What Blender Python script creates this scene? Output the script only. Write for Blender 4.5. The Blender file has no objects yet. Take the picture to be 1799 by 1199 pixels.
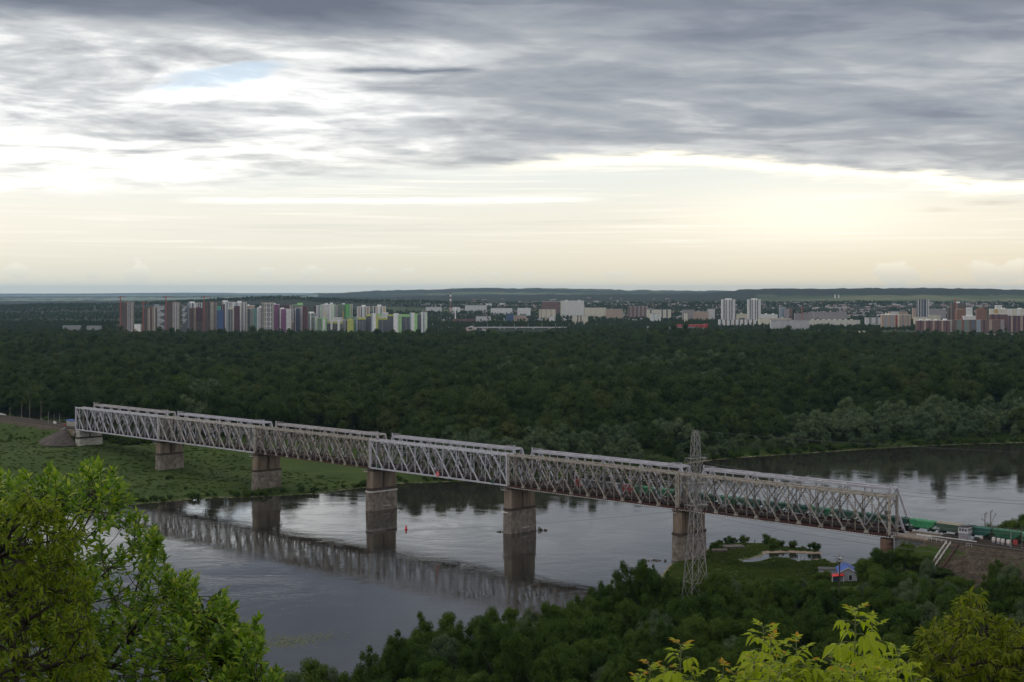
import bpy, math, random
import numpy as np
from mathutils import Vector, Matrix
R = math.radians
sc = bpy.context.scene
COL = sc.collection
rng = random.Random(7)
nr = np.random.default_rng(11)

# ------------------------------------------------------------------ camera
CAMH, F, HZ, CX = 123.0, 2600.0, 512.0, 899.5     # eye height, focal length in photo pixels, horizon row, centre column
cam = bpy.data.cameras.new('camera'); camo = bpy.data.objects.new('camera', cam); COL.objects.link(camo)
cam.sensor_width = 36; cam.lens = 36 * F / 1799.0
cam.shift_y = -(599.5 - HZ) / 1799.0
camo.location = (0, 0, CAMH); camo.rotation_euler = (R(90), 0, 0)
cam.clip_start = 0.3; cam.clip_end = 120000
sc.camera = camo
sc.view_settings.view_transform = 'Standard'; sc.view_settings.look = 'None'
sc.view_settings.gamma = 1; sc.view_settings.use_curve_mapping = False
sc.view_settings.exposure = 0.0
sc.render.engine = 'CYCLES'
cy = sc.cycles
cy.use_denoising = True
cy.max_bounces = 6; cy.diffuse_bounces = 2; cy.glossy_bounces = 3; cy.transmission_bounces = 3; cy.volume_bounces = 0
cy.transparent_max_bounces = 8
cy.caustics_reflective = False; cy.caustics_refractive = False
cy.sample_clamp_indirect = 4

# ------------------------------------------------------------------ node expression helper
class NT:
    def __init__(s, tree): s.t = tree
    def n(s, typ, **kw):
        nd = s.t.nodes.new(typ)
        for k, v in kw.items(): setattr(nd, k, v)
        return nd
    def link(s, a, b): s.t.links.new(a, b)
    def put(s, sock, v):
        if isinstance(v, E): s.link(v.o, sock)
        elif isinstance(v, bpy.types.NodeSocket): s.link(v, sock)
        elif isinstance(v, (tuple, list)):
            sock.default_value = tuple(v) + ((1,) if len(v) == 3 and len(sock.default_value) == 4 else ())
        else: sock.default_value = v
    def m(s, op, *a):
        nd = s.n('ShaderNodeMath', operation=op)
        for i, v in enumerate(a): s.put(nd.inputs[i], v)
        return E(s, nd.outputs[0])
    def sm(s, x, lo, hi):
        nd = s.n('ShaderNodeMapRange', interpolation_type='SMOOTHSTEP')
        for k, v in ((0, x), (1, lo), (2, hi), (3, 0.0), (4, 1.0)): s.put(nd.inputs[k], v)
        return E(s, nd.outputs[0])
    def noise(s, vec, scale=1., detail=4., rough=.5, dist=0., color=False):
        nd = s.n('ShaderNodeTexNoise')
        s.put(nd.inputs['Vector'], vec); nd.inputs['Scale'].default_value = scale
        nd.inputs['Detail'].default_value = detail; nd.inputs['Roughness'].default_value = rough
        nd.inputs['Distortion'].default_value = dist
        return E(s, nd.outputs['Color' if color else 'Fac'])
    def vec(s, x, y, z=0.):
        nd = s.n('ShaderNodeCombineXYZ')
        for i, v in enumerate((x, y, z)): s.put(nd.inputs[i], v)
        return E(s, nd.outputs[0])
    def sep(s, v):
        nd = s.n('ShaderNodeSeparateXYZ'); s.put(nd.inputs[0], v)
        return [E(s, o) for o in nd.outputs]
    def mix(s, f, a, b, blend='MIX'):
        nd = s.n('ShaderNodeMix', data_type='RGBA', blend_type=blend)
        s.put(nd.inputs[0], f); s.put(nd.inputs[6], a); s.put(nd.inputs[7], b)
        return E(s, nd.outputs[2])
    def ramp(s, f, stops, mode='LINEAR'):
        nd = s.n('ShaderNodeValToRGB'); s.put(nd.inputs[0], f); cr = nd.color_ramp; cr.interpolation = mode
        while len(cr.elements) < len(stops): cr.elements.new(.5)
        for e, (p, c) in zip(cr.elements, stops): e.position = p; e.color = (c[0], c[1], c[2], 1)
        return E(s, nd.outputs[0])
    def curve(s, f, pts):
        nd = s.n('ShaderNodeFloatCurve'); s.put(nd.inputs['Value'], f); c = nd.mapping.curves[0]
        while len(c.points) < len(pts): c.points.new(.5, .5)
        for p, (x, y) in zip(c.points, pts): p.location = (x, y)
        nd.mapping.update()
        return E(s, nd.outputs[0])
class E:
    def __init__(s, nt, o): s.nt = nt; s.o = o
    def __add__(s, b): return s.nt.m('ADD', s, b)
    __radd__ = __add__
    def __sub__(s, b): return s.nt.m('SUBTRACT', s, b)
    def __rsub__(s, b): return s.nt.m('SUBTRACT', b, s)
    def __mul__(s, b): return s.nt.m('MULTIPLY', s, b)
    __rmul__ = __mul__
    def __truediv__(s, b): return s.nt.m('DIVIDE', s, b)
    def clamp(s): return s.nt.m('MINIMUM', s.nt.m('MAXIMUM', s, 0.), 1.)

# ------------------------------------------------------------------ world: evening sky under a broken cloud deck
SUN_EL, SUN_AZ = 24., -48.          # degrees; azimuth measured from the view direction, left is negative
world = bpy.data.worlds.new('World'); sc.world = world; world.use_nodes = True
wt = world.node_tree; wt.nodes.clear(); w = NT(wt)
tc = w.n('ShaderNodeTexCoord')
nrm = w.n('ShaderNodeVectorMath', operation='NORMALIZE'); w.link(tc.outputs['Generated'], nrm.inputs[0])
dx, dy, dz = w.sep(nrm.outputs[0])
az = w.m('ARCTAN2', dx, dy); el = w.m('ARCSINE', dz)
U = az * (2600 * 1.03) + 899.5                    # direction expressed in units of 1/2600 rad
V = el * 2640.
zc = w.m('MAXIMUM', dz, 0.0) + .045
P = w.vec(dx / zc, dy / zc, 0.)
n1 = w.noise(P, 1.25, 8, .56, .8)
n2 = w.noise(P, 4.2, 7, .55, .6)
n0 = w.noise(P, .5, 3, .5, .3)
n3 = w.noise(w.vec(U * (1 / 230.), V * (1 / 44.), 3.1), 1., 8, .56, .5)
n5 = w.noise(w.vec(U * (1 / 330.), V * (1 / 60.) + U * .0012, 12.1), 1., 8, .55, .7)
n4 = w.noise(w.vec(U * (1 / 420.), V * (1 / 9.), 7.7), 1., 6, .55, .4)
Un = (U * (1 / 3600.) + .25).clamp()              # 0..1 spans U -900..2700
vb = w.curve(Un, [(0, .45), (.25, .46), (.33, .50), (.40, .53), (.47, .55), (.53, .58), (.583, .60), (.64, .555), (.70, .49), (.75, .45), (1, .42)]) * 400.
leftw = 1. - w.sm(U, 420., 1050.)
edge = V - vb + (n3 - .5) * 46. + (n2 - .5) * 26.
m_deck = w.sm(edge, -7. - leftw * 34., 12. + leftw * 26.)
m_deck_soft = w.sm(edge, -30., 60.)
leftout = w.sm(U, -1500., -300.)
bright = leftw * leftout * (1. - w.sm(V, 415., 500.))
t = .53 + w.sm(V, 395., 505.) * .24 - bright * .30 +  w.sm(U, 1150., 1900.) * .12 * w.sm(V, 250., 480.) \
    + (n1 - .5) * (.36 + bright * .75) + (n2 - .5) * (.16 + bright * .2) + (n3 - .5) * (.18 + bright * .3) + (n5 - .5) * (.30 + bright * .3) + (n0 - .5) * .2 \
    - w.sm(V, 180., 330.) * 0. - (1. - w.sm(edge, 0., 90.)) * .10
n6 = w.noise(P, 2.1, 9, .5, 1.1); n7 = w.noise(w.vec(U * (1 / 420.), V * (1 / 62.) + U * .0009, 21.3), 1., 9, .52, 1.2)
t = t + (w.sm(n6, .44, .60) - .5) * .05 + (w.sm(n7, .42, .60) - .5) * .11
def streak(u0, u1, v0, h, slope=0.):
    return w.m('EXPONENT', w.m('POWER', w.m('ABSOLUTE', (V - v0 - (U - u0) * slope - (n2 - .5) * 16.) * (1. / h)), 2.) * -1.) * w.sm(U, u0 - 20., u0 + 60.) * (1. - w.sm(U, u1 - 70., u1 + 20.))
t = t + streak(565., 850., 388., 4.5, .01) * .42 + streak(1110., 1800., 455., 14., -.05) * .10 + streak(1290., 1900., 300., 22., 0.) * .14 \
    + w.sm(V, 452., 505.) * (1. - w.sm(U, 520., 900.)) * .20
t = t.clamp()
deck = w.ramp(t, [(0, (2.1, 2.1, 2.05)), (.15, (1.08, 1.08, 1.06)), (.34, (.68, .70, .71)), (.52, (.43, .455, .49)), (.74, (.27, .30, .355)), (1, (.165, .19, .245))])
# warmer, thinner light low down near the edge of the deck
deck = w.mix((1. - w.sm(V, 190., 320.)) * .35, deck, w.mix(1., deck, (1.1, 1.04, .93), 'MULTIPLY'))
# clear band above the horizon: Nishita sky brightened by thin high cloud
sky = w.n('ShaderNodeTexSky', sky_type='NISHITA'); sky.sun_disc = False
sky.sun_elevation = R(SUN_EL); sky.sun_rotation = R(SUN_AZ); sky.air_density = 1.; sky.dust_density = 2.5
right = w.sm(U, 200., 1800.)
low = w.mix(right, (.86, .84, .70), (1.02, .88, .62))
mid = w.mix(right, (.96, .94, .84), (1.06, .98, .80))
hi = w.mix(right, (.93, .96, .93), (.93, .95, .88))
clear = w.mix(w.sm(V, 5., 120.), low, mid)
clear = w.mix(w.sm(V, 110., 215.), clear, hi)
clear = w.mix(.12, clear, w.mix(1., E(w, sky.outputs[0]), (.1, .1, .1), 'MULTIPLY'))
wisp = (n4 - .5) * 2.2
clear = w.mix((w.sm(wisp, .05, .6) * w.sm(V, 40., 90.)) * .75, clear, (1.18, 1.13, 1.0))
clear = w.mix((w.sm(wisp * -1., .12, .62) * w.sm(V, 30., 80.) * (1. - w.sm(V, 120., 210.))) * .42, clear, (.66, .67, .61))
# one long thin streak
st = w.m('EXPONENT', w.m('POWER', w.m('ABSOLUTE', (V - 158. - (U - 290.) * .008 - (n2 - .5) * 12.) * (1 / 4.5)), 2.) * -1.) * w.sm(U, 270., 420.) * (1. - w.sm(U, 960., 1100.))
clear = w.mix(st * .8, clear, (1.3, 1.26, 1.14))
clear = w.mix((streak(1690., 1800., 151., 5.) + streak(1610., 1690., 139., 3.)) * .55, clear, (.60, .55, .45))
# small cumulus on the horizon
cn = w.noise(w.vec(U * (1 / 46.), V * (1 / 30.), 1.3), 1., 6, .55, 0.)
cb = w.noise(w.vec(U * (1 / 190.), 0., 4.4), 1., 2, .5)
cu = w.sm(cn + w.sm(cb, .45, .62) * .28 - w.m('ABSOLUTE', V - 32.) * .011, .50, .60)
cl_col = w.mix(w.sm(V, 22., 52.), (.74, .74, .66), (1.10, 1.05, .92))
clear = w.mix(cu * .4, clear, cl_col)
# glow of the hidden sun low on the right
g1 = w.m('EXPONENT', (w.m('POWER', (U - 1440.) * (1 / 230.), 2.) + w.m('POWER', (V - 135.) * (1 / 60.), 2.)) * -1.)
clear = w.mix(g1 * .28, clear, (1.6, 1.5, 1.25))
skyc = w.mix(m_deck, clear, deck)
# bright rim under the edge of the deck
rim = w.m('EXPONENT', w.m('POWER', (edge + 7.) * (1 / 9.), 2.) * -1.) * w.sm(U, 820., 1080.) * (1. - w.sm(U, 2000., 2600.))
skyc = w.mix(rim * .95, skyc, (1.55, 1.38, 1.08))
# a blue gap in the bright part of the deck
gp = w.m('POWER', (U - 370. ) * (1 / 95.), 2.) + w.m('POWER', (V - 372. - (U - 370.) * .16 + (n3 - .5) * 30.) * (1 / 17.), 2.)
skyc = w.mix((1. - w.sm(gp + (n2 - .5) * 3.2 + (n5 - .5) * 3., .2, 1.8)) * .8, skyc, (.60, .74, .88))
# overhead and behind, unseen: cloud made brighter than in view to light the scene
up = w.m('MAXIMUM', w.sm(V, 620., 1500.), w.sm(w.m('ABSOLUTE', az), .75, 1.7))
skyc = w.mix(up * .88, skyc, w.mix(n1, (1.24, 1.20, 1.16), (.80, .80, .82)))
bg = w.n('ShaderNodeBackground'); bg.inputs['Strength'].default_value = .1
w.link(w.mix(1., skyc, (10., 10., 10.), 'MULTIPLY').o, bg.inputs[0])
wo = w.n('ShaderNodeOutputWorld'); w.link(bg.outputs[0], wo.inputs[0])
world.cycles.sampling_method = 'MANUAL'; world.cycles.sample_map_resolution = 1024

sun = bpy.data.lights.new('sun', 'SUN'); sun.energy = .9; sun.angle = R(24); sun.color = (1, .93, .82)
suno = bpy.data.objects.new('sun', sun); COL.objects.link(suno)
_d = Vector((math.sin(R(SUN_AZ)) * math.cos(R(SUN_EL)), math.cos(R(SUN_AZ)) * math.cos(R(SUN_EL)), math.sin(R(SUN_EL))))
suno.rotation_euler = _d.to_track_quat('Z', 'Y').to_euler(); suno.location = (-300, 200, 400)

# ------------------------------------------------------------------ materials
MATS = {}
def mat(name, c1, c2=None, scale=.3, rough=.8, metal=0., bump=0., bscale=None, spec=.3, detail=5., rand=0., stops=None, stretch=None):
    if name in MATS: return MATS[name]
    m = bpy.data.materials.new(name); m.use_nodes = True
    nt = NT(m.node_tree); b = m.node_tree.nodes['Principled BSDF']
    b.inputs['Roughness'].default_value = rough; b.inputs['Metallic'].default_value = metal
    b.inputs['Specular IOR Level'].default_value = spec
    g = nt.n('ShaderNodeNewGeometry'); pos = E(nt, g.outputs['Position'])
    if stretch:
        mp = nt.n('ShaderNodeMapping'); nt.put(mp.inputs[0], pos); mp.inputs['Scale'].default_value = stretch; pos = E(nt, mp.outputs[0])
    c2 = c2 or tuple(x * .75 for x in c1)
    n = nt.noise(pos, scale, detail, .6)
    col = nt.ramp(n, stops) if stops else nt.mix(nt.sm(n, .36, .66), c1, c2)
    if rand:
        oi = nt.n('ShaderNodeObjectInfo')
        col = nt.mix(1., col, nt.ramp(E(nt, oi.outputs['Random']), [(0, (1 - rand,) * 3), (1, (1 + rand,) * 3)]), 'MULTIPLY')
    nt.put(b.inputs['Base Color'], col)
    if bump:
        bp = nt.n('ShaderNodeBump'); bp.inputs['Strength'].default_value = bump; bp.inputs['Distance'].default_value = .3
        nt.put(bp.inputs['Height'], nt.noise(pos, bscale or scale * 4, 5, .6)); nt.link(bp.outputs[0], b.inputs['Normal'])
    MATS[name] = m
    return m
def leafmat(name, cols, trans=.35, island=True, patch=None, rough=.7, spec=.04):
    """foliage: diffuse leaf with light passing through; tint differs from leaf to leaf and from tree to tree"""
    if name in MATS: return MATS[name]
    m = bpy.data.materials.new(name); m.use_nodes = True; nt = NT(m.node_tree); m.node_tree.nodes.clear()
    g = nt.n('ShaderNodeNewGeometry'); oi = nt.n('ShaderNodeObjectInfo')
    f = E(nt, g.outputs['Random Per Island'])
    if patch:
        pn = nt.noise(E(nt, oi.outputs['Location']), patch, 3, .6)
        f = f * .22 + E(nt, oi.outputs['Random']) * .46 + nt.sm(pn, .38, .62) * .32
    k = len(cols) - 1
    col = nt.ramp(f, [(i / k, c) for i, c in enumerate(cols)])
    b = nt.n('ShaderNodeBsdfPrincipled'); nt.put(b.inputs['Base Color'], col); b.inputs['Roughness'].default_value = rough
    b.inputs['Specular IOR Level'].default_value = spec
    tr = nt.n('ShaderNodeBsdfTranslucent'); nt.put(tr.inputs[0], nt.mix(1., col, (1.15, 1.25, .6), 'MULTIPLY'))
    mx = nt.n('ShaderNodeMixShader'); mx.inputs[0].default_value = trans
    nt.link(b.outputs[0], mx.inputs[1]); nt.link(tr.outputs[0], mx.inputs[2])
    o = nt.n('ShaderNodeOutputMaterial'); nt.link(mx.outputs[0], o.inputs[0])
    MATS[name] = m
    return m
def paint(c, rough=.7, metal=0.): 
    k = 'paint_%d_%d_%d' % tuple(int(x * 255) for x in c)
    return mat(k, c, tuple(x * .82 for x in c), .15, rough, metal)

# ------------------------------------------------------------------ mesh helpers
def link(o, parent=None):
    COL.objects.link(o)
    if parent is not None: o.parent = parent
    return o
def meshnp(name, Vv, Fq, m, smooth=False):
    """numpy verts (n,3) and faces (k,3|4) -> mesh"""
    Vv = np.asarray(Vv, dtype=np.float32); Fq = np.asarray(Fq, dtype=np.int32); k = Fq.shape[1]
    me = bpy.data.meshes.new(name)
    me.vertices.add(len(Vv)); me.vertices.foreach_set('co', Vv.ravel())
    me.loops.add(Fq.size); me.loops.foreach_set('vertex_index', Fq.ravel())
    me.polygons.add(len(Fq)); me.polygons.foreach_set('loop_start', np.arange(0, Fq.size, k, dtype=np.int32))
    me.polygons.foreach_set('loop_total', np.full(len(Fq), k, dtype=np.int32))
    if smooth: me.polygons.foreach_set('use_smooth', np.ones(len(Fq), dtype=bool))
    me.update(calc_edges=True); me.validate()
    for x in (m if isinstance(m, (list, tuple)) else [m]): me.materials.append(x)
    return me
class MB:
    def __init__(s): s.v = []; s.f = []
    def box(s, x0, x1, y0, y1, z0, z1):
        b = len(s.v)
        s.v += [(x0, y0, z0), (x1, y0, z0), (x1, y1, z0), (x0, y1, z0), (x0, y0, z1), (x1, y0, z1), (x1, y1, z1), (x0, y1, z1)]
        s.f += [tuple(b + i for i in q) for q in ((3, 2, 1, 0), (4, 5, 6, 7), (0, 1, 5, 4), (1, 2, 6, 5), (2, 3, 7, 6), (3, 0, 4, 7))]
        return s
    def bar(s, p, q, wd, hd=None, up=(0, 0, 1)):
        p = Vector(p); q = Vector(q); d = (q - p).normalized(); u = Vector(up)
        if abs(d.dot(u)) > .98: u = Vector((1, 0, 0))
        a = d.cross(u).normalized() * (wd / 2); c = a.cross(d).normalized() * ((hd or wd) / 2)
        b = len(s.v)
        for e in (p, q):
            s.v += [tuple(e - a - c), tuple(e + a - c), tuple(e + a + c), tuple(e - a + c)]
        s.f += [tuple(b + i for i in t) for t in ((0, 1, 2, 3), (7, 6, 5, 4), (4, 5, 1, 0), (5, 6, 2, 1), (6, 7, 3, 2), (7, 4, 0, 3))]
        return s
    def prism(s, poly, z0, z1, scale_top=1.):
        """vertical prism over a 2D polygon (counter-clockwise)"""
        n = len(poly); b = len(s.v); cxx = sum(p[0] for p in poly) / n; cyy = sum(p[1] for p in poly) / n
        s.v += [(x, y, z0) for x, y in poly] + [(cxx + (x - cxx) * scale_top, cyy + (y - cyy) * scale_top, z1) for x, y in poly]
        s.f.append(tuple(b + i for i in reversed(range(n)))); s.f.append(tuple(b + n + i for i in range(n)))
        for i in range(n): j = (i + 1) % n; s.f.append((b + i, b + j, b + n + j, b + n + i))
        return s
    def tube(s, pts, rad, n=6, cap=True):
        pts = [Vector(p) for p in pts]; rads = rad if isinstance(rad, (list, tuple)) else [rad] * len(pts)
        b = len(s.v); k = len(pts)
        for i, p in enumerate(pts):
            d = (pts[min(i + 1, k - 1)] - pts[max(i - 1, 0)]).normalized()
            u = Vector((1, 0, 0)) if abs(d.x) < .8 else Vector((0, 1, 0))
            a = d.cross(u).normalized(); c = d.cross(a).normalized()
            for j in range(n):
                th = 2 * math.pi * j / n; s.v.append(tuple(p + (a * math.cos(th) + c * math.sin(th)) * rads[i]))
        for i in range(k - 1):
            for j in range(n):
                j2 = (j + 1) % n; s.f.append((b + i * n + j, b + i * n + j2, b + (i + 1) * n + j2, b + (i + 1) * n + j))
        if cap: s.f.append(tuple(b + j for j in range(n))); s.f.append(tuple(b + (k - 1) * n + j for j in reversed(range(n))))
        return s
    def poly(s, pts):
        b = len(s.v); s.v += [tuple(p) for p in pts]; s.f.append(tuple(range(b, b + len(pts)))); return s
    def mesh(s, name, m, smooth=False):
        me = bpy.data.meshes.new(name); me.from_pydata(s.v, [], s.f); me.update()
        if smooth:
            for p in me.polygons: p.use_smooth = True
        for x in (m if isinstance(m, (list, tuple)) else [m]): me.materials.append(x)
        return me
    def obj(s, name, m, parent=None, smooth=False):
        return link(bpy.data.objects.new(name, s.mesh(name, m, smooth)), parent)
def tag(o, label=None, cat=None, group=None, kind=None):
    if label: o['label'] = label
    if cat: o['category'] = cat
    if group: o['group'] = group
    if kind: o['kind'] = kind
    return o
def thing(name, loc, rz=0., label=None, cat=None, group=None):
    o = bpy.data.objects.new(name, None); o.empty_display_size = 1; COL.objects.link(o)
    o.location = loc; o.rotation_euler = (0, 0, rz)
    return tag(o, label, cat, group)
def inst(name, me, parent, loc=(0, 0, 0), rot=(0, 0, 0), sc_=None):
    o = bpy.data.objects.new(name, me); COL.objects.link(o); o.parent = parent; o.location = loc; o.rotation_euler = rot
    if sc_ is not None: o.scale = sc_
    return o
def copy_tree(o, parent=None, kids=None):
    c = o.copy(); COL.objects.link(c)
    if parent is not None: c.parent = parent; c.matrix_parent_inverse = o.matrix_parent_inverse
    for ch in KIDS.get(o.name, []) if kids is None else kids: copy_tree(ch, c)
    return c
KIDS = {}
def remember(root):
    """children lists (looked up once; obj.children is slow in big scenes)"""
    for ch in root.children: KIDS.setdefault(root.name, []).append(ch); remember(ch)

# ------------------------------------------------------------------ places
def at(px, py, z):
    """point of the place at height z seen at that pixel of the photograph"""
    D = (CAMH - z) * F / (py - HZ)
    return Vector(((px - CX) / F * D, D, z))
def atD(px, py, D): return Vector(((px - CX) / F * D, D, CAMH - (py - HZ) / F * D))
B0 = Vector((-312.4, 1059.5)); LEN = 655.2; SPAN = 109.2
DV = Vector((.7106, -.7036)); NV = Vector((.7036, .7106))     # along the bridge (towards us), across it (away)
BRZ = math.atan2(DV.y, DV.x)
def br(s, wv, z=0.): p = B0 + DV * s + NV * wv; return Vector((p.x, p.y, z))
ZB, ZT = 24.2, 39.6        # bottom and top chord
RAILZ = 25.6
def sw(X, Y): return (X - B0.x) * DV.x + (Y - B0.y) * DV.y, (X - B0.x) * NV.x + (Y - B0.y) * NV.y
def wp(px, py): p = at(px, py, 0.); return (p.x, p.y)
RIVER = [wp(2300, 760), wp(2100, 766), wp(1799, 778), wp(1700, 781), wp(1600, 785), wp(1500, 791), wp(1400, 798), wp(1320, 803), wp(1250, 809), wp(1180, 819), wp(1100, 830),
         wp(1000, 838), wp(900, 844), wp(840, 845), wp(760, 848), wp(700, 850), wp(650, 856), wp(600, 862), wp(550, 868), wp(500, 871), wp(440, 874), wp(380, 875), wp(330, 878), wp(265, 884),
         wp(200, 890), wp(100, 897), wp(0, 905), wp(-300, 925), wp(-300, 1300), wp(450, 1300), wp(600, 1290), wp(690, 1260), wp(740, 1215), wp(790, 1190), wp(860, 1175), wp(950, 1150),
         wp(1050, 1110), wp(1110, 1075), wp(1145, 1035), wp(1170, 1002), wp(1180, 990), wp(1215, 984), wp(1240, 968),
         wp(1250, 958), wp(1280, 953), wp(1300, 954), wp(1350, 955), wp(1368, 961), wp(1400, 963), wp(1436, 967), wp(1447, 973), wp(1420, 973), wp(1395, 971), wp(1345, 972), wp(1336, 978), wp(1318, 982), wp(1300, 984),
         wp(1308, 989), wp(1330, 987), wp(1350, 982), wp(1362, 979), wp(1385, 982), wp(1405, 987), wp(1420, 987), wp(1432, 982), wp(1455, 985), wp(1470, 991), wp(1495, 992), wp(1520, 990), wp(1545, 985),
         (185, 668), (215, 672), (300, 722), (520, 860), (900, 1000)]
RP = np.array(RIVER)
def river_sd(X, Y):
    """signed distance to the river outline: negative in the water"""
    X = np.asarray(X, float); Y = np.asarray(Y, float)
    best = np.full(X.shape, 1e18); inside = np.zeros(X.shape, bool); n = len(RP)
    for i in range(n):
        ax, ay = RP[i]; bx, by = RP[(i + 1) % n]; ex, ey = bx - ax, by - ay
        tt = np.clip(((X - ax) * ex + (Y - ay) * ey) / (ex * ex + ey * ey + 1e-9), 0, 1)
        best = np.minimum(best, (X - ax - tt * ex) ** 2 + (Y - ay - tt * ey) ** 2)
        c = (ay > Y) != (by > Y)
        with np.errstate(divide='ignore', invalid='ignore'):
            xi = ex * (Y - ay) / (ey if abs(ey) > 1e-9 else 1e-9) + ax
        inside ^= c & (X < xi)
    d = np.sqrt(best)
    return np.where(inside, -d, d)
def ss(x, a, b): t_ = np.clip((x - a) / (b - a), 0, 1); return t_ * t_ * (3 - 2 * t_)
def vnoise(X, Y, s, seed=0):
    """cheap smooth value noise"""
    X = np.asarray(X) / s; Y = np.asarray(Y) / s; xi = np.floor(X).astype(np.int64); yi = np.floor(Y).astype(np.int64)
    fx = X - xi; fy = Y - yi; fx = fx * fx * (3 - 2 * fx); fy = fy * fy * (3 - 2 * fy)
    def h(a, b):
        v = (a * 374761393 + b * 668265263 + seed * 974634777) & 0x7fffffff
        v = ((v ^ (v >> 13)) * 1274126177) & 0x7fffffff
        return ((v ^ (v >> 16)) & 0xffff) / 65535.
    return (h(xi, yi) * (1 - fx) + h(xi + 1, yi) * fx) * (1 - fy) + (h(xi, yi + 1) * (1 - fx) + h(xi + 1, yi + 1) * fx) * fy
RIDGES = [(8800., 1500., [(-600, 545), (0, 541), (180, 538), (300, 533), (440, 526), (520, 524), (560, 528), (640, 530), (760, 533), (1000, 536), (1300, 534), (2400, 536)]),
          (13500., 2300., [(-600, 545), (200, 540), (400, 530), (560, 523), (640, 524), (760, 521), (900, 520), (1000, 519), (1100, 518), (1200, 517), (1270, 515), (1300, 509.5), (1360, 508), (1450, 508), (1600, 507), (1700, 508), (1799, 509.5), (2400, 512)]),
          (21000., 3200., [(-600, 530), (400, 524), (530, 520), (560, 516.5), (600, 515), (660, 511.5), (720, 510), (780, 508.5), (840, 506), (900, 507), (970, 507.5), (1040, 508), (1100, 510), (1180, 511), (1290, 511.5), (1400, 514), (2400, 514)]),
          (52000., 8000., [(-600, 518), (0, 516.5), (120, 516.3), (250, 515), (330, 514.5), (400, 514.8), (470, 516.8), (530, 518.6), (600, 519), (900, 519), (2400, 518)])]
def ground_z(X, Y, sd=None):
    X = np.asarray(X, float); Y = np.asarray(Y, float)
    if sd is None: sd = river_sd(X, Y)
    far = Y > 1250
    z = np.where(sd < 0, np.maximum(-3.5, sd * .22), .25 + np.minimum(sd * .075, 3.2)) 
    s_, w_ = sw(X, Y)
    leftm = ss(-X, 60., 190.) * ss(Y, 800., 900.) * (Y < 2500)
    z = np.where(sd > 0, z + leftm * (9.2 * ss(sd, 95., 185.)), z)
    z = z + np.where(sd > 3, (vnoise(X, Y, 14., 3) - .5) * 1.1 * ss(sd, 3., 20.) + (vnoise(X, Y, 5., 5) - .5) * .5 * ss(sd, 3., 9.), 0)
    # railway embankments
    for lo, hi, base in ((672., 1e9, 0), (-1e9, -11., 0)):
        ds = np.maximum(0, np.maximum(lo - s_, s_ - hi)); dw = np.maximum(0, np.maximum(-2.6 - w_, w_ - 20.))
        dist = np.hypot(ds, dw); h = 24.3 - dist * np.where(ds > 0, .74, .60) + (vnoise(X, Y, 6., 9) - .5) * 1.0 * (dist > 2) * ss(dist, 2., 8.)
        z = np.maximum(z, np.where(dist < 60, h, -50))
    # the high bank the camera stands on
    hill = np.where(Y < 14, 121.3 - .30 * np.maximum(Y, -5), 121.3 - .30 * 14 - (Y - 14) * .46)
    z = np.maximum(z, np.where(Y < 300, np.maximum(hill, 2.0 + 0 * Y) + (vnoise(X, Y, 9., 21) - .5) * .8 * (Y > 20), -50))
    # plain and hills
    if np.any(far):
        px = CX + X / np.maximum(Y, 1.) * F
        plain = 4. + 8. * ss(Y, 4000., 9000.)
        zf = plain.copy()
        for D0, wd, pts in RIDGES:
            cz = CAMH - (np.interp(px, [p[0] for p in pts], [p[1] for p in pts]) - HZ) / F * D0
            bump = np.where(Y < D0, ss(Y, D0 - wd * 1.6, D0), 1 - .55 * ss(Y, D0, D0 + wd * 1.2))
            zf = np.maximum(zf, plain + (cz - plain) * bump)
        tree = (vnoise(X, Y, 120., 31) - .5) * 10 + (vnoise(X, Y, 45., 33) - .5) * 6
        zf = zf + tree * ss(Y, 7000., 9500.) * (1 + Y / 30000.) * np.where(Y > 30000, .3, 1.)
        z = np.where(far, np.where(Y < 1500, z + (zf - z) * ss(Y, 1250., 1500.), zf), z)
    return z
def gz(x, y): return float(ground_z(np.array([x]), np.array([y]))[0])
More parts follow.
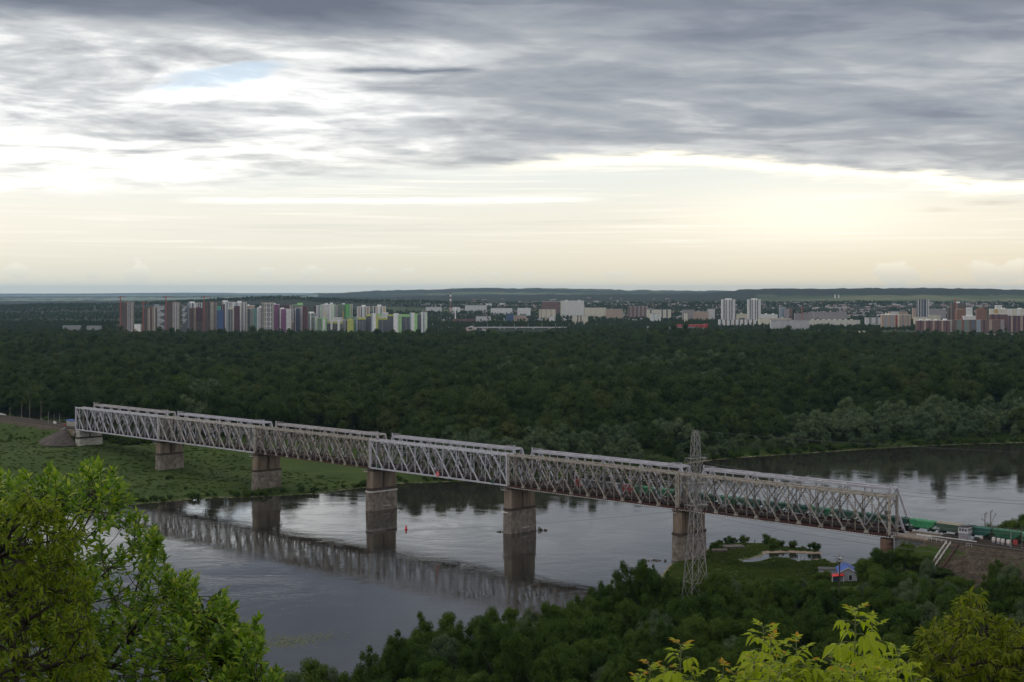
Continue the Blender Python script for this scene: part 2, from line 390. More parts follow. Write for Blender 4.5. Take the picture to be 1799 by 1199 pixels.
# ------------------------------------------------------------------ ground sheet
def build_ground():
    rows = np.concatenate([np.arange(-90, 300, 10.), np.arange(300, 460, 4.), np.arange(460, 760, 2.2), np.arange(760, 1260, 2.6),
                           1260 * (64000 / 1260.) ** (np.linspace(0, 1, 235) ** 1.0)])
    tcol = np.concatenate([np.linspace(-1.2, -.42, 26)[:-1], np.linspace(-.42, .42, 421), np.linspace(.42, 1.2, 26)[1:]])
    T, D = np.meshgrid(tcol, rows); X = T * np.maximum(D, 150.); Y = D
    sd = river_sd(X.ravel(), Y.ravel()).reshape(X.shape)
    Z = ground_z(X.ravel(), Y.ravel(), sd.ravel()).reshape(X.shape)
    nr_, nc = X.shape
    i = np.arange(nr_ * nc).reshape(nr_, nc)
    Fq = np.stack([i[:-1, :-1], i[:-1, 1:], i[1:, 1:], i[1:, :-1]], -1).reshape(-1, 4)
    m = bpy.data.materials.new('ground'); m.use_nodes = True; nt = NT(m.node_tree); b = m.node_tree.nodes['Principled BSDF']
    b.inputs['Roughness'].default_value = .95; b.inputs['Specular IOR Level'].default_value = .1
    g = nt.n('ShaderNodeNewGeometry'); pos = E(nt, g.outputs['Position'])
    at_ = nt.n('ShaderNodeAttribute', attribute_name='zone'); sand, scree, field = nt.sep(at_.outputs['Vector'])
    na = nt.noise(pos, .035, 6, .6); nb = nt.noise(pos, .35, 5, .65); ncn = nt.noise(pos, .11, 4, .6)
    grass = nt.ramp(na * .55 + nb * .45, [(.3, (.017, .032, .005)), (.46, (.027, .046, .007)), (.58, (.038, .062, .009)), (.72, (.056, .072, .014))])
    sandc = nt.ramp(nb, [(.3, (.13, .10, .075)), (.55, (.22, .175, .13)), (.75, (.28, .23, .17))])
    screec = nt.ramp(nt.noise(pos, .5, 6, .7), [(.3, (.026, .019, .013)), (.5, (.050, .039, .029)), (.68, (.095, .078, .060))])
    fieldn = nt.noise(pos, .0011, 4, .5)
    fieldc = nt.ramp(fieldn, [(.35, (.028, .045, .016)), (.5, (.055, .072, .030)), (.62, (.11, .115, .055)), (.7, (.05, .065, .03))])
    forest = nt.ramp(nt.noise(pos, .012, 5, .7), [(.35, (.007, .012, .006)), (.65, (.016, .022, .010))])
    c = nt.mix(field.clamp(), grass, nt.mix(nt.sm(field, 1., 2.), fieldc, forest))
    c = nt.mix(nt.sm(field, 2.1, 2.9), c, (.14, .18, .15))  # pale tone of mist painted onto the far left fields
    c = nt.mix(nt.sm(sand + (nb - .5) * .5, .4, .6), c, sandc)
    c = nt.mix(nt.sm(scree + (ncn - .5) * .9, .35, .65), c, screec)
    nt.put(b.inputs['Base Color'], c)
    bp = nt.n('ShaderNodeBump'); bp.inputs['Strength'].default_value = .8; bp.inputs['Distance'].default_value = .6
    nt.put(bp.inputs['Height'], nb + ncn); nt.link(bp.outputs[0], b.inputs['Normal'])
    me = meshnp('ground', np.stack([X, Y, Z], -1).reshape(-1, 3), Fq, m, True)
    s_, w_ = sw(X, Y)
    sand = np.zeros_like(X); spit = (Y > 645) & (Y < 712) & (X > 118) & (X < 152)
    sand[spit] = (1 - ss(np.abs(sd[spit]), 2.0, 5.))
    sand = np.maximum(sand, ((sd > -1) & (sd < 1.2)) * .55)
    ds = np.maximum(0, np.minimum(np.maximum(672 - s_, 0), np.maximum(s_ + 11, 0)))
    dw = np.maximum(0, np.maximum(-2.6 - w_, w_ - 20.)); dist = np.hypot(ds, dw)
    scree = np.where((dist < 2.2), 1., 0) * ((s_ > 668) | (s_ < -8))
    right = (s_ > 660) & (dist < 36)
    scree = np.maximum(scree, right * np.clip(.92 - np.abs(dist - 14) / 26., 0, 1) * ss(s_, 668, 690) * (1 - ss(dist, 20, 30) * .8))
    scree = np.maximum(scree, ((s_ < -8) & (dist < 20)) * .12)
    scree = np.maximum(scree, ((s_ < -8) & (dist < 4)) * .45)
    Ysafe = np.maximum(Y, 1.); px = CX + X / Ysafe * F
    field = np.where(Y > 1260, 1., 0.)
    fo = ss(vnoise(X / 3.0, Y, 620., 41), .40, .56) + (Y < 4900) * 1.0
    # pale field slopes seen on the right hills; fields far left paled to paint in the mist
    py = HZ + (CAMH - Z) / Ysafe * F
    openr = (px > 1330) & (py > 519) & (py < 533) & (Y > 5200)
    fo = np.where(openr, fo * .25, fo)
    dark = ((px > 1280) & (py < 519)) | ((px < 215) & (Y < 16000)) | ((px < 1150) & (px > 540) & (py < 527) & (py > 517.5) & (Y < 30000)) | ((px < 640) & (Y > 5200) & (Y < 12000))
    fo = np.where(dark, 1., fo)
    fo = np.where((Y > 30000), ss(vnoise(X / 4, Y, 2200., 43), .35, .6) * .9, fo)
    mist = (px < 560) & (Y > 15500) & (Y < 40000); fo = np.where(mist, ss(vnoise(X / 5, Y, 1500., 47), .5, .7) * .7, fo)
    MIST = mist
    op2 = (px > 1270) & (Y > 4350) & (Y < 5400)       # open meadow before the brick blocks
    fo = np.where(op2, ss(vnoise(X / 2, Y, 130., 44), .55, .7) * .8, fo)
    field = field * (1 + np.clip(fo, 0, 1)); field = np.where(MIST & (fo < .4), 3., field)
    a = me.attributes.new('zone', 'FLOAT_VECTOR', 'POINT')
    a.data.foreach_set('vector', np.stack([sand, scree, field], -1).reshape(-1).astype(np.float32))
    o = link(bpy.data.objects.new('ground', me)); tag(o, kind='structure')
    me2 = meshnp('water', [(-4000, 380, 0), (4000, 380, 0), (4000, 2600, 0), (-4000, 2600, 0)], [(0, 1, 2, 3)], WATER())
    tag(link(bpy.data.objects.new('water', me2)), kind='structure')
def WATER():
    m = bpy.data.materials.new('water'); m.use_nodes = True; nt = NT(m.node_tree); b = m.node_tree.nodes['Principled BSDF']
    g = nt.n('ShaderNodeNewGeometry'); pos = E(nt, g.outputs['Position'])
    b.inputs['Base Color'].default_value = (.022, .021, .017, 1); b.inputs['Roughness'].default_value = .02
    b.inputs['IOR'].default_value = 1.62; b.inputs['Specular IOR Level'].default_value = .5
    # current streaks and eddies steer where the surface is ruffled
    wob = nt.noise(pos, .012, 4, .6, 1.5); patch = nt.sm(nt.noise(pos, .02, 5, .6, 2.2), .40, .66)
    mp = nt.n('ShaderNodeMapping'); nt.put(mp.inputs[0], pos); mp.inputs['Rotation'].default_value = (0, 0, R(25)); mp.inputs['Scale'].default_value = (.55, 1., 1.)
    p2 = E(nt, mp.outputs[0])
    h = nt.noise(p2, .45, 4, .6, .6) * (patch * .030 + .003) + nt.noise(p2, 1.6, 3, .55, .2) * (patch * .008 + .002) + nt.noise(p2, .10, 3, .5, 1.2) * .02
    bp = nt.n('ShaderNodeBump'); bp.inputs['Strength'].default_value = 1.; bp.inputs['Distance'].default_value = 1.0
    nt.put(bp.inputs['Height'], h); nt.link(bp.outputs[0], b.inputs['Normal'])
    return m
build_ground()

def build_haze():
    m = bpy.data.materials.new('haze'); m.use_nodes = True; t_ = m.node_tree; t_.nodes.clear()
    pv = t_.nodes.new('ShaderNodeVolumePrincipled'); pv.inputs['Density'].default_value = 1.35e-5
    pv.inputs['Color'].default_value = (.46, .72, 1., 1); pv.inputs['Anisotropy'].default_value = .2
    o = t_.nodes.new('ShaderNodeOutputMaterial'); t_.links.new(pv.outputs[0], o.inputs['Volume'])
    b = MB().box(-79000, 79000, -2000, 66000, -6, 330)
    tag(b.obj('haze', m), 'pale evening haze over the plain', kind='stuff')
build_haze()

# ------------------------------------------------------------------ railway bridge
SILVER = mat('silver_paint', (.43, .43, .48), (.33, .33, .37), .5, .55, .0, spec=.5)
SILVER_D = mat('worn_silver_paint', (.44, .43, .45), (.30, .26, .22), .6, .6, stops=[(.3, (.40, .39, .41)), (.55, (.32, .30, .27)), (.7, (.16, .11, .08))])
RUSTY = mat('rust_stained_beige_paint', (.34, .30, .25), None, .9, .75, stops=[(.25, (.32, .315, .305)), (.46, (.29, .27, .24)), (.58, (.20, .165, .135)), (.70, (.10, .055, .035))])
OXIDE = mat('oxide_red_paint', (.060, .022, .018), (.035, .016, .014), .6, .8)
DECKM = mat('dark_timber_deck', (.045, .036, .034), (.024, .020, .020), 1.2, .9)
RAILM = mat('steel_rail', (.09, .075, .065), (.06, .045, .04), 2., .45, .6)
WHITE = mat('white_paint', (.62, .62, .60), (.52, .52, .50), .8, .7)
FARS = mat('lilac_grey_paint', (.38, .38, .43), (.30, .29, .33), .4, .55)
FARR = mat('lilac_grey_paint_stained', (.36, .35, .39), (.25, .22, .20), .5, .6)
NP = 10; PW = SPAN / NP; HT = ZT - ZB; BW = 5.8
REAR_GREY = mat('rear_grey_paint', (.22, .21, .21), (.13, .105, .085), .7, .7)  # darker, brown-blotched grey for the rear plane of the near trusses
def near_span(style, label, s0, walk):
    main, chord_low = {'silver': (SILVER, SILVER), 'worn': (SILVER_D, SILVER), 'rusty': (RUSTY, OXIDE)}[style]
    p0 = br(s0 + .12, 0, ZB)
    root = thing('truss_span', (p0.x, p0.y, p0.z), BRZ, label, 'bridge span', 'near-track truss spans of the railway bridge')
    L = SPAN - .24; pw = L / NP
    chord_t = MB().box(0, L, -.42, .42, -.38, .38).mesh('top_chord', main)
    chord_b = MB().box(0, L, -.42, .42, -.40, .40).mesh('bottom_chord', chord_low)
    dia = {}
    for sgn in (1, -1):
        b = MB()
        for oo in (-.2, .2): b.bar((-pw / 2 * sgn, oo, -HT / 2 + .3), (pw / 2 * sgn, oo, HT / 2 - .3), .10, .52, (0, 1, 0))
        # lacing between the two angles of a member
        for k in range(9):
            f0 = -0.45 + k * .1; f1 = f0 + .1
            b.bar((pw * f0 * sgn, -.2 if k % 2 else .2, HT * f0), (pw * f1 * sgn, .2 if k % 2 else -.2, HT * f1), .07, .12)
        dia[sgn] = b.mesh('diagonal', main)
    vert = MB().bar((0, -.17, -HT / 2 + .3), (0, -.17, HT / 2 - .3), .10, .34, (0, 1, 0)).bar((0, .17, -HT / 2 + .3), (0, .17, HT / 2 - .3), .10, .34, (0, 1, 0))
    for k in range(8): vert.box(-.16, .16, -.17, .17, -HT / 2 + 1.5 + k * 1.7, -HT / 2 + 1.6 + k * 1.7)
    vert = vert.mesh('vertical', main)
    gus = MB().prism([(-1.0, -.5), (1.0, -.5), (1.0, .5), (-1.0, .5)], -.9, .9)
    gus = MB(); 
    for yy in (-.34, .27): gus.box(-.55, .55, yy, yy + .07, -1.1, 1.1)
    gus = gus.mesh('gusset_plate', main)
    gt = MB()
    for yy in (-.46, .43): gt.poly([(-1.3, yy, .3), (1.3, yy, .3), (.7, yy, -1.1), (-.7, yy, -1.1)])
    for yy in (-.40, .38): gt.box(-.9, .9, yy, yy + .02, -1.0, .35)
    gt = gt.mesh('gusset_plate', main)
    post = MB().box(-.45, .45, -.5, .5, 0, HT + .75).mesh('end_post', main)
    front = (chord_t, chord_b, post, dia, vert, gus, gt)
    def recoloured(me, mm): c_ = me.copy(); c_.materials[0] = mm; return c_
    back = (chord_t, recoloured(chord_b, OXIDE), recoloured(post, REAR_GREY), {k_: recoloured(v_, REAR_GREY) for k_, v_ in dia.items()}, recoloured(vert, REAR_GREY), recoloured(gus, REAR_GREY), recoloured(gt, REAR_GREY))
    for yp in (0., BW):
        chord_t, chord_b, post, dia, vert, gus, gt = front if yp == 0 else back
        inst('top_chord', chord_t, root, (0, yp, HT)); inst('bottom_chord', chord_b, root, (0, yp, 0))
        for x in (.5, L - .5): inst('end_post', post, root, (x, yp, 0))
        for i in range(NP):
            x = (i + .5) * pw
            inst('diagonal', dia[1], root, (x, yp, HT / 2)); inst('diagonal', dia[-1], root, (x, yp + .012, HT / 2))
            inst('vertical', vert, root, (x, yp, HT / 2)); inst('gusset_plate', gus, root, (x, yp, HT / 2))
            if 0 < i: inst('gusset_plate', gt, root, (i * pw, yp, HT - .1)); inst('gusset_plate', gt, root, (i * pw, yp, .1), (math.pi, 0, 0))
    cross = MB().bar((0, .3, 0), (0, BW - .3, 0), .35, .45).mesh('cross_strut', main)
    crx = MB().bar((0, .3, 0), (pw, BW - .3, 0), .18, .18).mesh('wind_brace', main)
    cry = MB().bar((0, BW - .3, .02), (pw, .3, .02), .18, .18).mesh('wind_brace', main)
    sway = MB().bar((0, .3, -2.6), (0, BW - .3, -2.6), .2, .25).bar((0, .3, -2.6), (0, BW / 2, -.2), .16, .16).bar((0, BW - .3, -2.6), (0, BW / 2, -.2), .16, .16).mesh('sway_frame', main)
    for i in range(NP + 1):
        x = min(max(i * pw, .5), L - .5); inst('cross_strut', cross, root, (x, 0, HT)); inst('sway_frame', sway, root, (x, 0, HT))
        if i < NP: inst('wind_brace', crx, root, (i * pw, 0, HT)); inst('wind_brace', cry, root, (i * pw, 0, HT))
    fb = MB().box(-.25, .25, .45, BW - .45, -.1, 1.15).mesh('floor_beam', OXIDE)
    for i in range(2 * NP + 1): inst('floor_beam', fb, root, (min(max(i * pw / 2, .4), L - .4), 0, 0))
    for yy in (1.9, 3.6): MB().box(0, L, yy, yy + .3, .1, 1.10).obj('stringer', OXIDE, root)
    d = MB().box(0, L, .5, 1.3, 1.17, 1.25).box(0, L, 1.55, BW - 1.55, 1.20, 1.32).box(0, L, BW - 1.3, BW - .5, 1.17, 1.25)
    d.obj('deck', DECKM, root)
    sl = MB()
    for i in range(int(L / .9)): sl.box(.4 + i * .9, .7 + i * .9, 1.6, 4.2, 1.325, 1.42)
    tag(sl.obj('sleepers', DECKM, root), kind='stuff')
    for yy in (2.14, 3.66): MB().box(0, L, yy - .04, yy + .04, 1.425, 1.60).obj('rail', RAILM, root)
    hr = MB()
    for i in range(41): hr.box(i * L / 40 - .03, i * L / 40 + .03, .47, .53, 1.25, 2.35)
    hr.box(0, L, .47, .53, 2.35, 2.42); hr.box(0, L, .48, .52, 1.8, 1.85)
    hr.obj('handrail', OXIDE, root)
    if walk:
        wk = MB()
        for i in range(86):
            wk.box(.8 + i * 1.26, 1.42 + i * 1.26, -.62, -.50, -.92, -.62)
        tag(wk.obj('white_edge_blocks', WHITE, root), kind='stuff')
        MB().box(0, L, -.74, -.43, -1.02, -.935).box(0, L, -.5, .42, -.62, -.405).obj('edge_beam', OXIDE, root)
    return root
span_specs = [('silver', 'silver-painted near-side truss span furthest left, ending by the blue-roofed hut'),
              ('worn', 'silver-grey near-side truss span over the green meadow, second from the left'),
              ('rusty', 'rust-stained beige truss span whose red-brown lower chord reaches the first pier in water'),
              ('silver', 'clean silver truss span carrying the pink diamond mark above the river'),
              ('rusty', 'rust-streaked truss span left of the tall pylon, white-dotted edge under its right half'),
              ('rusty', 'rust-streaked near-side truss span right of the tall pylon, reaching the stone abutment')]
for i, (st_, lb_) in enumerate(span_specs): near_span(st_, lb_, i * SPAN, i >= 4)

FW0 = 11.0; HT2 = 17.0
def far_span(m, m2, label, s0):
    p0 = br(s0 + .1, FW0, ZB); root = thing('truss_span', (p0.x, p0.y, p0.z), BRZ, label, 'bridge span', 'far-track truss spans of the railway bridge')
    L = SPAN - .2; n = 10; pw = L / n; ins = 6.6
    tc_ = MB().box(ins, L - ins, -.5, .5, -.5, .5).mesh('top_chord', m)
    bc_ = MB().box(0, L, -.45, .45, -.4, .4).mesh('bottom_chord', m2)
    xs = [0] + [ins + (L - 2 * ins) * k / 8 for k in range(9)] + [L]
    ep = MB().bar((0, 0, 0), (ins, 0, HT2), .9, .7, (0, 1, 0)).mesh('inclined_end_post', m)
    ep2 = MB().bar((L, 0, 0), (L - ins, 0, HT2), .9, .7, (0, 1, 0)).mesh('inclined_end_post', m)
    pwm = xs[2] - xs[1]
    dg = {s: MB().bar((0 if s > 0 else pwm, 0, .3), (pwm if s > 0 else 0, 0, HT2 - .3), .55, .62, (0, 1, 0)).mesh('diagonal', m) for s in (1, -1)}
    vt = MB().box(-.22, .22, -.24, .24, .4, HT2 - .5).mesh('vertical', m)
    hz = MB().box(0, pwm, -.1, .1, -.1, .1).mesh('tie_bar', m)
    for yp in (0., BW):
        inst('top_chord', tc_, root, (0, yp, HT2)); inst('bottom_chord', bc_, root, (0, yp, 0))
        inst('inclined_end_post', ep, root, (0, yp, 0)); inst('inclined_end_post', ep2, root, (0, yp, 0))
        for k in range(1, 10):
            inst('vertical', vt, root, (xs[k], yp, 0))
            if k < 9: inst('diagonal', dg[-1 if k % 2 else 1], root, (xs[k], yp + .015, 0)); inst('tie_bar', hz, root, (xs[k], yp, HT2 * .52))
    cs = MB().box(-.3, .3, .5, BW - .5, -.3, .35).mesh('cross_strut', m); lip = MB().bar((-.5, .2, .62), (.5, .2, .62), .12, .35).mesh('bracket', m)
    wb = MB().bar((0, .4, 0), (pwm, BW - .4, 0), .2, .2).bar((0, BW - .4, .02), (pwm, .4, .02), .2, .2).mesh('wind_brace', m)
    for k in range(1, 10):
        inst('cross_strut', cs, root, (xs[k], 0, HT2))
        if k < 9: inst('wind_brace', wb, root, (xs[k], 0, HT2)); inst('bracket', lip, root, (xs[k] + pwm / 2, 0, HT2)); inst('bracket', lip, root, (xs[k], 0, HT2))
    MB().box(.0, L, .6, BW - .6, .9, 1.32).obj('deck', DECKM, root)
    for yy in (2.14, 3.66): MB().box(0, L, yy - .04, yy + .04, 1.325, 1.5).obj('rail', RAILM, root)
    MB().box(0, L, -4.3, -.55, 1.12, 1.24).obj('service_walkway', DECKM, root)
    MB().box(0, L, .56, .66, .3, 2.0).obj('side_plate', OXIDE, root)
    # railed platform on top at either end
    for xa in (ins + .2, L - ins - 6.):
        b = MB().box(xa, xa + 5.8, -.55, 1.1, .52, .62)
        for k in range(6):
            for yy in (-.5, 1.05): b.box(xa + .05 + k * 1.13, xa + .12 + k * 1.13, yy - .04, yy + .04, .62, 1.75)
        for yy in (-.5, 1.05): b.box(xa, xa + 5.8, yy - .04, yy + .04, 1.75, 1.83); b.box(xa, xa + 5.8, yy - .03, yy + .03, 1.2, 1.26)
        o = b.obj('railed_platform', m, root); o.location = (0, 0, HT2)
    for xa in (ins - .2, L - ins + .2): 
        b = MB().box(xa - .2, xa + .2, -.35, .35, HT2 - .5, HT2 + 2.1).obj('post_head', m, root)
    return root
fl = ['lilac-grey far-track truss span at the left end, flat-topped behind the first near span', 'lilac-grey far-track span whose top shows above the second near span from the left',
      'lilac-grey far-track span whose top shows behind the rusty third near span', 'lilac-grey far-track span whose top shows behind the span with the diamond mark',
      'lilac-grey far-track span whose top band shows left of the tall pylon', 'lilac-grey far-track span at the right end, with green wagons inside and a sloping end post']
for i in range(6): far_span(FARR if i in (0, 2) else FARS, OXIDE, fl[i], i * SPAN)

# mark on the fourth span
dm = MB(); dm.prism([(-1.5, 0), (0, -1.9), (1.5, 0), (0, 1.9)], -.06, .06)
o = dm.obj('navigation_mark', mat('faded_pink_paint', (.62, .16, .17), (.5, .14, .15), 1., .7))
o.location = br(0, 0, 0); p = br(3 * SPAN + 57., -.75, ZB + 1.4); o.location = p; o.rotation_euler = (R(90), 0, BRZ)
tag(o, 'faded pink diamond-shaped navigation mark on the lower chord of the silver span', 'sign')
gm_ = mat('green_panel_paint', (.03, .09, .06), (.02, .06, .04), 1., .7)
for s_, lab in ((3 * SPAN + 8., 'small dark green square panel low on the silver span, at its left end'), (3 * SPAN + 98.5, 'small dark green square panel low on the silver span, at its right end')):
    o = MB().box(-.95, .95, -.06, .06, -1., 1.).obj('green_board', gm_); o.location = br(s_, -.75, ZB + 1.35); o.rotation_euler = (0, 0, BRZ); tag(o, lab, 'panel', 'green panels on the silver span')

# ------------------------------------------------------------------ piers
CONC = mat('weathered_concrete', (.20, .155, .115), None, .25, .9, bump=.3, bscale=1.5, stretch=(1, 1, .25), stops=[(.3, (.085, .062, .046)), (.5, (.17, .128, .095)), (.7, (.26, .215, .17))])
CONC2 = mat('stained_stone_base', (.2, .17, .14), None, .4, .9, bump=.5, bscale=1.2, stops=[(.3, (.09, .07, .058)), (.46, (.15, .125, .105)), (.6, (.21, .185, .16)), (.74, (.29, .27, .24))])
CONCP = mat('pale_concrete', (.34, .33, .29), None, .3, .9, bump=.3, stretch=(1, 1, 3), stops=[(.3, (.22, .21, .19)), (.5, (.36, .35, .31)), (.7, (.46, .45, .41))])
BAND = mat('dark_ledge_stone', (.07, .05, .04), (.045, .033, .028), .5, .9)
def nosed(x, y0, y1, nose):
    h = x / 2; c = x * .28
    return [(-h + c, y0 - nose), (h - c, y0 - nose), (h, y0 + .0), (h, y1), (h - c, y1 + nose), (-h + c, y1 + nose), (-h, y1), (-h, y0)]
def pier(s0, label, zb, stripe=0, mats=(CONC, CONC2), rock=True):
    c = br(s0, 0, 0); root = thing('bridge_pier', (c.x, c.y, zb), BRZ, label, 'pier', 'piers of the railway bridge')
    H = ZB - .8 - zb; hb = H * .52
    MB().prism(nosed(6.2, -.6, 17.6, 1.2), -2.5, hb - .5, .965).obj('base', mats[1], root)
    MB().prism(nosed(6.2, -.5, 17.5, 1.2), hb - .5, hb + .75).obj('ledge', BAND, root)
    for y0, y1 in ((-.2, 7.3), (9.4, 17.0)):
        MB().prism(nosed(5.2, y0, y1, .9), hb + .75, H - 1.1).obj('shaft', mats[0], root)
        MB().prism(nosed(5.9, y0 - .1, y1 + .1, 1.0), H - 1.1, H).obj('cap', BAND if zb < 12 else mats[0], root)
        for yy in ((y0 + .6), (y1 - .9)):
            for xx in (-1.5, 1.0): MB().box(xx, xx + .7, yy - .4, yy + .4, H, H + .45).obj('bearing', OXIDE, root)
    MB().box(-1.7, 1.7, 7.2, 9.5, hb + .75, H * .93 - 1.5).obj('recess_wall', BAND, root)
    # small inspection platform with rail on the upstream end
    b = MB().box(-3.2, .8, -2.4, -1.0, H - 1.5, H - 1.38)
    for k in range(4): b.box(-3.2 + k * 1.3, -3.12 + k * 1.3, -2.4, -2.32, H - 1.38, H - .3)
    b.box(-3.2, .8, -2.4, -2.32, H - .3, H - .22); b.obj('inspection_platform', FARR, root)
    if stripe:
        zz = hb - 1.6
        b = MB()
        if stripe == 1:
            b.prism(nosed(6.24, -.62, 17.62, 1.22), zz, zz + .55)
        else: b.box(-3.13, 1.2, -1.86, -.6, zz, zz + .5)
        b.obj('white_gauge_stripe', WHITE, root)
        # white scrawl on the long face of the base
        sc_ = MB(); r_ = random.Random(int(s0))
        for k in range(9):
            y = 7.5 + k * .62; z0 = 2.1 + r_.random() * .3
            pts = [(3.12, y + .25 * math.sin(q * 1.9 + k), z0 + .35 * q * .7) for q in range(4)]
            for a_, b_ in zip(pts[:-1], pts[1:]): sc_.bar(a_, b_, .06, .17, (1, 0, 0))
            sc_.bar((3.12, y, z0), (3.12, y + .6, z0 + r_.random() * .5), .06, .14, (1, 0, 0))
        sc_.obj('white_scrawl', WHITE, root)
    return root
pier(1 * SPAN, 'brown concrete pier standing wholly on the green meadow', 5.2)
pier(2 * SPAN, 'brown concrete pier on the grassy bank edge beside the flat wooden stage', 1.6)
pier(3 * SPAN, 'brown pier in the river with a white stripe right round its base', -.2, 1)
pier(4 * SPAN, 'brown pier in the river with only a short white stripe at its left corner', -.2, 2)
pier(5 * SPAN, 'tall brown pier standing behind the lattice pylon', -.2)
pier(3.5, 'pale whitish concrete abutment pier under the left bridge end', 12.6, mats=(CONCP, CONCP))
MASON = mat('grey_stone_masonry', (.11, .11, .115), None, .9, .9, bump=.5, stops=[(.3, (.05, .05, .055)), (.5, (.11, .11, .115)), (.7, (.20, .20, .20))])
# right abutment
c = br(652.5, 0, 3.); root = thing('bridge_abutment', tuple(c), BRZ, 'grey stone abutment with a round rusty-capped column at the right bridge end', 'abutment')
pl = MB(); 
pl.prism([(2.5 * math.cos(a) , 2.5 * math.sin(a) + 1.6) for a in [k * math.pi / 8 for k in range(16)]], -3, 14.5); pl.obj('column', CONCP, root)
MB().prism([(2.7 * math.cos(a), 2.7 * math.sin(a) + 1.6) for a in [k * math.pi / 8 for k in range(16)]], 14.5, 19.6).obj('column_cap', mat('rust_stained_cap', (.15, .09, .06), (.09, .05, .035), .5, .8), root)
MB().box(4.2, 19.5, .2, 17.0, -3, 20.6).obj('stone_wall', MASON, root)
MB().box(3.7, 19.9, -.3, 17.3, 20.6, 21.3).obj('coping', CONC, root)
b = MB()
for k in range(9): b.box(4 + k * 2, 4.08 + k * 2, -.25, -.17, 21.3, 22.5)
b.box(4, 20.2, -.25, -.17, 22.5, 22.6); b.box(4, 20.2, -.25, -.17, 21.9, 21.96); b.obj('handrail', FARR, root)
# left abutment beam seat
c = br(-9.5, 0, 13.); root = thing('bridge_abutment', tuple(c), BRZ, 'beige concrete abutment block at the left end between stone cone and bridge', 'abutment')
MB().prism([(0, -1.2), (9.3, -1.2), (9.3, 17.6), (0, 17.6)], 6.3, 10.6).obj('seat_block', CONC, root)
MB().prism([(3.0, -.4), (6.3, -.4), (6.3, 17.), (3.0, 17.)], -.5, 6.3).obj('front_wall', CONCP, root)

# stone-paved cone at the left embankment end and pale kerb line down it
def left_cone():
    b = MB(); c0 = (-10.8, -2.4)
    ang = [R(a) for a in range(182, 285, 6)]
    m = mat('stone_pitching', (.06, .05, .047), None, .35, .95, bump=.6, bscale=1.3, stops=[(.3, (.032, .027, .025)), (.5, (.055, .045, .041)), (.7, (.085, .072, .064))])
    gv = []
    for k in range(17):
        rr = 18.0 * k / 16
        for a in [R(a) for a in np.linspace(235, 358, 22)]:
            s_, w_ = c0[0] + rr * math.cos(a), c0[1] + rr * math.sin(a); p = br(s_, w_)
            gv.append((p.x, p.y, max(24.45 - rr * .625, gz(p.x, p.y) + .18)))
    fq = [(k * 22 + j, (k + 1) * 22 + j, (k + 1) * 22 + j + 1, k * 22 + j + 1) for k in range(16) for j in range(21)]
    o = link(bpy.data.objects.new('stone_slope', meshnp('stone_slope', gv, fq, m))); tag(o, kind='structure')
    a = R(235); b = MB()
    pts = [br(c0[0] + rr * math.cos(a), c0[1] + rr * math.sin(a)) for rr in (0, 6, 12, 18)]
    pts = [(p.x, p.y, 24.75 - rr * .625) for p, rr in zip(pts, (0, 6, 12, 18))]
    for p, q in zip(pts[:-1], pts[1:]): b.bar(p, q, .7, .35)
    tag(b.obj('kerb', WHITE), 'pale concrete kerb running down the edge of the left stone slope', 'kerb')
left_cone()

# ------------------------------------------------------------------ track beyond the bridge
def track(w0, s0, s1, label):
    c = br(s0, w0, 24.6); L = s1 - s0
    root = thing('railway_track', tuple(c), BRZ, label, 'track')
    MB().prism([(0, -2.4), (L, -2.4), (L, 2.4), (0, 2.4)], -.5, .42, 1.0).obj('ballast', mat('ballast', (.085, .07, .06), (.05, .042, .038), 2., .95), root)
    b = MB(); k = 0
    while k < L - 1: b.box(k, k + .28, -1.35, 1.35, .425, .5); k += .75
    tag(b.obj('sleepers', DECKM, root), kind='stuff')
    for yy in (-.76, .76): MB().box(0, L, yy - .04, yy + .04, .505, .68).obj('rail', RAILM, root)
track(2.9, 671.5, 800, 'near railway track on the right embankment leading off the bridge')
track(13.9, 671.5, 800, 'far railway track on the right embankment under the green wagons')
track(2.9, -170, -.5, 'near railway track on the left embankment leading to the bridge')
track(13.9, -170, -.5, 'far railway track on the left embankment behind the near track')
# ------------------------------------------------------------------ the city on the horizon
GLASS = mat('dark_window', (.035, .045, .06), (.02, .03, .04), .05, .25, spec=.6)
def hexc(r, g, b, k=1.0):
    f = lambda x: ((x / 255.) / 12.92 if x / 255. <= .04045 else ((x / 255. + .055) / 1.055) ** 2.4) * k
    return (f(r), f(g), f(b))
C = dict(W=(.74, .74, .74), w=(.62, .62, .63), c=(.68, .64, .53), b=(.13, .095, .085), B=(.19, .11, .09), r=(.18, .095, .085), m=(.095, .045, .055), M=(.25, .10, .21), g=(.25, .26, .27), G=(.13, .14, .16),
         L=(.30, .55, .22), l=(.42, .46, .12), e=(.12, .36, .12), t=(.10, .32, .28), n=(.06, .10, .21), k=(.055, .06, .075), p=(.45, .34, .27), o=(.24, .12, .075), y=(.55, .38, .10), s=(.30, .36, .42), R_=(.34, .05, .045), v=(.20, .25, .20), f=(.34, .31, .32))
WINM = {}
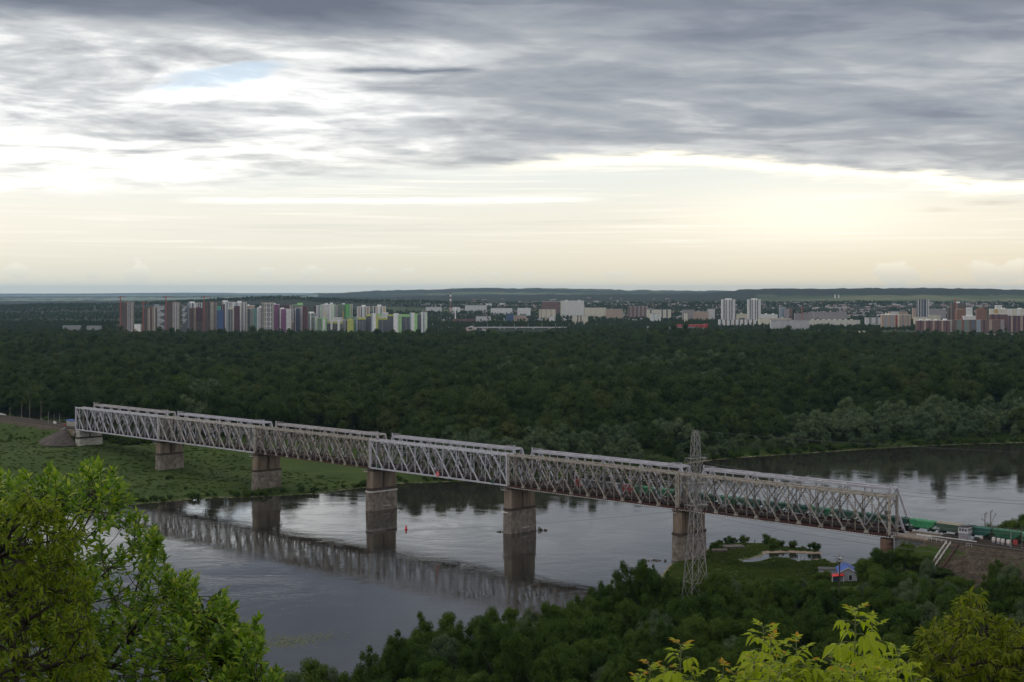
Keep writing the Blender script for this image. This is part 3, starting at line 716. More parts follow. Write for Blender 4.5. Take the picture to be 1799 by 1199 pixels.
def building(x0, x1, yt, yb, D, wall, label, cat='building', strips=(), depth=16., yaw=0., floor=3.0, win=(.5, .45), roof=None, bands=(), nogrid=False, name='apartment_block', group=None, topbox=(), wcol=None, under=False):
    """strips: (from, to, colour, proud, from_height, to_height) as fractions of the front"""
    if x1 < 760 and D < 5300: D *= .92
    cxp = (x0 + x1) / 2; X = (cxp - CX) / F * D; Wd = (x1 - x0) / F * D; zt = CAMH - (yt - HZ) / F * D
    g0 = gz(X, D); zb = min(g0, CAMH - (yb - HZ) / F * D) - 2.; H = zt - zb
    if H < 3: H = 4.; zb = zt - 4
    root = thing(name, (X, D, zb), yaw, label, cat, group)
    hw = Wd / 2
    MB().box(-hw, hw, 0, depth, 0, H).obj('wall', paint(C[wall]), root)
    rc = roof or ('g' if not under else wall)
    MB().box(-hw - .3, hw + .3, -.3, depth + .3, H, H + .9).obj('parapet', paint(C[rc]), root)
    for (a, b_, hgt, cc) in topbox:
        MB().box(-hw + a * Wd, -hw + b_ * Wd, depth * .2, depth * .8, H + .9, H + .9 + hgt).obj('roof_house', paint(C[cc]), root)
    for s in strips:
        a, b_, cc = s[:3]; pr = s[3] if len(s) > 3 else .8; h0 = s[4] if len(s) > 4 else 0.; h1 = s[5] if len(s) > 5 else 1.
        MB().box(-hw + a * Wd + .02, -hw + b_ * Wd - .02, -pr, -.02, h0 * H, h1 * H + (.4 if h1 == 1 else 0)).obj('facade_bay', paint(C[cc]), root)
    for s in bands:
        h0, h1, cc = s[:3]; a = s[3] if len(s) > 3 else 0.; b_ = s[4] if len(s) > 4 else 1.
        MB().box(-hw + a * Wd, -hw + b_ * Wd, -1.15, -.03, h0 * H, h1 * H).obj('facade_band', paint(C[cc]), root)
    if not nogrid:
        vs = []; nf = max(1, int(H / floor)); nc = max(2, int(Wd / 3.4)); cw = Wd / nc
        def prw(f):
            z = 0.
            for s in strips:
                if s[0] <= f <= s[1] and (len(s) < 5 or True): z = max(z, s[3] if len(s) > 3 else .8)
            return z
        for i in range(nc):
            f = (i + .5) / nc; dpt = -(prw(f) + .12); x = -hw + (i + .5) * cw
            for j in range(nf):
                z = (j + .5) * H / nf; a = cw * win[0] / 2; h = floor * win[1] / 2
                vs.append((x, dpt, z, a, h))
        A = np.array(vs); n = len(A)
        # each pane: a thin box front with reveal sides kept open (front quad + sill)
        x, y, z, a, h = A.T
        Vv = np.stack([np.stack([x - a, y, z - h], -1), np.stack([x + a, y, z - h], -1), np.stack([x + a, y, z + h], -1), np.stack([x - a, y, z + h], -1)], 1).reshape(-1, 3)
        Fq = np.arange(n * 4).reshape(n, 4)
        # side face windows
        ns = max(2, int(depth / 3.6)); sv = []
        for i in range(ns):
            for j in range(nf):
                yy = (i + .5) * depth / ns; z_ = (j + .5) * H / nf
                for sx in (-1, 1):
                    xx = sx * (hw + .06); q = [(xx, yy - .8, z_ - .7), (xx, yy + .8, z_ - .7), (xx, yy + .8, z_ + .7), (xx, yy - .8, z_ + .7)]
                    sv += q
        sv = np.array(sv); Vv = np.concatenate([Vv, sv]); Fq = np.concatenate([Fq, n * 4 + np.arange(len(sv)).reshape(-1, 4)])
        me = meshnp('windows', Vv, Fq, paint(C[wcol], .3) if wcol else GLASS)
        o = inst('windows', me, root); tag(o, kind='stuff')
    return root
def crane(px, ytop, ybase, D, j0, j1, label):
    if px < 760: D *= .92
    X = (px - CX) / F * D; zt = CAMH - (ytop - HZ) / F * D; zb = gz(X, D) - 1; k = D / F
    root = thing('tower_crane', (X, D - 3., zb), 0, label, 'crane', 'tower cranes over the unfinished towers'); m = mat('crane_red', (.36, .10, .07), (.28, .08, .06), .3, .7)
    H = zt - zb; b = MB()
    for sx in (-1, 1):
        for sy in (-1, 1): b.bar((sx * 1.1, sy * 1.1, 0), (sx * 1.1, sy * 1.1, H), .5, .5)
    for q in range(int(H / 3)):
        z = q * 3; b.bar((-1.1, -1.1, z), (1.1, -1.1, z + 3), .3, .3); b.bar((1.1, 1.1, z), (-1.1, 1.1, z + 3), .3, .3); b.bar((-1.1, 1.1, z), (-1.1, -1.1, z + 3), .3, .3)
    b.obj('mast', m, root)
    jl, jr = (j0 - px) * k, (j1 - px) * k; b = MB()
    b.bar((0, -.7, H), (jr, -.7, H + .6), .4, .4); b.bar((0, .7, H), (jr, .7, H + .6), .4, .4); b.bar((0, 0, H + 1.5), (jr, 0, H + 1.7), .35, .35)
    for q in range(12): b.bar((jr * q / 12, -.7, H), (jr * (q + .5) / 12, 0, H + 1.6), .2, .2); b.bar((jr * (q + .5) / 12, 0, H + 1.6), (jr * (q + 1) / 12, .7, H), .2, .2)
    b.obj('jib', m, root)
    b = MB().box(jl, 0, -.9, .9, H - .3, H + .5); b.obj('counter_jib', m, root)
    MB().box(jl - 1., jl + 2.6, -1.2, 1.2, H - 3., H - .32).obj('counterweight', paint(C['G']), root)
    MB().box(-1.6, 1.6, -1.7, 1.5, H + .55, H + 2.6).obj('cab', m, root)
def und(seq):
    """pale vertical ribs of an unfinished frame tower"""
    return [(a, a + w_, c_, 1.0) for a, w_, c_ in seq]
# --- left cluster: unfinished towers
building(210, 234, 532, 575, 4700, 'b', 'leftmost unfinished brown tower block with a red crane at its left edge', strips=und([(.56, .05, 'c'), (.66, .06, 'w'), (.76, .06, 'f'), (.86, .05, 'w'), (.95, .05, 'c')]), roof='B', wcol='k', topbox=[(.45, .6, 3, 'B')])
crane(212, 522, 575, 4690, 208.5, 224, 'red tower crane at the leftmost brown tower')
building(236, 245.5, 570, 575, 4600, 'W', 'tiny white box-shaped building between the two leftmost brown towers', nogrid=True, strips=[(.0, .4, 'p', .6, 0, .5)], name='low_building')
building(250, 274, 542, 575, 4700, 'b', 'shorter unfinished brown tower block, second from the left', strips=und([(.40, .05, 'c'), (.50, .05, 'c'), (.62, .12, 'r'), (.76, .05, 'c'), (.88, .06, 'c')]), roof='B', wcol='k', topbox=[(.5, .7, 3, 'B')])
crane(252, 533.5, 575, 4690, 247.5, 263, 'low red tower crane at the shorter brown tower, second from the left')
bd = [(j / 20., j / 20. + .022, 'W', .0 if (j % 3) else .1, .45 + .5 * abs(math.sin(j * .6))) for j in range(2, 20)]
building(269.5, 290.5, 538, 575, 4900, 'G', 'dark grey tower with staggered white stripes between two brown towers', bands=bd, topbox=[(.05, .4, 4, 's')], wcol='k')
building(290.5, 315, 532, 576, 4650, 'b', 'tall unfinished brown tower with pale ribs right of the striped grey tower', strips=und([(.54, .04, 'c'), (.62, .05, 'f'), (.70, .05, 'w'), (.78, .05, 'f'), (.86, .05, 'w'), (.94, .05, 'c')]), roof='B', wcol='k', topbox=[(.5, .72, 3, 'B')])
crane(292, 522, 575, 4640, 287.5, 304, 'red tower crane between the striped grey tower and the tall brown tower')
building(319, 329.5, 538, 575, 4950, 'G', 'narrow dark tower with short white stripes left of the pale blue slab', bands=[(j / 20., j / 20. + .02, 'W', .1 * (j % 4), .4 + .12 * (j % 5)) for j in range(6, 20)], topbox=[(.55, .9, 2, 'k')], wcol='k')
building(329.5, 345, 533, 570, 5100, 's', 'pale blue and white tower with domed white top behind the brown blocks', strips=[(0, .25, 's', .5), (.35, .5, 'W'), (.55, .68, 'k'), (.7, 1, 'W')], roof='W', topbox=[(.2, .7, 4, 'W')])
building(345.5, 358, 533, 570, 5150, 'W', 'white tower with dark strips partly behind the brown tower with a crane', strips=[(.2, .32, 'k'), (.45, .58, 'k'), (.7, .95, 's')], roof='W')
building(332.5, 355.5, 542, 575, 4700, 'b', 'lower unfinished brown block with a darker upper right quarter', strips=[(0, .10, 'B', .9), (.36, .40, 'p', .9), (.45, .49, 'p', .9), (.55, 1., 'm', .5, .45, 1.)], roof='B', wcol='k', topbox=[(.5, .8, 3, 'B')])
building(356, 380, 532, 575, 4650, 'b', 'brown tower with cream upper ribs carrying the third tall red crane', strips=und([(.50, .05, 'b'), (.58, .05, 'c'), (.66, .05, 'c'), (.74, .05, 'c'), (.82, .05, 'f'), (.94, .06, 'p')]) + [(.40, .48, 'k', .3, .5, 1)], roof='B', wcol='k', topbox=[(.5, .72, 3, 'B')])
crane(359, 522, 575, 4640, 354.5, 371.5, 'red tower crane at the brown tower left of the blue block')
building(381, 391.5, 546, 575, 4600, 'n', 'deep blue netted tower with a teal top box', roof='n', topbox=[(.0, .5, 12, 't')], nogrid=True)
building(389.5, 401, 531, 576, 4800, 'W', 'tall white tower with maroon strip and domed white top', strips=[(.0, .12, 'm'), (.18, .48, 'm', .6, 0, .93), (.72, 1, 's', 1.1)], roof='W', topbox=[(.1, .8, 4, 'W')])
building(400.5, 409.5, 531.5, 560, 5000, 'W', 'white tower with two dark strips behind the grey framed block', strips=[(.3, .42, 'm'), (.55, .68, 'm')], roof='W')
building(400, 411, 541.5, 577, 4600, 'c', 'grey block in a cream frame before the white towers', strips=[(.08, .45, 'G', .3, 0, .95), (.52, .8, 'G', .3, 0, .95), (.86, 1, 'c', 1.1)], roof='c')
building(411, 424.5, 532, 570, 4900, 'W', 'white-topped tower behind the plain maroon tower', strips=[(.2, .5, 's'), (.7, .95, 's', 1.1)], roof='W', topbox=[(.4, .9, 4, 'W')])
building(411, 419.5, 538.5, 577, 4600, 'm', 'plain dark maroon tower left of the lilac-white tower', roof='m', win=(.25, .3))
building(420.5, 432, 532, 577, 4700, 'w', 'lilac-white tower with a grey right edge', strips=[(0, .3, 'W', 1.), (.35, .6, 'f'), (.9, 1, 'G', .5)], roof='W')
building(433, 446, 537.5, 560, 5000, 'p', 'low cream tower tops with dark red roof behind the grey-green block', strips=[(0, .45, 'm', .5, .8, .92)], roof='W', topbox=[(.1, .3, 3, 'W')])
building(433, 443, 543, 577, 4620, 'v', 'grey and beige narrow block left of the teal netted block', strips=[(.05, .2, 'p'), (.3, .55, 'k'), (.7, 1, 'g')], roof='W')
building(443, 452.5, 543, 582, 4500, 't', 'grey-green block covered in teal netting', strips=[(0, .35, 'v', .6), (.5, .58, 'g'), (.78, .86, 'g')], roof='t', win=(.3, .3))
building(452, 459.5, 541, 580, 4500, 'w', 'narrow white tower with rows of dark windows beside the big cream tower', strips=[(0, .14, 'W', .9), (.8, 1., 'f', .9)], roof='W', topbox=[(.4, .8, 4, 'W')], win=(.6, .5))
building(459, 480, 533, 583, 4400, 'g', 'big cream tower with white vertical piers, tallest of the cluster', strips=[(.0, .14, 'f', .3), (.22, .33, 'c', 1.5), (.42, .49, 'w', 1.2), (.60, .66, 'w', 1.2), (.75, .81, 'w', 1.2), (.90, 1., 'c', 1.5)], bands=[(j / 7. - .012, j / 7. + .012, 'c', .2, 1.) for j in range(1, 8)], roof='c', win=(.7, .6))
building(480, 489.5, 535.5, 581, 4450, 'M', 'bright magenta tower right of the big cream tower', strips=[(0, .1, 'G'), (.86, 1, 'G', 1.1)], roof='W', topbox=[(.1, .3, 3, 'W')], win=(.3, .25), wcol='m')
building(490, 509, 537, 560, 5000, 'm', 'dark maroon framed block behind the second magenta tower', strips=[(.15, .75, 'g', .4, 0, .85)], roof='m')
building(508, 513.5, 537, 566, 4900, 'f', 'narrow beige-grey tower between magenta and lime-topped blocks', strips=[(.4, .7, 'p')], roof='p')
building(489.5, 503.5, 543.5, 581, 4450, 'M', 'second magenta tower with a white ribbed left half', strips=[(0, .12, 'm', .6), (.14, .30, 'w', 1.), (.94, 1., 'G')], roof='W', topbox=[(.2, .6, 3, 'W')], win=(.3, .25), wcol='m')
building(503, 510, 544, 580, 4400, 'W', 'white tower with dark windows right of the second magenta tower', strips=[(0, .1, 'W', 1.)], roof='W', win=(.6, .5))
building(510, 515, 566, 580, 4500, 'p', 'low pinkish block squeezed right of the white windowed tower', roof='w')
building(514.5, 531, 536, 570, 4800, 'v', 'grey-green tower with a bright lime roof storey', roof='L', topbox=[(.45, 1., 5, 'L')])
building(515, 519.5, 545, 580, 4550, 'w', 'narrow beige and white strip tower left of the navy block', strips=[(.3, .6, 'k'), (.7, 1, 'p', 1.)], roof='w', win=(.6, .5))
building(519, 527.5, 542, 580, 4500, 'n', 'navy block in a pale frame left of the maroon tower', strips=[(0, .08, 'w', 1.2), (.3, .4, 'G'), (.6, .7, 'G'), (.92, 1., 'w', 1.2)], roof='w', wcol='k')
building(527, 531, 540, 580, 4480, 'f', 'slender grey tower with a white corner between navy block and maroon tower', strips=[(.6, 1, 'W', 1.)], roof='W')
building(531, 540.5, 539, 580, 4450, 'm', 'maroon tower at the right end of the tall cluster', strips=[(.84, 1., 'r', .8)], roof='m', win=(.3, .3), wcol='b')
building(540.8, 553, 551, 578, 4700, 's', 'pale block with white stepped top right of the maroon tower', strips=[(0, .3, 'v'), (.35, .5, 'W', 1.), (.5, .9, 'v')], roof='W', topbox=[(.1, .8, 4, 'W')])
building(546, 557.5, 557.5, 578, 4550, 'W', 'white block with grey-green window wall, left of the light green blocks', strips=[(.1, .6, 'v', .5)], roof='W')
building(556.5, 573.5, 560, 579, 4450, 'v', 'light green block with a white painted gable at its right end', strips=[(0, .1, 'L'), (.50, 1., 'L', 1.1), (.62, .88, 'W', 1.3, .25, .95)], roof='L', win=(.5, .4))
building(551, 557, 538, 560, 5000, 'm', 'small dark maroon tower behind the pale stepped block', roof='m')
building(555.5, 562.5, 537.5, 562, 4950, 'W', 'white ribbed tower right of the small maroon tower', strips=[(.4, .5, 'G'), (.7, .85, 'G')], roof='W')
building(563.5, 580, 535.5, 566, 4850, 'W', 'white slab with a checker of dark balconies', strips=[(0, .06, 'e', 1.)], win=(.55, .6), roof='W', topbox=[(.4, .7, 3, 'W')])
building(579, 588, 535, 566, 4800, 'W', 'plain white tower with green right edge', strips=[(.42, .52, 'e'), (.84, 1, 'e', 1.)], roof='W', topbox=[(.1, .5, 4, 'W')], win=(.2, .3))
building(588.5, 593.5, 537, 560, 5000, 'f', 'narrow grey tower left of the green-topped slab', roof='w')
building(593.5, 608, 535.5, 567, 4850, 'e', 'slab with a green upper half and white striped lower part', strips=[(0, .8, 'v', .5, .5, 1.), (.1, .8, 'w', .6, 0, .48)], roof='e', topbox=[(.5, .8, 3, 'W')], win=(.6, .5))
building(608, 613.5, 535.5, 566, 4800, 'e', 'narrow bright green tower beside the green-topped slab', roof='e', win=(.2, .3), wcol='v')
building(613, 618.3, 535.5, 558, 4820, 'W', 'narrow white tower with lime right edge', strips=[(.75, 1, 'l', .9)], roof='W')
building(586, 601, 559, 567, 4700, 'W', 'low white office-like block with green stripe below the slabs', bands=[(.55, .68, 't')], roof='W', name='low_building')
for (px, a, lab) in ((572, 546, 'yellow hoist mast against the checkered white slab'), (603, 546, 'yellow hoist mast against the green-topped slab')):
    D = 4230.; X = (px - CX) / F * D; z1 = CAMH - (a - HZ) / F * D; b = MB()
    for sx in (-1, 1): b.box(sx * 1.3 - .35, sx * 1.3 + .35, -.5, .5, 0, z1 - 6)
    for q in range(10): b.box(-1.3, 1.3, -.3, .3, q * (z1 - 6) / 10, q * (z1 - 6) / 10 + 1.6)
    o = b.obj('hoist_mast', paint(C['y'])); o.location = (X, D, 6); tag(o, lab, 'hoist', 'yellow hoist masts')
# --- grey and lime row
row = [(574, 580.5, 565.5, 'G', 'l', 'grey block with lime top storey, leftmost of the low row'), (583.5, 593, 566, 'G', 'l', 'grey block with lime top storey, second in the low row'), (596.5, 602, 566.5, 'v', 'l', 'small grey-green block with lime top storey in the low row')]
for a, b_, y, w_, r_, lab in row: building(a, b_, y, 579, 4500, w_, lab, bands=[(.86, 1., r_)], roof=r_, win=(.5, .5), strips=[(.4, .6, 'g', .4)])
for a, b_, y, lab in ((580.5, 583.6, 564, 'slim white stair tower between the first two lime-topped blocks'), (593, 596.6, 564, 'slim white stair tower left of the small grey-green block')): building(a, b_, y, 579, 4480, 'W', lab, roof='W', win=(.2, .2))
building(602, 610, 563, 579, 4500, 'f', 'grey-lilac block left of the lime yellow building', roof='w', strips=[(.3, .5, 's'), (.7, 1, 'm', .3)])
building(610, 620.5, 562.5, 580, 4450, 'l', 'solid lime yellow building in the low row', roof='l', win=(.3, .3), wcol='v', topbox=[(.2, .7, 3, 'l')])
building(608, 626, 558, 570, 4700, 'G', 'grey slab with pale green cornice behind the lime yellow building', roof='L', bands=[(.82, .95, 'v')])
building(620.5, 626, 566, 579, 4500, 'v', 'grey-green block with bright green edge right of the lime yellow building', roof='g', strips=[(.35, .6, 'e', 1.)])
building(625.5, 628.5, 557.5, 579, 4480, 's', 'slim pale stair tower right of the lime yellow building', roof='w', win=(.2, .2))
building(628.5, 643, 559, 579, 4480, 'G', 'dark grey slab with lime cornice, wide one in the middle of the row', roof='l', bands=[(.9, 1, 'l')], strips=[(.2, .3, 'g', .3), (.55, .65, 'g', .3)])
building(627, 649, 539.5, 560, 5000, 'W', 'white tower with brown strips, left one of the pair behind the lime row', strips=[(.12, .22, 'p'), (.32, .38, 'k'), (.42, .58, 'W', 1.4), (.64, .7, 'k'), (.8, .95, 'p')], roof='W', topbox=[(.35, .65, 5, 'W')])
building(655, 677, 539, 560, 5000, 'W', 'white tower with brown strips, right one of the pair behind the lime row', strips=[(.1, .2, 'k'), (.3, .36, 'p'), (.42, .58, 'W', 1.4), (.64, .7, 'k'), (.85, .95, 'y')], roof='W', topbox=[(.35, .65, 5, 'W')])
building(643, 652.3, 553.5, 578, 4500, 'G', 'grey block with lime cornice left of the white and lime tower', roof='l', bands=[(.93, 1., 'l')])
building(652, 660.3, 551.5, 579, 4450, 'W', 'white tower next to the lime edge', roof='W', win=(.2, .2), strips=[(0, .3, 's', .4)])
building(660.3, 664, 553.5, 578, 4450, 'l', 'narrow solid lime tower beside the white tower', roof='l', win=(.2, .2), wcol='v')
building(664, 681, 559.5, 577, 4500, 'G', 'grey slab with lime cornice right of the lime tower', roof='l', bands=[(.9, 1., 'l')], strips=[(.4, .5, 'g', .3)])
building(664, 672, 552, 560, 4800, 'W', 'white stepped top behind the grey slab with lime cornice', roof='t', bands=[(.9, 1, 'L')])
building(672, 681.5, 550, 560, 4750, 'W', 'white stepped block with rounded corner behind the lime cornice slab', roof='W')
building(681, 691.5, 553.5, 575, 4500, 'G', 'grey slab with lime cornice left of a white stair tower', roof='l', bands=[(.93, 1., 'l')])
building(691.3, 699.3, 551.5, 575, 4450, 'W', 'white tower between grey slab and mint green edge', roof='W', win=(.2, .2))
building(699.3, 705, 553.5, 575, 4460, 'L', 'mint green narrow block with white windows', roof='W', win=(.4, .3), wcol='w')
building(704, 720.5, 553.5, 575, 4550, 'G', 'grey slab with mint cornice near the right end of the row', roof='L', bands=[(.9, 1, 'L')], strips=[(.5, .6, 'g', .3)])
building(720, 728, 550.5, 572, 4480, 'W', 'white tower near the right end of the row', roof='W', win=(.2, .2), strips=[(0, .3, 's', .4)])
building(728, 732.5, 552, 573, 4480, 'L', 'mint green narrow tower right of the white tower', roof='L', win=(.2, .2), wcol='w')
building(732, 740.5, 552.5, 571, 4550, 'G', 'last grey slab with mint top at the right of the row', roof='L')
building(740, 750, 550, 570, 4500, 'W', 'last white tower of the row with mint right edge', roof='W', strips=[(.3, .6, 's', .4), (.78, .9, 'L', .8)], win=(.2, .2))
# --- middle: industrial strip
def chimney(px, yt, yb, D, r0, r1, cols, label):
    X = (px - CX) / F * D; zt = CAMH - (yt - HZ) / F * D; zb = gz(X, D) - 2; root = thing('chimney', (X, D, zb), 0, label, 'chimney'); H = zt - zb; n = len(cols)
    for i, cc in enumerate(cols):
        f0, f1 = i / n, (i + 1) / n; b = MB(); ra, rb = r0 + (r1 - r0) * f0, r0 + (r1 - r0) * f1
        b.tube([(0, 0, H * f0), (0, 0, H * f1)], [ra, rb], 12); b.obj('chimney_section', paint(C[cc]), root)
chimney(791.5, 514, 543, 7000, 4.6, 2.8, ['p', 'p', 'p', 'r', 'r', 'r', 'W', 'r', 'W', 'r'], 'tall factory chimney banded red and white at the top')
chimney(800, 540, 562, 5600, 2.4, 2.1, ['W', 'w', 'W'], 'shorter plain white chimney right below the banded one')
chimney(1138.5, 574, 594, 3900, 2.6, 2.6, ['w'], 'thick pale grey chimney standing alone among the trees')
chimney(1467, 518, 523, 11500, 3.6, 3.6, ['W'], 'left one of two tiny white masts on the right hill slope')
chimney(1473.5, 518, 523, 11500, 3.6, 3.6, ['W'], 'right one of two tiny white masts on the right hill slope')
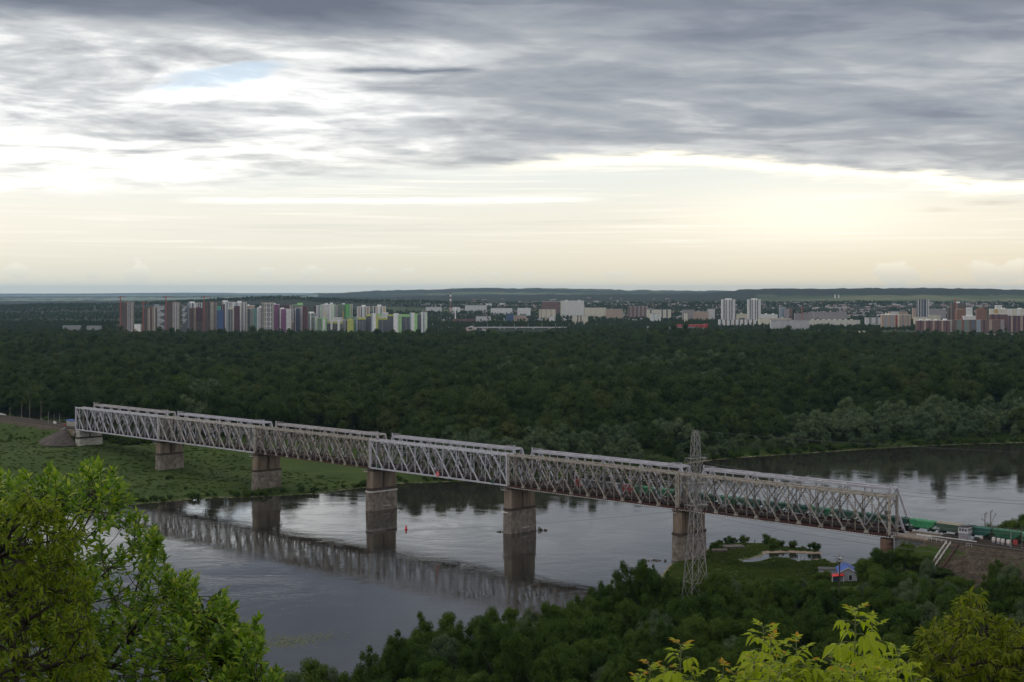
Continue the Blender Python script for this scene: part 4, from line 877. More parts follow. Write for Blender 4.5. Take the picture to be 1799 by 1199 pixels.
MID = [(985, 1026, 529, 550, 6200, 'W', 'big white slab block with a grid of grey windows in the middle of the plain', dict(win=(.55, .55), roof='w', topbox=[(.2, .3, 3, 'W'), (.75, .85, 3, 'W')], strips=[(0, .05, 'c')])),
       (952, 983, 530, 544, 6900, 'r', 'long pinkish brick building with white roof left of the big white slab', dict(roof='W')),
       (947, 976, 544, 553, 5900, 'c', 'cream panel block below the pinkish brick building', dict(strips=[(.1, .16, 'p'), (.4, .46, 'p'), (.7, .76, 'p')])),
       (1006, 1033, 555, 566, 5000, 'c', 'cream block with brown middle strips standing in trees below the white slab', dict(strips=[(.3, .38, 'b'), (.5, .58, 'b')])),
       (1027, 1065, 541, 549, 6300, 'c', 'long low beige hall right of the big white slab', {}), (1064, 1094, 543.5, 554, 6000, 'p', 'beige block at the right end of the long low hall', {}),
       (817, 855, 537, 544, 7400, 'w', 'long pale factory hall right of the banded chimney', {}), (862, 900, 542, 548, 6900, 'W', 'long white shed in the factory strip', {}),
       (909, 932, 542, 547.5, 6800, 'W', 'short white shed with bright roof left of the cream panel block', dict(roof='W')), (748, 776, 540, 548, 7300, 'w', 'pale factory hall left of the banded chimney', {}),
       (794, 808, 540, 544, 7200, 'W', 'small white hall just right of the banded chimney', {}), (795, 836, 561, 565, 5400, 'r', 'long low maroon-roofed shed by the white chimney', dict(roof='m')),
       (836, 862, 557, 561, 5700, 'w', 'pale warehouse right of the maroon-roofed shed', dict(roof='w')), (900, 925, 555, 560, 5700, 'p', 'beige workshop right of the purple-blue roof', {}),
       (889, 902, 552, 558, 5650, 'n', 'blue-roofed hall in the factory strip', dict(roof='n')), (965, 974, 557, 561, 5300, 'W', 'tiny white house in the trees left of the brown-striped block', {}),
       (850, 864, 534, 537, 8200, 'W', 'far white shed above the factory strip', dict(roof='W')), (875, 888, 533, 536, 8300, 'W', 'furthest white roofed hall above the factory strip', dict(roof='W')),
       (1104, 1139, 538.5, 551, 6100, 'B', 'brick red ribbed panel block left of the cream block', dict(strips=[(.1, .16, 'f'), (.3, .36, 'f'), (.5, .56, 'f'), (.7, .76, 'f'), (.9, .96, 'f')])),
       (1137, 1179, 544.5, 552, 5900, 'c', 'long cream block with purple balconies right of the brick red block', dict(strips=[(.12, .18, 'G'), (.6, .66, 'G'), (.8, .86, 'G')])),
       (1143, 1161, 551.5, 566, 5200, 'W', 'white point block in front of the long cream block', dict(strips=[(.3, .38, 's'), (.7, .75, 's')])),
       (1199, 1220, 545, 557, 5500, 'f', 'grey-beige block at the left of the stepped group', {}), (1219, 1245, 548, 558, 5450, 'p', 'grey-beige long middle block of the stepped group', {}),
       (1244, 1256, 543.5, 554, 5500, 'w', 'white taller right end of the stepped beige group', {}), (1203, 1208, 551, 560, 5200, 'c', 'small cream tower in front of the stepped beige group', {}),
       (1268, 1291.5, 527, 556, 5200, 'W', 'white twin tower with dark vertical strips, left one', dict(strips=[(.14, .22, 'G'), (.3, .36, 'k'), (.44, .5, 'W', 1.2), (.56, .62, 'k'), (.72, .8, 'G'), (.88, 1, 'W', 1.2)], topbox=[(.3, .75, 4, 'W')], roof='W')),
       (1314, 1336.5, 527, 556, 5200, 'W', 'white twin tower with dark vertical strips, right one', dict(strips=[(.14, .22, 'G'), (.3, .36, 'k'), (.44, .5, 'W', 1.2), (.56, .62, 'k'), (.72, .8, 'G'), (.88, 1, 'W', 1.2)], topbox=[(.3, .75, 4, 'W')], roof='W')),
       (1295, 1315, 552, 557, 5300, 'c', 'low cream block between the twin towers', dict(topbox=[(.3, .5, 3, 'c')])), (1336, 1366, 553, 557, 5400, 'W', 'low white block right of the right twin tower', dict(roof='W', topbox=[(.3, .4, 3, 'W'), (.7, .8, 3, 'W')])),
       (1370, 1380, 540, 556, 5600, 's', 'pale glass tower with blue top beside a brick tower', dict(roof='s')), (1379, 1392, 543, 557, 5580, 'f', 'grey and brick tower right of the blue glass tower', dict(strips=[(.6, 1., 'B')], roof='B')),
       (1263, 1328, 562, 573, 4700, 'W', 'long white panel block with brown balcony bays below the twin towers', dict(strips=[(.05 + .12 * k, .09 + .12 * k, 'B' if k % 2 else 'G') for k in range(8)], win=(.4, .4))),
       (1333, 1390, 560, 572, 4750, 'c', 'long cream slab block with roof boxes behind the grid frame building', dict(topbox=[(.12, .18, 3, 'c'), (.4, .46, 3, 'c'), (.7, .76, 3, 'c')])),
       (1355, 1422, 562.5, 588, 4350, 'w', 'unfinished block with an open white grid of frames', dict(win=(.62, .66), floor=3.3, roof='B', wcol='k', depth=22.)),
       (1397, 1422, 551, 564, 4500, 'f', 'higher unfinished frame part behind the white grid block', dict(win=(.6, .6), roof='B', wcol='k')),
       (1421, 1452, 549, 557, 5500, 'f', 'grey long block right of the small yellow crane', {}), (1186, 1238, 571.5, 577, 4500, 'R_', 'red warehouse with a white front wall', dict(strips=[(.0, .99, 'W', 1., 0, .55)], roof='R_', nogrid=True, depth=40.)),
       (1238, 1244, 570, 578.5, 4480, 'R_', 'bright red end section of the warehouse', dict(roof='R_', nogrid=True, depth=30.)), (1168, 1223, 575.5, 579, 4400, 'G', 'low dark grey shed before the red warehouse', dict(nogrid=True, depth=20)),
       (1430, 1488, 549, 558, 5400, 'f', 'long grey nine-storey block at the left of the brick district', dict(topbox=[(.3, .34, 3, 'f'), (.8, .86, 3, 'f')])),
       (1422, 1511, 563, 572, 4900, 'c', 'long cream terrace with rounded gables below the long grey block', dict(strips=[(.03 + .11 * k, .08 + .11 * k, 'w', 1.) for k in range(9)], topbox=[(.05 + .11 * k, .09 + .11 * k, 2.4, 'c') for k in range(8)])),
       (1521, 1549.5, 558.5, 573, 4800, 'w', 'grey-white block left of the tall peach block', dict(strips=[(.2, .35, 'g', .4), (.6, .75, 'g', .4)])),
       (1549, 1600, 554, 578, 4500, 'p', 'tall peach block with grey and red vertical strips', dict(strips=[(0, .08, 'p', 1.2), (.12, .19, 's'), (.32, .38, 's'), (.48, .54, 'R_'), (.55, .6, 'c', 1.2), (.7, .75, 'g'), (.88, .92, 'g')], topbox=[(.15, .35, 4, 'c')], roof='c')),
       (1562, 1595, 548, 556, 5400, 'p', 'beige blocks behind the tall peach block', dict(strips=[(.1, .5, 'w', .5)])), (1604, 1612, 542, 554, 5700, 'p', 'narrow beige block left of the dark ribbed tower', {}),
       (1612, 1632, 526.5, 556, 5300, 'G', 'dark grey tower with white vertical ribs, alone above the brick district', dict(strips=[(.02, .1, 'w', 1.), (.14, .2, 'k', .3), (.26, .32, 'w', 1.), (.46, .54, 's', 1.), (.64, .7, 'k', .3), (.78, .84, 'w', 1.), (.92, 1, 'W', 1.)], roof='b')),
       (1632, 1662, 543.5, 557, 5600, 'f', 'pale grey block right of the dark ribbed tower', {}), (1607, 1634, 557.5, 571, 4900, 'c', 'cream block behind the left part of the brick-red block', {}), (1634, 1653, 554, 563, 5000, 'c', 'yellowish cream block behind the white roofs', {}),
       (1611, 1670, 563.5, 584.5, 4300, 'r', 'long brick-red block with white roof tops, left one of the front row', dict(strips=[(.08 + .13 * k, .13 + .13 * k, 'p' if k % 2 else 'm', .6) for k in range(7)], topbox=[(.1, .18, 3, 'W'), (.3, .4, 4, 'W'), (.55, .62, 3, 'W'), (.8, .9, 4, 'W')], roof='W')),
       (1671, 1676, 563, 582, 4320, 'w', 'slim grey-white stair block between the two long brick blocks', {}),
       (1676, 1764, 562.5, 585, 4300, 'B', 'long brown brick block with glazed bays, right one of the front row', dict(strips=[(.05, .16, 'v', .4), (.2, .3, 'v', .4), (.34, .42, 'G', .4), (.45, .53, 's', .4), (.58, .62, 'm', .8), (.7, .76, 'p', .5), (.93, 1., 'f', 1.)], roof='o')),
       (1672, 1697, 533.5, 562, 4900, 'b', 'tall unfinished brown brick tower above the brick district', dict(strips=[(.35, .4, 'p'), (.0, .12, 'b', 1.)], roof='b', topbox=[(.4, .6, 5, 'W')], wcol='k')), (1666, 1674, 541, 560, 4950, 'b', 'lower brown wing left of the tall brown brick tower', {}),
       (1681, 1697, 544.5, 566, 4700, 'o', 'orange-brown brick block before the tall brown tower', dict(topbox=[(.3, .8, 4, 'o')])), (1696, 1708.5, 541, 551, 5300, 'W', 'white point block right of the tall brown tower', dict(roof='W')),
       (1716, 1734, 544, 558, 5000, 'o', 'orange brick block with stepped roof', dict(topbox=[(.2, .8, 4, 'o')], roof='o')), (1693, 1714, 556, 565, 4600, 'W', 'white stepped roof block above the front brick row', dict(roof='W', topbox=[(.3, .8, 3, 'W')])),
       (1740, 1773, 552.5, 583, 4450, 'r', 'dark red brick block with pale roof behind the right front block', dict(strips=[(.1, .2, 'm', .5), (.4, .5, 'm', .5), (.92, 1, 'c', 1.)], roof='W')),
       (1750, 1763, 537, 545, 5600, 'W', 'white tower top with dark windows above the cream roofs', dict(roof='W', strips=[(.8, 1, 'm')])), (1740, 1806, 543.5, 554, 5300, 'c', 'row of cream and white upper blocks at the far right', dict(strips=[(.1, .2, 'y', .5), (.45, .55, 'W', .9), (.7, .8, 'W', .9)], roof='W', topbox=[(.3, .4, 3, 'W'), (.75, .85, 3, 'W')])),
       (1773, 1812, 555.5, 583, 4350, 'm', 'dark red brick block cut by the right edge of the picture', dict(strips=[(.08, .16, 'p', .6), (.3, .4, 'r', .8), (.5, .6, 'p', .5), (.75, .9, 'r', .8)], roof='r')),
       (110, 140, 573, 575, 4600, 'g', 'low white shed row far left in the forest', dict(nogrid=True, name='low_building')), (152, 176, 573.5, 575, 4600, 'g', 'low grey shed row left of the unfinished towers', dict(nogrid=True, name='low_building'))]
for a, b_, yt, yb, D, w_, lab, kw in MID:
    tall = (yb - yt) / F * D > 20
    kw.setdefault('name', 'apartment_block' if tall else 'low_building'); building(a, b_, yt, yb, D, w_, lab, **kw)
crane(1409, 541, 560, 4480, 1406, 1414, 'small yellowish crane behind the white grid frame block')
crane(1678, 527, 560, 4880, 1674, 1686, 'thin crane above the tall brown brick tower')
crane(1690, 560, 583, 4285, 1689, 1691.5, 'short orange hoist crane against the front brown brick block')
# small far houses: too many and too small to count
def far_houses():
    b = MB(); b2 = MB(); b3 = MB(); r_ = random.Random(5)
    def put(px, D, k):
        X = (px - CX) / F * D; z = gz(X, D) - 1; w_ = r_.uniform(5, 13) * k; d_ = r_.uniform(7, 12); h = r_.uniform(6.5, 10) 
        bb = b if r_.random() < .6 else b3
        bb.box(X - w_, X + w_, D, D + d_, z, z + h)
        n = len(b2.v); zr = z + h; hr = 2.5
        b2.v += [(X - w_ - .4, D - .4, zr), (X + w_ + .4, D - .4, zr), (X + w_ + .4, D + d_ + .4, zr), (X - w_ - .4, D + d_ + .4, zr), (X - w_ - .4, D + d_ / 2, zr + hr), (X + w_ + .4, D + d_ / 2, zr + hr)]
        b2.f += [(n, n + 1, n + 5, n + 4), (n + 3, n + 4, n + 5, n + 2), (n, n + 4, n + 3), (n + 1, n + 2, n + 5)]
    for _ in range(520): 
        px = r_.uniform(740, 1500); D = r_.uniform(5600, 10500) ; put(px, D, 1 + (D > 8000))
    for _ in range(260): put(r_.uniform(1430, 1830), r_.uniform(5900, 9500), 1.2)
    for _ in range(90): put(r_.uniform(650, 1180), r_.uniform(9000, 12000), 1.6)
    for _ in range(26): put(r_.uniform(772, 850), r_.uniform(4150, 4500), .6)
    tag(b.obj('far_houses', mat('pale_render', (.34, .33, .31), (.24, .22, .20), .02, .8)), 'mass of tiny pale far houses spread over the plain', kind='stuff')
    tag(b3.obj('far_brick_houses', mat('brick_render', (.22, .15, .12), (.13, .10, .09), .02, .8)), 'mass of tiny brick far houses spread over the plain', kind='stuff')
    tag(b2.obj('far_roofs', mat('mixed_roofing', (.3, .3, .32), None, .02, .6, stops=[(.3, (.34, .33, .33)), (.45, (.16, .09, .08)), (.55, (.35, .36, .38)), (.66, (.08, .10, .18))])), 'mass of tiny far house roofs', kind='stuff')
far_houses()
# highway overpass
def overpass():
    D = 4650.; X0 = (840 - CX) / F * D; X1 = (975 - CX) / F * D; z = CAMH - (575.2 - HZ) / F * D
    root = thing('road_overpass', (0, D, 0), 0, 'long concrete road overpass with sloping beige wing walls in the middle of the plain', 'overpass')
    MB().box(X0 - 150, X1 + 120, 0, 16, z - 2.4, z - .2).obj('deck', paint(C['g']), root)
    MB().box(X0 - 150, X1 + 120, -.4, -.02, z - 1.2, z + .9).obj('parapet', paint(C['w']), root)
    for px in (878, 886, 906, 937): 
        x = (px - CX) / F * D; MB().box(x - 1.4, x + 1.4, 1, 14, 0, z - 2.4).obj('pillar', paint(C['w']), root)
    cp = mat('beige_slabs', (.42, .37, .30), (.34, .30, .25), .1, .9)
    for a, b_, hi in ((853, 868, 0), (968, 952, 0)):
        xa, xb = (a - CX) / F * D, (b_ - CX) / F * D; m_ = MB(); n = 0
        m_.v += [(xa, -1, z - 3), (xa, -1, 0), (xb, -1, 0), (xa, 12, z - 3), (xa, 12, 0), (xb, 12, 0)]; m_.f += [(0, 1, 2), (3, 5, 4), (0, 2, 5, 3), (0, 3, 4, 1), (1, 4, 5, 2)]
        m_.obj('wing_wall', cp, root)
    # embankment road both sides
    b = MB(); b.box(-900, X0 - 150, 0, 16, z - 2.2, z - .2); b.box(X1 + 120, 900, 0, 16, z - 2.2, z - .2); tag(b.obj('road', mat('asphalt', (.06, .06, .062), (.045, .045, .047), .3, .9)), kind='structure').location = (0, D, 0)
    rails = MB()
    # lamp masts along the road
    for i, px in enumerate(range(640, 1100, 24)):
        x = (px - CX) / F * D; h = 12.; p = MB().tube([(0, 0, 0), (0, 0, h), (1.5, 0, h + .8)], [.35, .25, .2], 5)
        o = p.obj('lamp_mast', paint(C['w'])); o.location = (x, D - 2, z - .2)
        tag(o, '%s pale lamp mast from the left along the far overpass road' % ['first', 'second', 'third', 'fourth', 'fifth', 'sixth', 'seventh', 'eighth', 'ninth', 'tenth', 'eleventh', 'twelfth', 'thirteenth', 'fourteenth', 'fifteenth', 'sixteenth', 'seventeenth', 'eighteenth', 'nineteenth', 'last'][i], 'lamp post', 'lamp masts along the far overpass road')
    for i, (px, cc) in enumerate(((828, 'W'), (846, 'W'), (893, 'w'), (918, 'r'), (940, 'W'), (1004, 'W'), (868, 'G'), (957, 'n'))):
        x = (px - CX) / F * D; r0 = thing('lorry' if i % 3 == 0 else 'parked_car', (x, D + 3, z - .2), 0, ('tiny white lorry' if i % 3 == 0 else 'tiny %s car' % dict(W='white', w='pale grey', r='red', G='dark', n='blue')[cc]) + [' at the left of the overpass road', ' right above the left wing wall', ' over the second pillar', ' in the middle of the overpass', ' near the right wing wall', ' right of the overpass on the road', ' over the first pillars of the overpass', ' just before the right wing wall'][i], 'lorry' if i % 3 == 0 else 'car')
        L_ = 9 if i % 3 == 0 else 4.5; hh = 3.2 if i % 3 == 0 else .9
        MB().box(-L_ / 2, L_ / 2, -1, 1, .5, .5 + hh).obj('body', paint(C[cc], .4), r0); MB().box(-L_ * .25, L_ * .3, -.9, .9, .5 + hh, 1.1 + hh).obj('cab', GLASS, r0)
        for xx in (-L_ * .33, L_ * .33): MB().box(xx - .35, xx + .35, -1.03, 1.03, 0, .7).obj('wheel', paint(C['k']), r0)
overpass()
# earth strips near the brick district
for a, b_, y0, y1, lab, cc in ((1450, 1800, 587.0, 589.5, 'bare_earth', (.17, .12, .085)), (1460, 1520, 583.5, 585.5, 'pale_spoil', (.42, .38, .30)), (1150, 1176, 585, 600, 'brick_rubble', (.2, .13, .10))):
    Dn = (CAMH - 4) * F / (y1 - HZ); Df = (CAMH - 4) * F / (y0 - HZ)
    if lab == 'brick_rubble': continue
    v = []; n = 24
    for D in (Dn, Df):
        for k in range(n + 1):
            px = a + (b_ - a) * k / n; X = (px - CX) / F * D; v.append((X, D, gz(X, D) + (1.6 if lab != 'bare_earth' else .9) + .0))
    fq = [(k, k + 1, n + 2 + k, n + 1 + k) for k in range(n)]
    o = link(bpy.data.objects.new(lab, meshnp(lab, v, fq, mat(lab, cc, tuple(x * .8 for x in cc), .02, .9)))); tag(o, kind='structure')
# ------------------------------------------------------------------ vegetation
FOL = leafmat('broadleaf_foliage', [(.010, .021, .005), (.018, .035, .007), (.029, .051, .011), (.042, .061, .015), (.058, .060, .019)], .15, patch=.006)
FOL2 = leafmat('fresh_foliage', [(.020, .045, .006), (.032, .062, .008), (.045, .078, .010), (.062, .092, .013)], .22, patch=.02)
WIL = leafmat('willow_foliage', [(.040, .062, .028), (.054, .080, .038), (.072, .100, .048), (.092, .118, .060)], .12, patch=.01)
NEARF = leafmat('bank_tree_foliage', [(.014, .030, .005), (.026, .050, .007), (.042, .072, .010), (.068, .098, .015)], .2, patch=.03)
BARK = mat('bark', (.09, .075, .06), (.045, .038, .03), 2., .95)
DBARK = mat('dark_bark', (.040, .034, .026), (.022, .018, .015), 4., .95)
BARKP = mat('pale_bark', (.22, .20, .17), (.12, .10, .08), 2., .9)
def crown_np(seed, Rr, z0, z1, nl, n, card, lobe=(.32, .5), conical=0., hang=0., zst=.9, core=.7):
    """leaf-sized faces spread over overlapping irregular lobes; returns verts, quads"""
    g = np.random.default_rng(seed); zc_ = (z0 + z1) / 2; hz = (z1 - z0) / 2
    L = []
    while len(L) < nl:
        p = g.uniform(-1, 1, 3)
        if p @ p > 1: continue
        taper = 1 - conical * max(0, p[2])
        L.append((p[0] * Rr * .72 * taper, p[1] * Rr * .72 * taper, zc_ + p[2] * hz * .80, Rr * g.uniform(*lobe) * (1 - .35 * conical * (p[2] > 0))))
    L.append((0, 0, zc_, Rr * .55)); L = np.array(L)
    w_ = L[:, 3] ** 2; idx = g.choice(len(L), n * 2, p=w_ / w_.sum())
    d = g.normal(size=(n * 2, 3)); d[:, 2] += .25; d /= np.linalg.norm(d, axis=1)[:, None]
    rr = L[idx, 3] * (1 - .45 * g.random(n * 2) ** 2.2) * (1 + .10 * np.sin(d[:, 0] * 9 + d[:, 1] * 7 + idx))
    P_ = L[idx, :3] + d * rr[:, None] * np.array([1, 1, zst])
    keep = np.ones(len(P_), bool)
    for i, l in enumerate(L):
        q = np.linalg.norm(P_ - l[:3], axis=1) < l[3] * .66; keep &= ~(q & (idx != i))
    keep &= P_[:, 2] > z0 - .3
    P_ = P_[keep][:n]; d = d[keep][:n]; m_ = len(P_)
    nn = d + g.normal(size=(m_, 3)) * .38 + np.array([0, 0, .25 - hang]); nn /= np.linalg.norm(nn, axis=1)[:, None]
    t1 = np.cross(nn, g.normal(size=(m_, 3))); t1 /= np.linalg.norm(t1, axis=1)[:, None]; t2 = np.cross(nn, t1)
    s1 = card * g.uniform(.6, 1.3, m_)[:, None]; s2 = card * g.uniform(.4, .9, m_)[:, None]
    Q = np.stack([P_ - t1 * s1, P_ - t2 * s2 * .6 + t1 * s1 * .1, P_ + t1 * s1, P_ + t2 * s2 * .6 - t1 * s1 * .1], 1).reshape(-1, 3)
    L[:, 3] *= core; return Q, np.arange(len(Q)).reshape(-1, 4), L
def core_np(L, k=1.):
    """dark inner mass of twigs behind the leaves: low octahedra"""
    vs, fs = [], []
    for (x, y, z, r) in L:
        b = len(vs); r *= k; vs += [(x + r, y, z), (x - r, y, z), (x, y + r, z), (x, y - r, z), (x, y, z + r), (x, y, z - r)]
        for q in ((0, 2, 4), (2, 1, 4), (1, 3, 4), (3, 0, 4), (2, 0, 5), (1, 2, 5), (3, 1, 5), (0, 3, 5)): fs.append(tuple(b + i for i in q) + (b + q[2],))
    return np.array(vs), fs
def crown_mesh(name, m, *a, **k):
    Q, Fq, L = crown_np(*a, **k)
    me = bpy.data.meshes.new(name); vs, fs = core_np(L)
    n0 = len(Q); V_ = np.concatenate([Q, vs]).astype(np.float32)
    T = np.array([(f[0], f[1], f[2]) for f in fs]) + n0
    loops = np.concatenate([Fq.ravel(), T.ravel()]).astype(np.int32)
    starts = np.concatenate([np.arange(0, Fq.size, 4), Fq.size + np.arange(0, T.size, 3)]).astype(np.int32)
    tot = np.concatenate([np.full(len(Fq), 4), np.full(len(T), 3)]).astype(np.int32)
    me.vertices.add(len(V_)); me.vertices.foreach_set('co', V_.ravel()); me.loops.add(len(loops)); me.loops.foreach_set('vertex_index', loops)
    me.polygons.add(len(starts)); me.polygons.foreach_set('loop_start', starts); me.polygons.foreach_set('loop_total', tot)
    me.update(calc_edges=True); me.materials.append(m); return me
def trunk_mesh(name, seed, h, r, spread, m, nb=5):
    g = random.Random(seed); b = MB(); b.tube([(0, 0, -1.5), (0, 0, h * .3), (g.uniform(-.3, .3), g.uniform(-.3, .3), h * .7)], [r, r * .8, r * .35], 6)
    for k in range(nb):
        a = g.uniform(0, 6.28); z = h * g.uniform(.25, .55); b.tube([(0, 0, z), (math.cos(a) * spread * .5, math.sin(a) * spread * .5, z + h * .18), (math.cos(a) * spread, math.sin(a) * spread, z + h * .36)], [r * .45, r * .3, r * .1], 4)
    return b.mesh(name, m)
# prototypes of far forest trees (unit: metres, crown height about 18 m)
protos = bpy.data.collections.new('forest_prototypes'); PROTO = []
FARK = [(FOL, dict(Rr=6.5, z0=3, z1=18, nl=9)), (FOL, dict(Rr=5.5, z0=3, z1=20, nl=8)), (FOL, dict(Rr=7.5, z0=3, z1=16, nl=12)), (FOL, dict(Rr=5., z0=2, z1=22, nl=7, conical=.5)), (FOL2, dict(Rr=6., z0=2, z1=16, nl=9)),
        (WIL, dict(Rr=7.5, z0=1.5, z1=15, nl=14, lobe=(.22, .36))), (WIL, dict(Rr=6.5, z0=1.5, z1=17, nl=15, lobe=(.2, .34)))]
for i, (mm, kw) in enumerate(FARK):
    me = crown_mesh('forest_crown', mm, 100 + i, n=1300, card=.58, **kw)
    o = bpy.data.objects.new('p%d' % i, me); protos.objects.link(o); PROTO.append(o)
def scatter_gn(name, pts, scl, rot, idx, coll, label=None):
    """one object of many instances; pts numpy (n,3)"""
    me = bpy.data.meshes.new(name); me.vertices.add(len(pts)); me.vertices.foreach_set('co', np.asarray(pts, np.float32).ravel())
    for nm, ty, arr in (('sz', 'FLOAT', scl), ('rt', 'FLOAT', rot), ('ix', 'INT', idx)):
        a = me.attributes.new(nm, ty, 'POINT'); a.data.foreach_set('value', np.asarray(arr, np.int32 if ty == 'INT' else np.float32))
    o = link(bpy.data.objects.new(name, me)); tag(o, label, kind='stuff')
    ng = bpy.data.node_groups.new(name, 'GeometryNodeTree')
    ng.interface.new_socket('Geometry', in_out='INPUT', socket_type='NodeSocketGeometry'); ng.interface.new_socket('Geometry', in_out='OUTPUT', socket_type='NodeSocketGeometry')
    N = ng.nodes; Lk = ng.links.new; gi = N.new('NodeGroupInput'); go = N.new('NodeGroupOutput')
    ip = N.new('GeometryNodeInstanceOnPoints'); ci = N.new('GeometryNodeCollectionInfo'); ci.inputs['Collection'].default_value = coll
    ci.inputs['Separate Children'].default_value = True; ci.inputs['Reset Children'].default_value = True
    def attr(nm, ty):
        a = N.new('GeometryNodeInputNamedAttribute'); a.data_type = ty; a.inputs['Name'].default_value = nm; return a.outputs[0]
    cx = N.new('ShaderNodeCombineXYZ'); Lk(attr('rt', 'FLOAT'), cx.inputs[2])
    Lk(gi.outputs[0], ip.inputs['Points']); Lk(ci.outputs[0], ip.inputs['Instance']); ip.inputs['Pick Instance'].default_value = True
    Lk(attr('ix', 'INT'), ip.inputs['Instance Index']); Lk(cx.outputs[0], ip.inputs['Rotation']); Lk(attr('sz', 'FLOAT'), ip.inputs['Scale']); Lk(ip.outputs[0], go.inputs[0])
    md = o.modifiers.new('scatter', 'NODES'); md.node_group = ng
    return o
BLD = [(a, b_, D) for a, b_, _, _, D, *_ in MID] + [(x0, x1, 4600.) for x0, x1 in ((205, 752),)]
def keepout(X, Y, px):
    """not through buildings; leaves the front of each block free enough to be seen"""
    k = np.zeros(X.shape, bool)
    for a, b_, D in BLD: k |= (px > a - 1) & (px < b_ + 1) & (np.abs(Y - D - 8) < 22)
    k |= (px > 205) & (px < 752) & (Y > 3950) & (Y < 5200)
    return k
def forest():
    g = np.random.default_rng(3); P_ = []; S = []
    def zone(D0, D1, sp, rmax=.40):
        D = D0
        out = []
        while D < D1:
            n = int(2 * rmax * D / sp); X = np.linspace(-rmax * D, rmax * D, n) + g.uniform(-.45, .45, n) * sp; Y = D + g.uniform(-.45, .45, n) * sp
            out.append(np.stack([X, Y], 1)); D += sp
        return np.concatenate(out)
    A = zone(870, 2000, 14.); B_ = zone(2000, 3300, 16.); C_ = zone(3300, 5400, 18.); D_ = zone(5400, 10500, 34.)
    for arr, sc0 in ((A, 1.72), (B_, 1.58), (C_, 1.3), (D_, 1.25)):
        X, Y = arr.T; sd = river_sd(X, Y); s_, w_ = sw(X, Y); px = CX + X / Y * F
        ok = (sd > np.where(X > 60, 3.5, 6.)) & ((w_ > 62) | ((s_ < 60) & (w_ > 42))) & (~keepout(X, Y, px))
        ok &= (px > 720) | (Y > 1095 + 40 * vnoise(X, Y, 45., 6)); near_l = (X < -60) & (Y < 1500); ok &= ~(near_l & (w_ < 60 + 30 * vnoise(X, Y, 40., 2)))
        # openings: city zone patches, meadow at the right
        cty = Y > 4750
        pn = vnoise(X / 3., Y, 260., 51)
        ok &= (~cty) | (pn > .43)  
        mead = (px > 1480) & (Y > 3900) & (Y < 4360); ok &= ~(mead & (vnoise(X / 2, Y, 70., 8) < .70))
        lowm = (px > 1230) & (Y > 3500) & (Y < 3900) & (px > 1600); ok &= ~(lowm & (vnoise(X, Y, 60., 9) < .75))
        ok &= ~((px > 1430) & (Y > 4050) & (Y < 4330))
        ok &= ~((px > 838) & (px < 975) & (Y > 4250) & (Y < 4700))
        P_.append(np.stack([X, Y, sd, w_], 1)[ok]); S.append(np.full(ok.sum(), sc0))
    A = np.concatenate(P_); sc0 = np.concatenate(S); n = len(A); X, Y, sd, w_ = A.T; px = CX + X / Y * F
    z = ground_z(X, Y, sd)
    # stand height varies over the plain in patches, old trees stick out
    hgt = .62 + .50 * vnoise(X / 1.6, Y, 150., 61) + .22 * vnoise(X, Y, 45., 62) + g.normal(0, .09, n)
    hgt *= np.where(g.random(n) < .06, 1.28, 1.) * (1 - .42 * ss(Y, 3100, 3700)) * np.where((Y > 4750), 1.15, 1.) * (.62 + .38 * ss(sd, 8, 45))
    hgt = np.where((px > 820) & (px < 1000) & (Y > 3900) & (Y < 4700), hgt * .55, hgt)
    wil = ((sd < 75) & (px > 640) & (Y < 1500) & (vnoise(X, Y, 26., 71) > .30)) | ((vnoise(X, Y, 60., 72) > .80) & (Y < 2200))
    ix = np.where(wil, g.integers(5, 7, n), np.where(vnoise(X / 1.5, Y, 210., 73) > .66, g.choice([4, 4, 1, 0], n), g.integers(0, 4, n)))
    return np.stack([X, Y, z - .6], 1), hgt * sc0 * g.uniform(.9, 1.12, n), g.uniform(0, 6.28, n), ix, px, sd
FP, FS, FR, FI, FPX, FSD = forest()
# the trees that show largest on the far bank become trees of their own
vis = (FPX > 0) & (FPX < 1799); order = np.where(vis)[0][np.argsort(FP[vis, 1] / FS[vis])][:165]
single = np.zeros(len(FP), bool); single[order] = True
scatter_gn('forest', FP[~single], FS[~single], FR[~single], FI[~single], protos, 'dark green floodplain forest stretching from the far bank to the city')
TR = [trunk_mesh('trunk', 50 + i, 12 + i, .32, 3.2, BARK if i != 2 else BARKP) for i in range(3)]
KN = ['dark round-headed', 'tall narrow dark', 'broad low dark', 'pointed dark', 'bright green', 'grey-green lumpy', 'silvery grey-green']
BIG = [crown_mesh('crown', mm, 140 + i, n=2600, card=.42, **kw) for i, (mm, kw) in enumerate(FARK)]
ONES = 'first second third fourth fifth sixth seventh eighth ninth tenth eleventh twelfth thirteenth fourteenth fifteenth sixteenth seventeenth eighteenth nineteenth'.split()
TENS = ['twentieth', 'thirtieth', 'fortieth', 'fiftieth', 'sixtieth', 'seventieth', 'eightieth', 'ninetieth']; TEN = ['twenty', 'thirty', 'forty', 'fifty', 'sixty', 'seventy', 'eighty', 'ninety']
def ordinal(n): return ONES[n - 1] if n < 20 else (TENS[n // 10 - 2] if n % 10 == 0 else TEN[n // 10 - 2] + '-' + ONES[n % 10 - 1])
rows_ = {}
for i in order: rows_.setdefault(('waterside' if FSD[i] < 24 else 'second' if FSD[i] < 42 else 'back', 'left part of the' if FPX[i] < 900 else 'middle of the' if FPX[i] < 1350 else 'right part of the'), []).append(i)
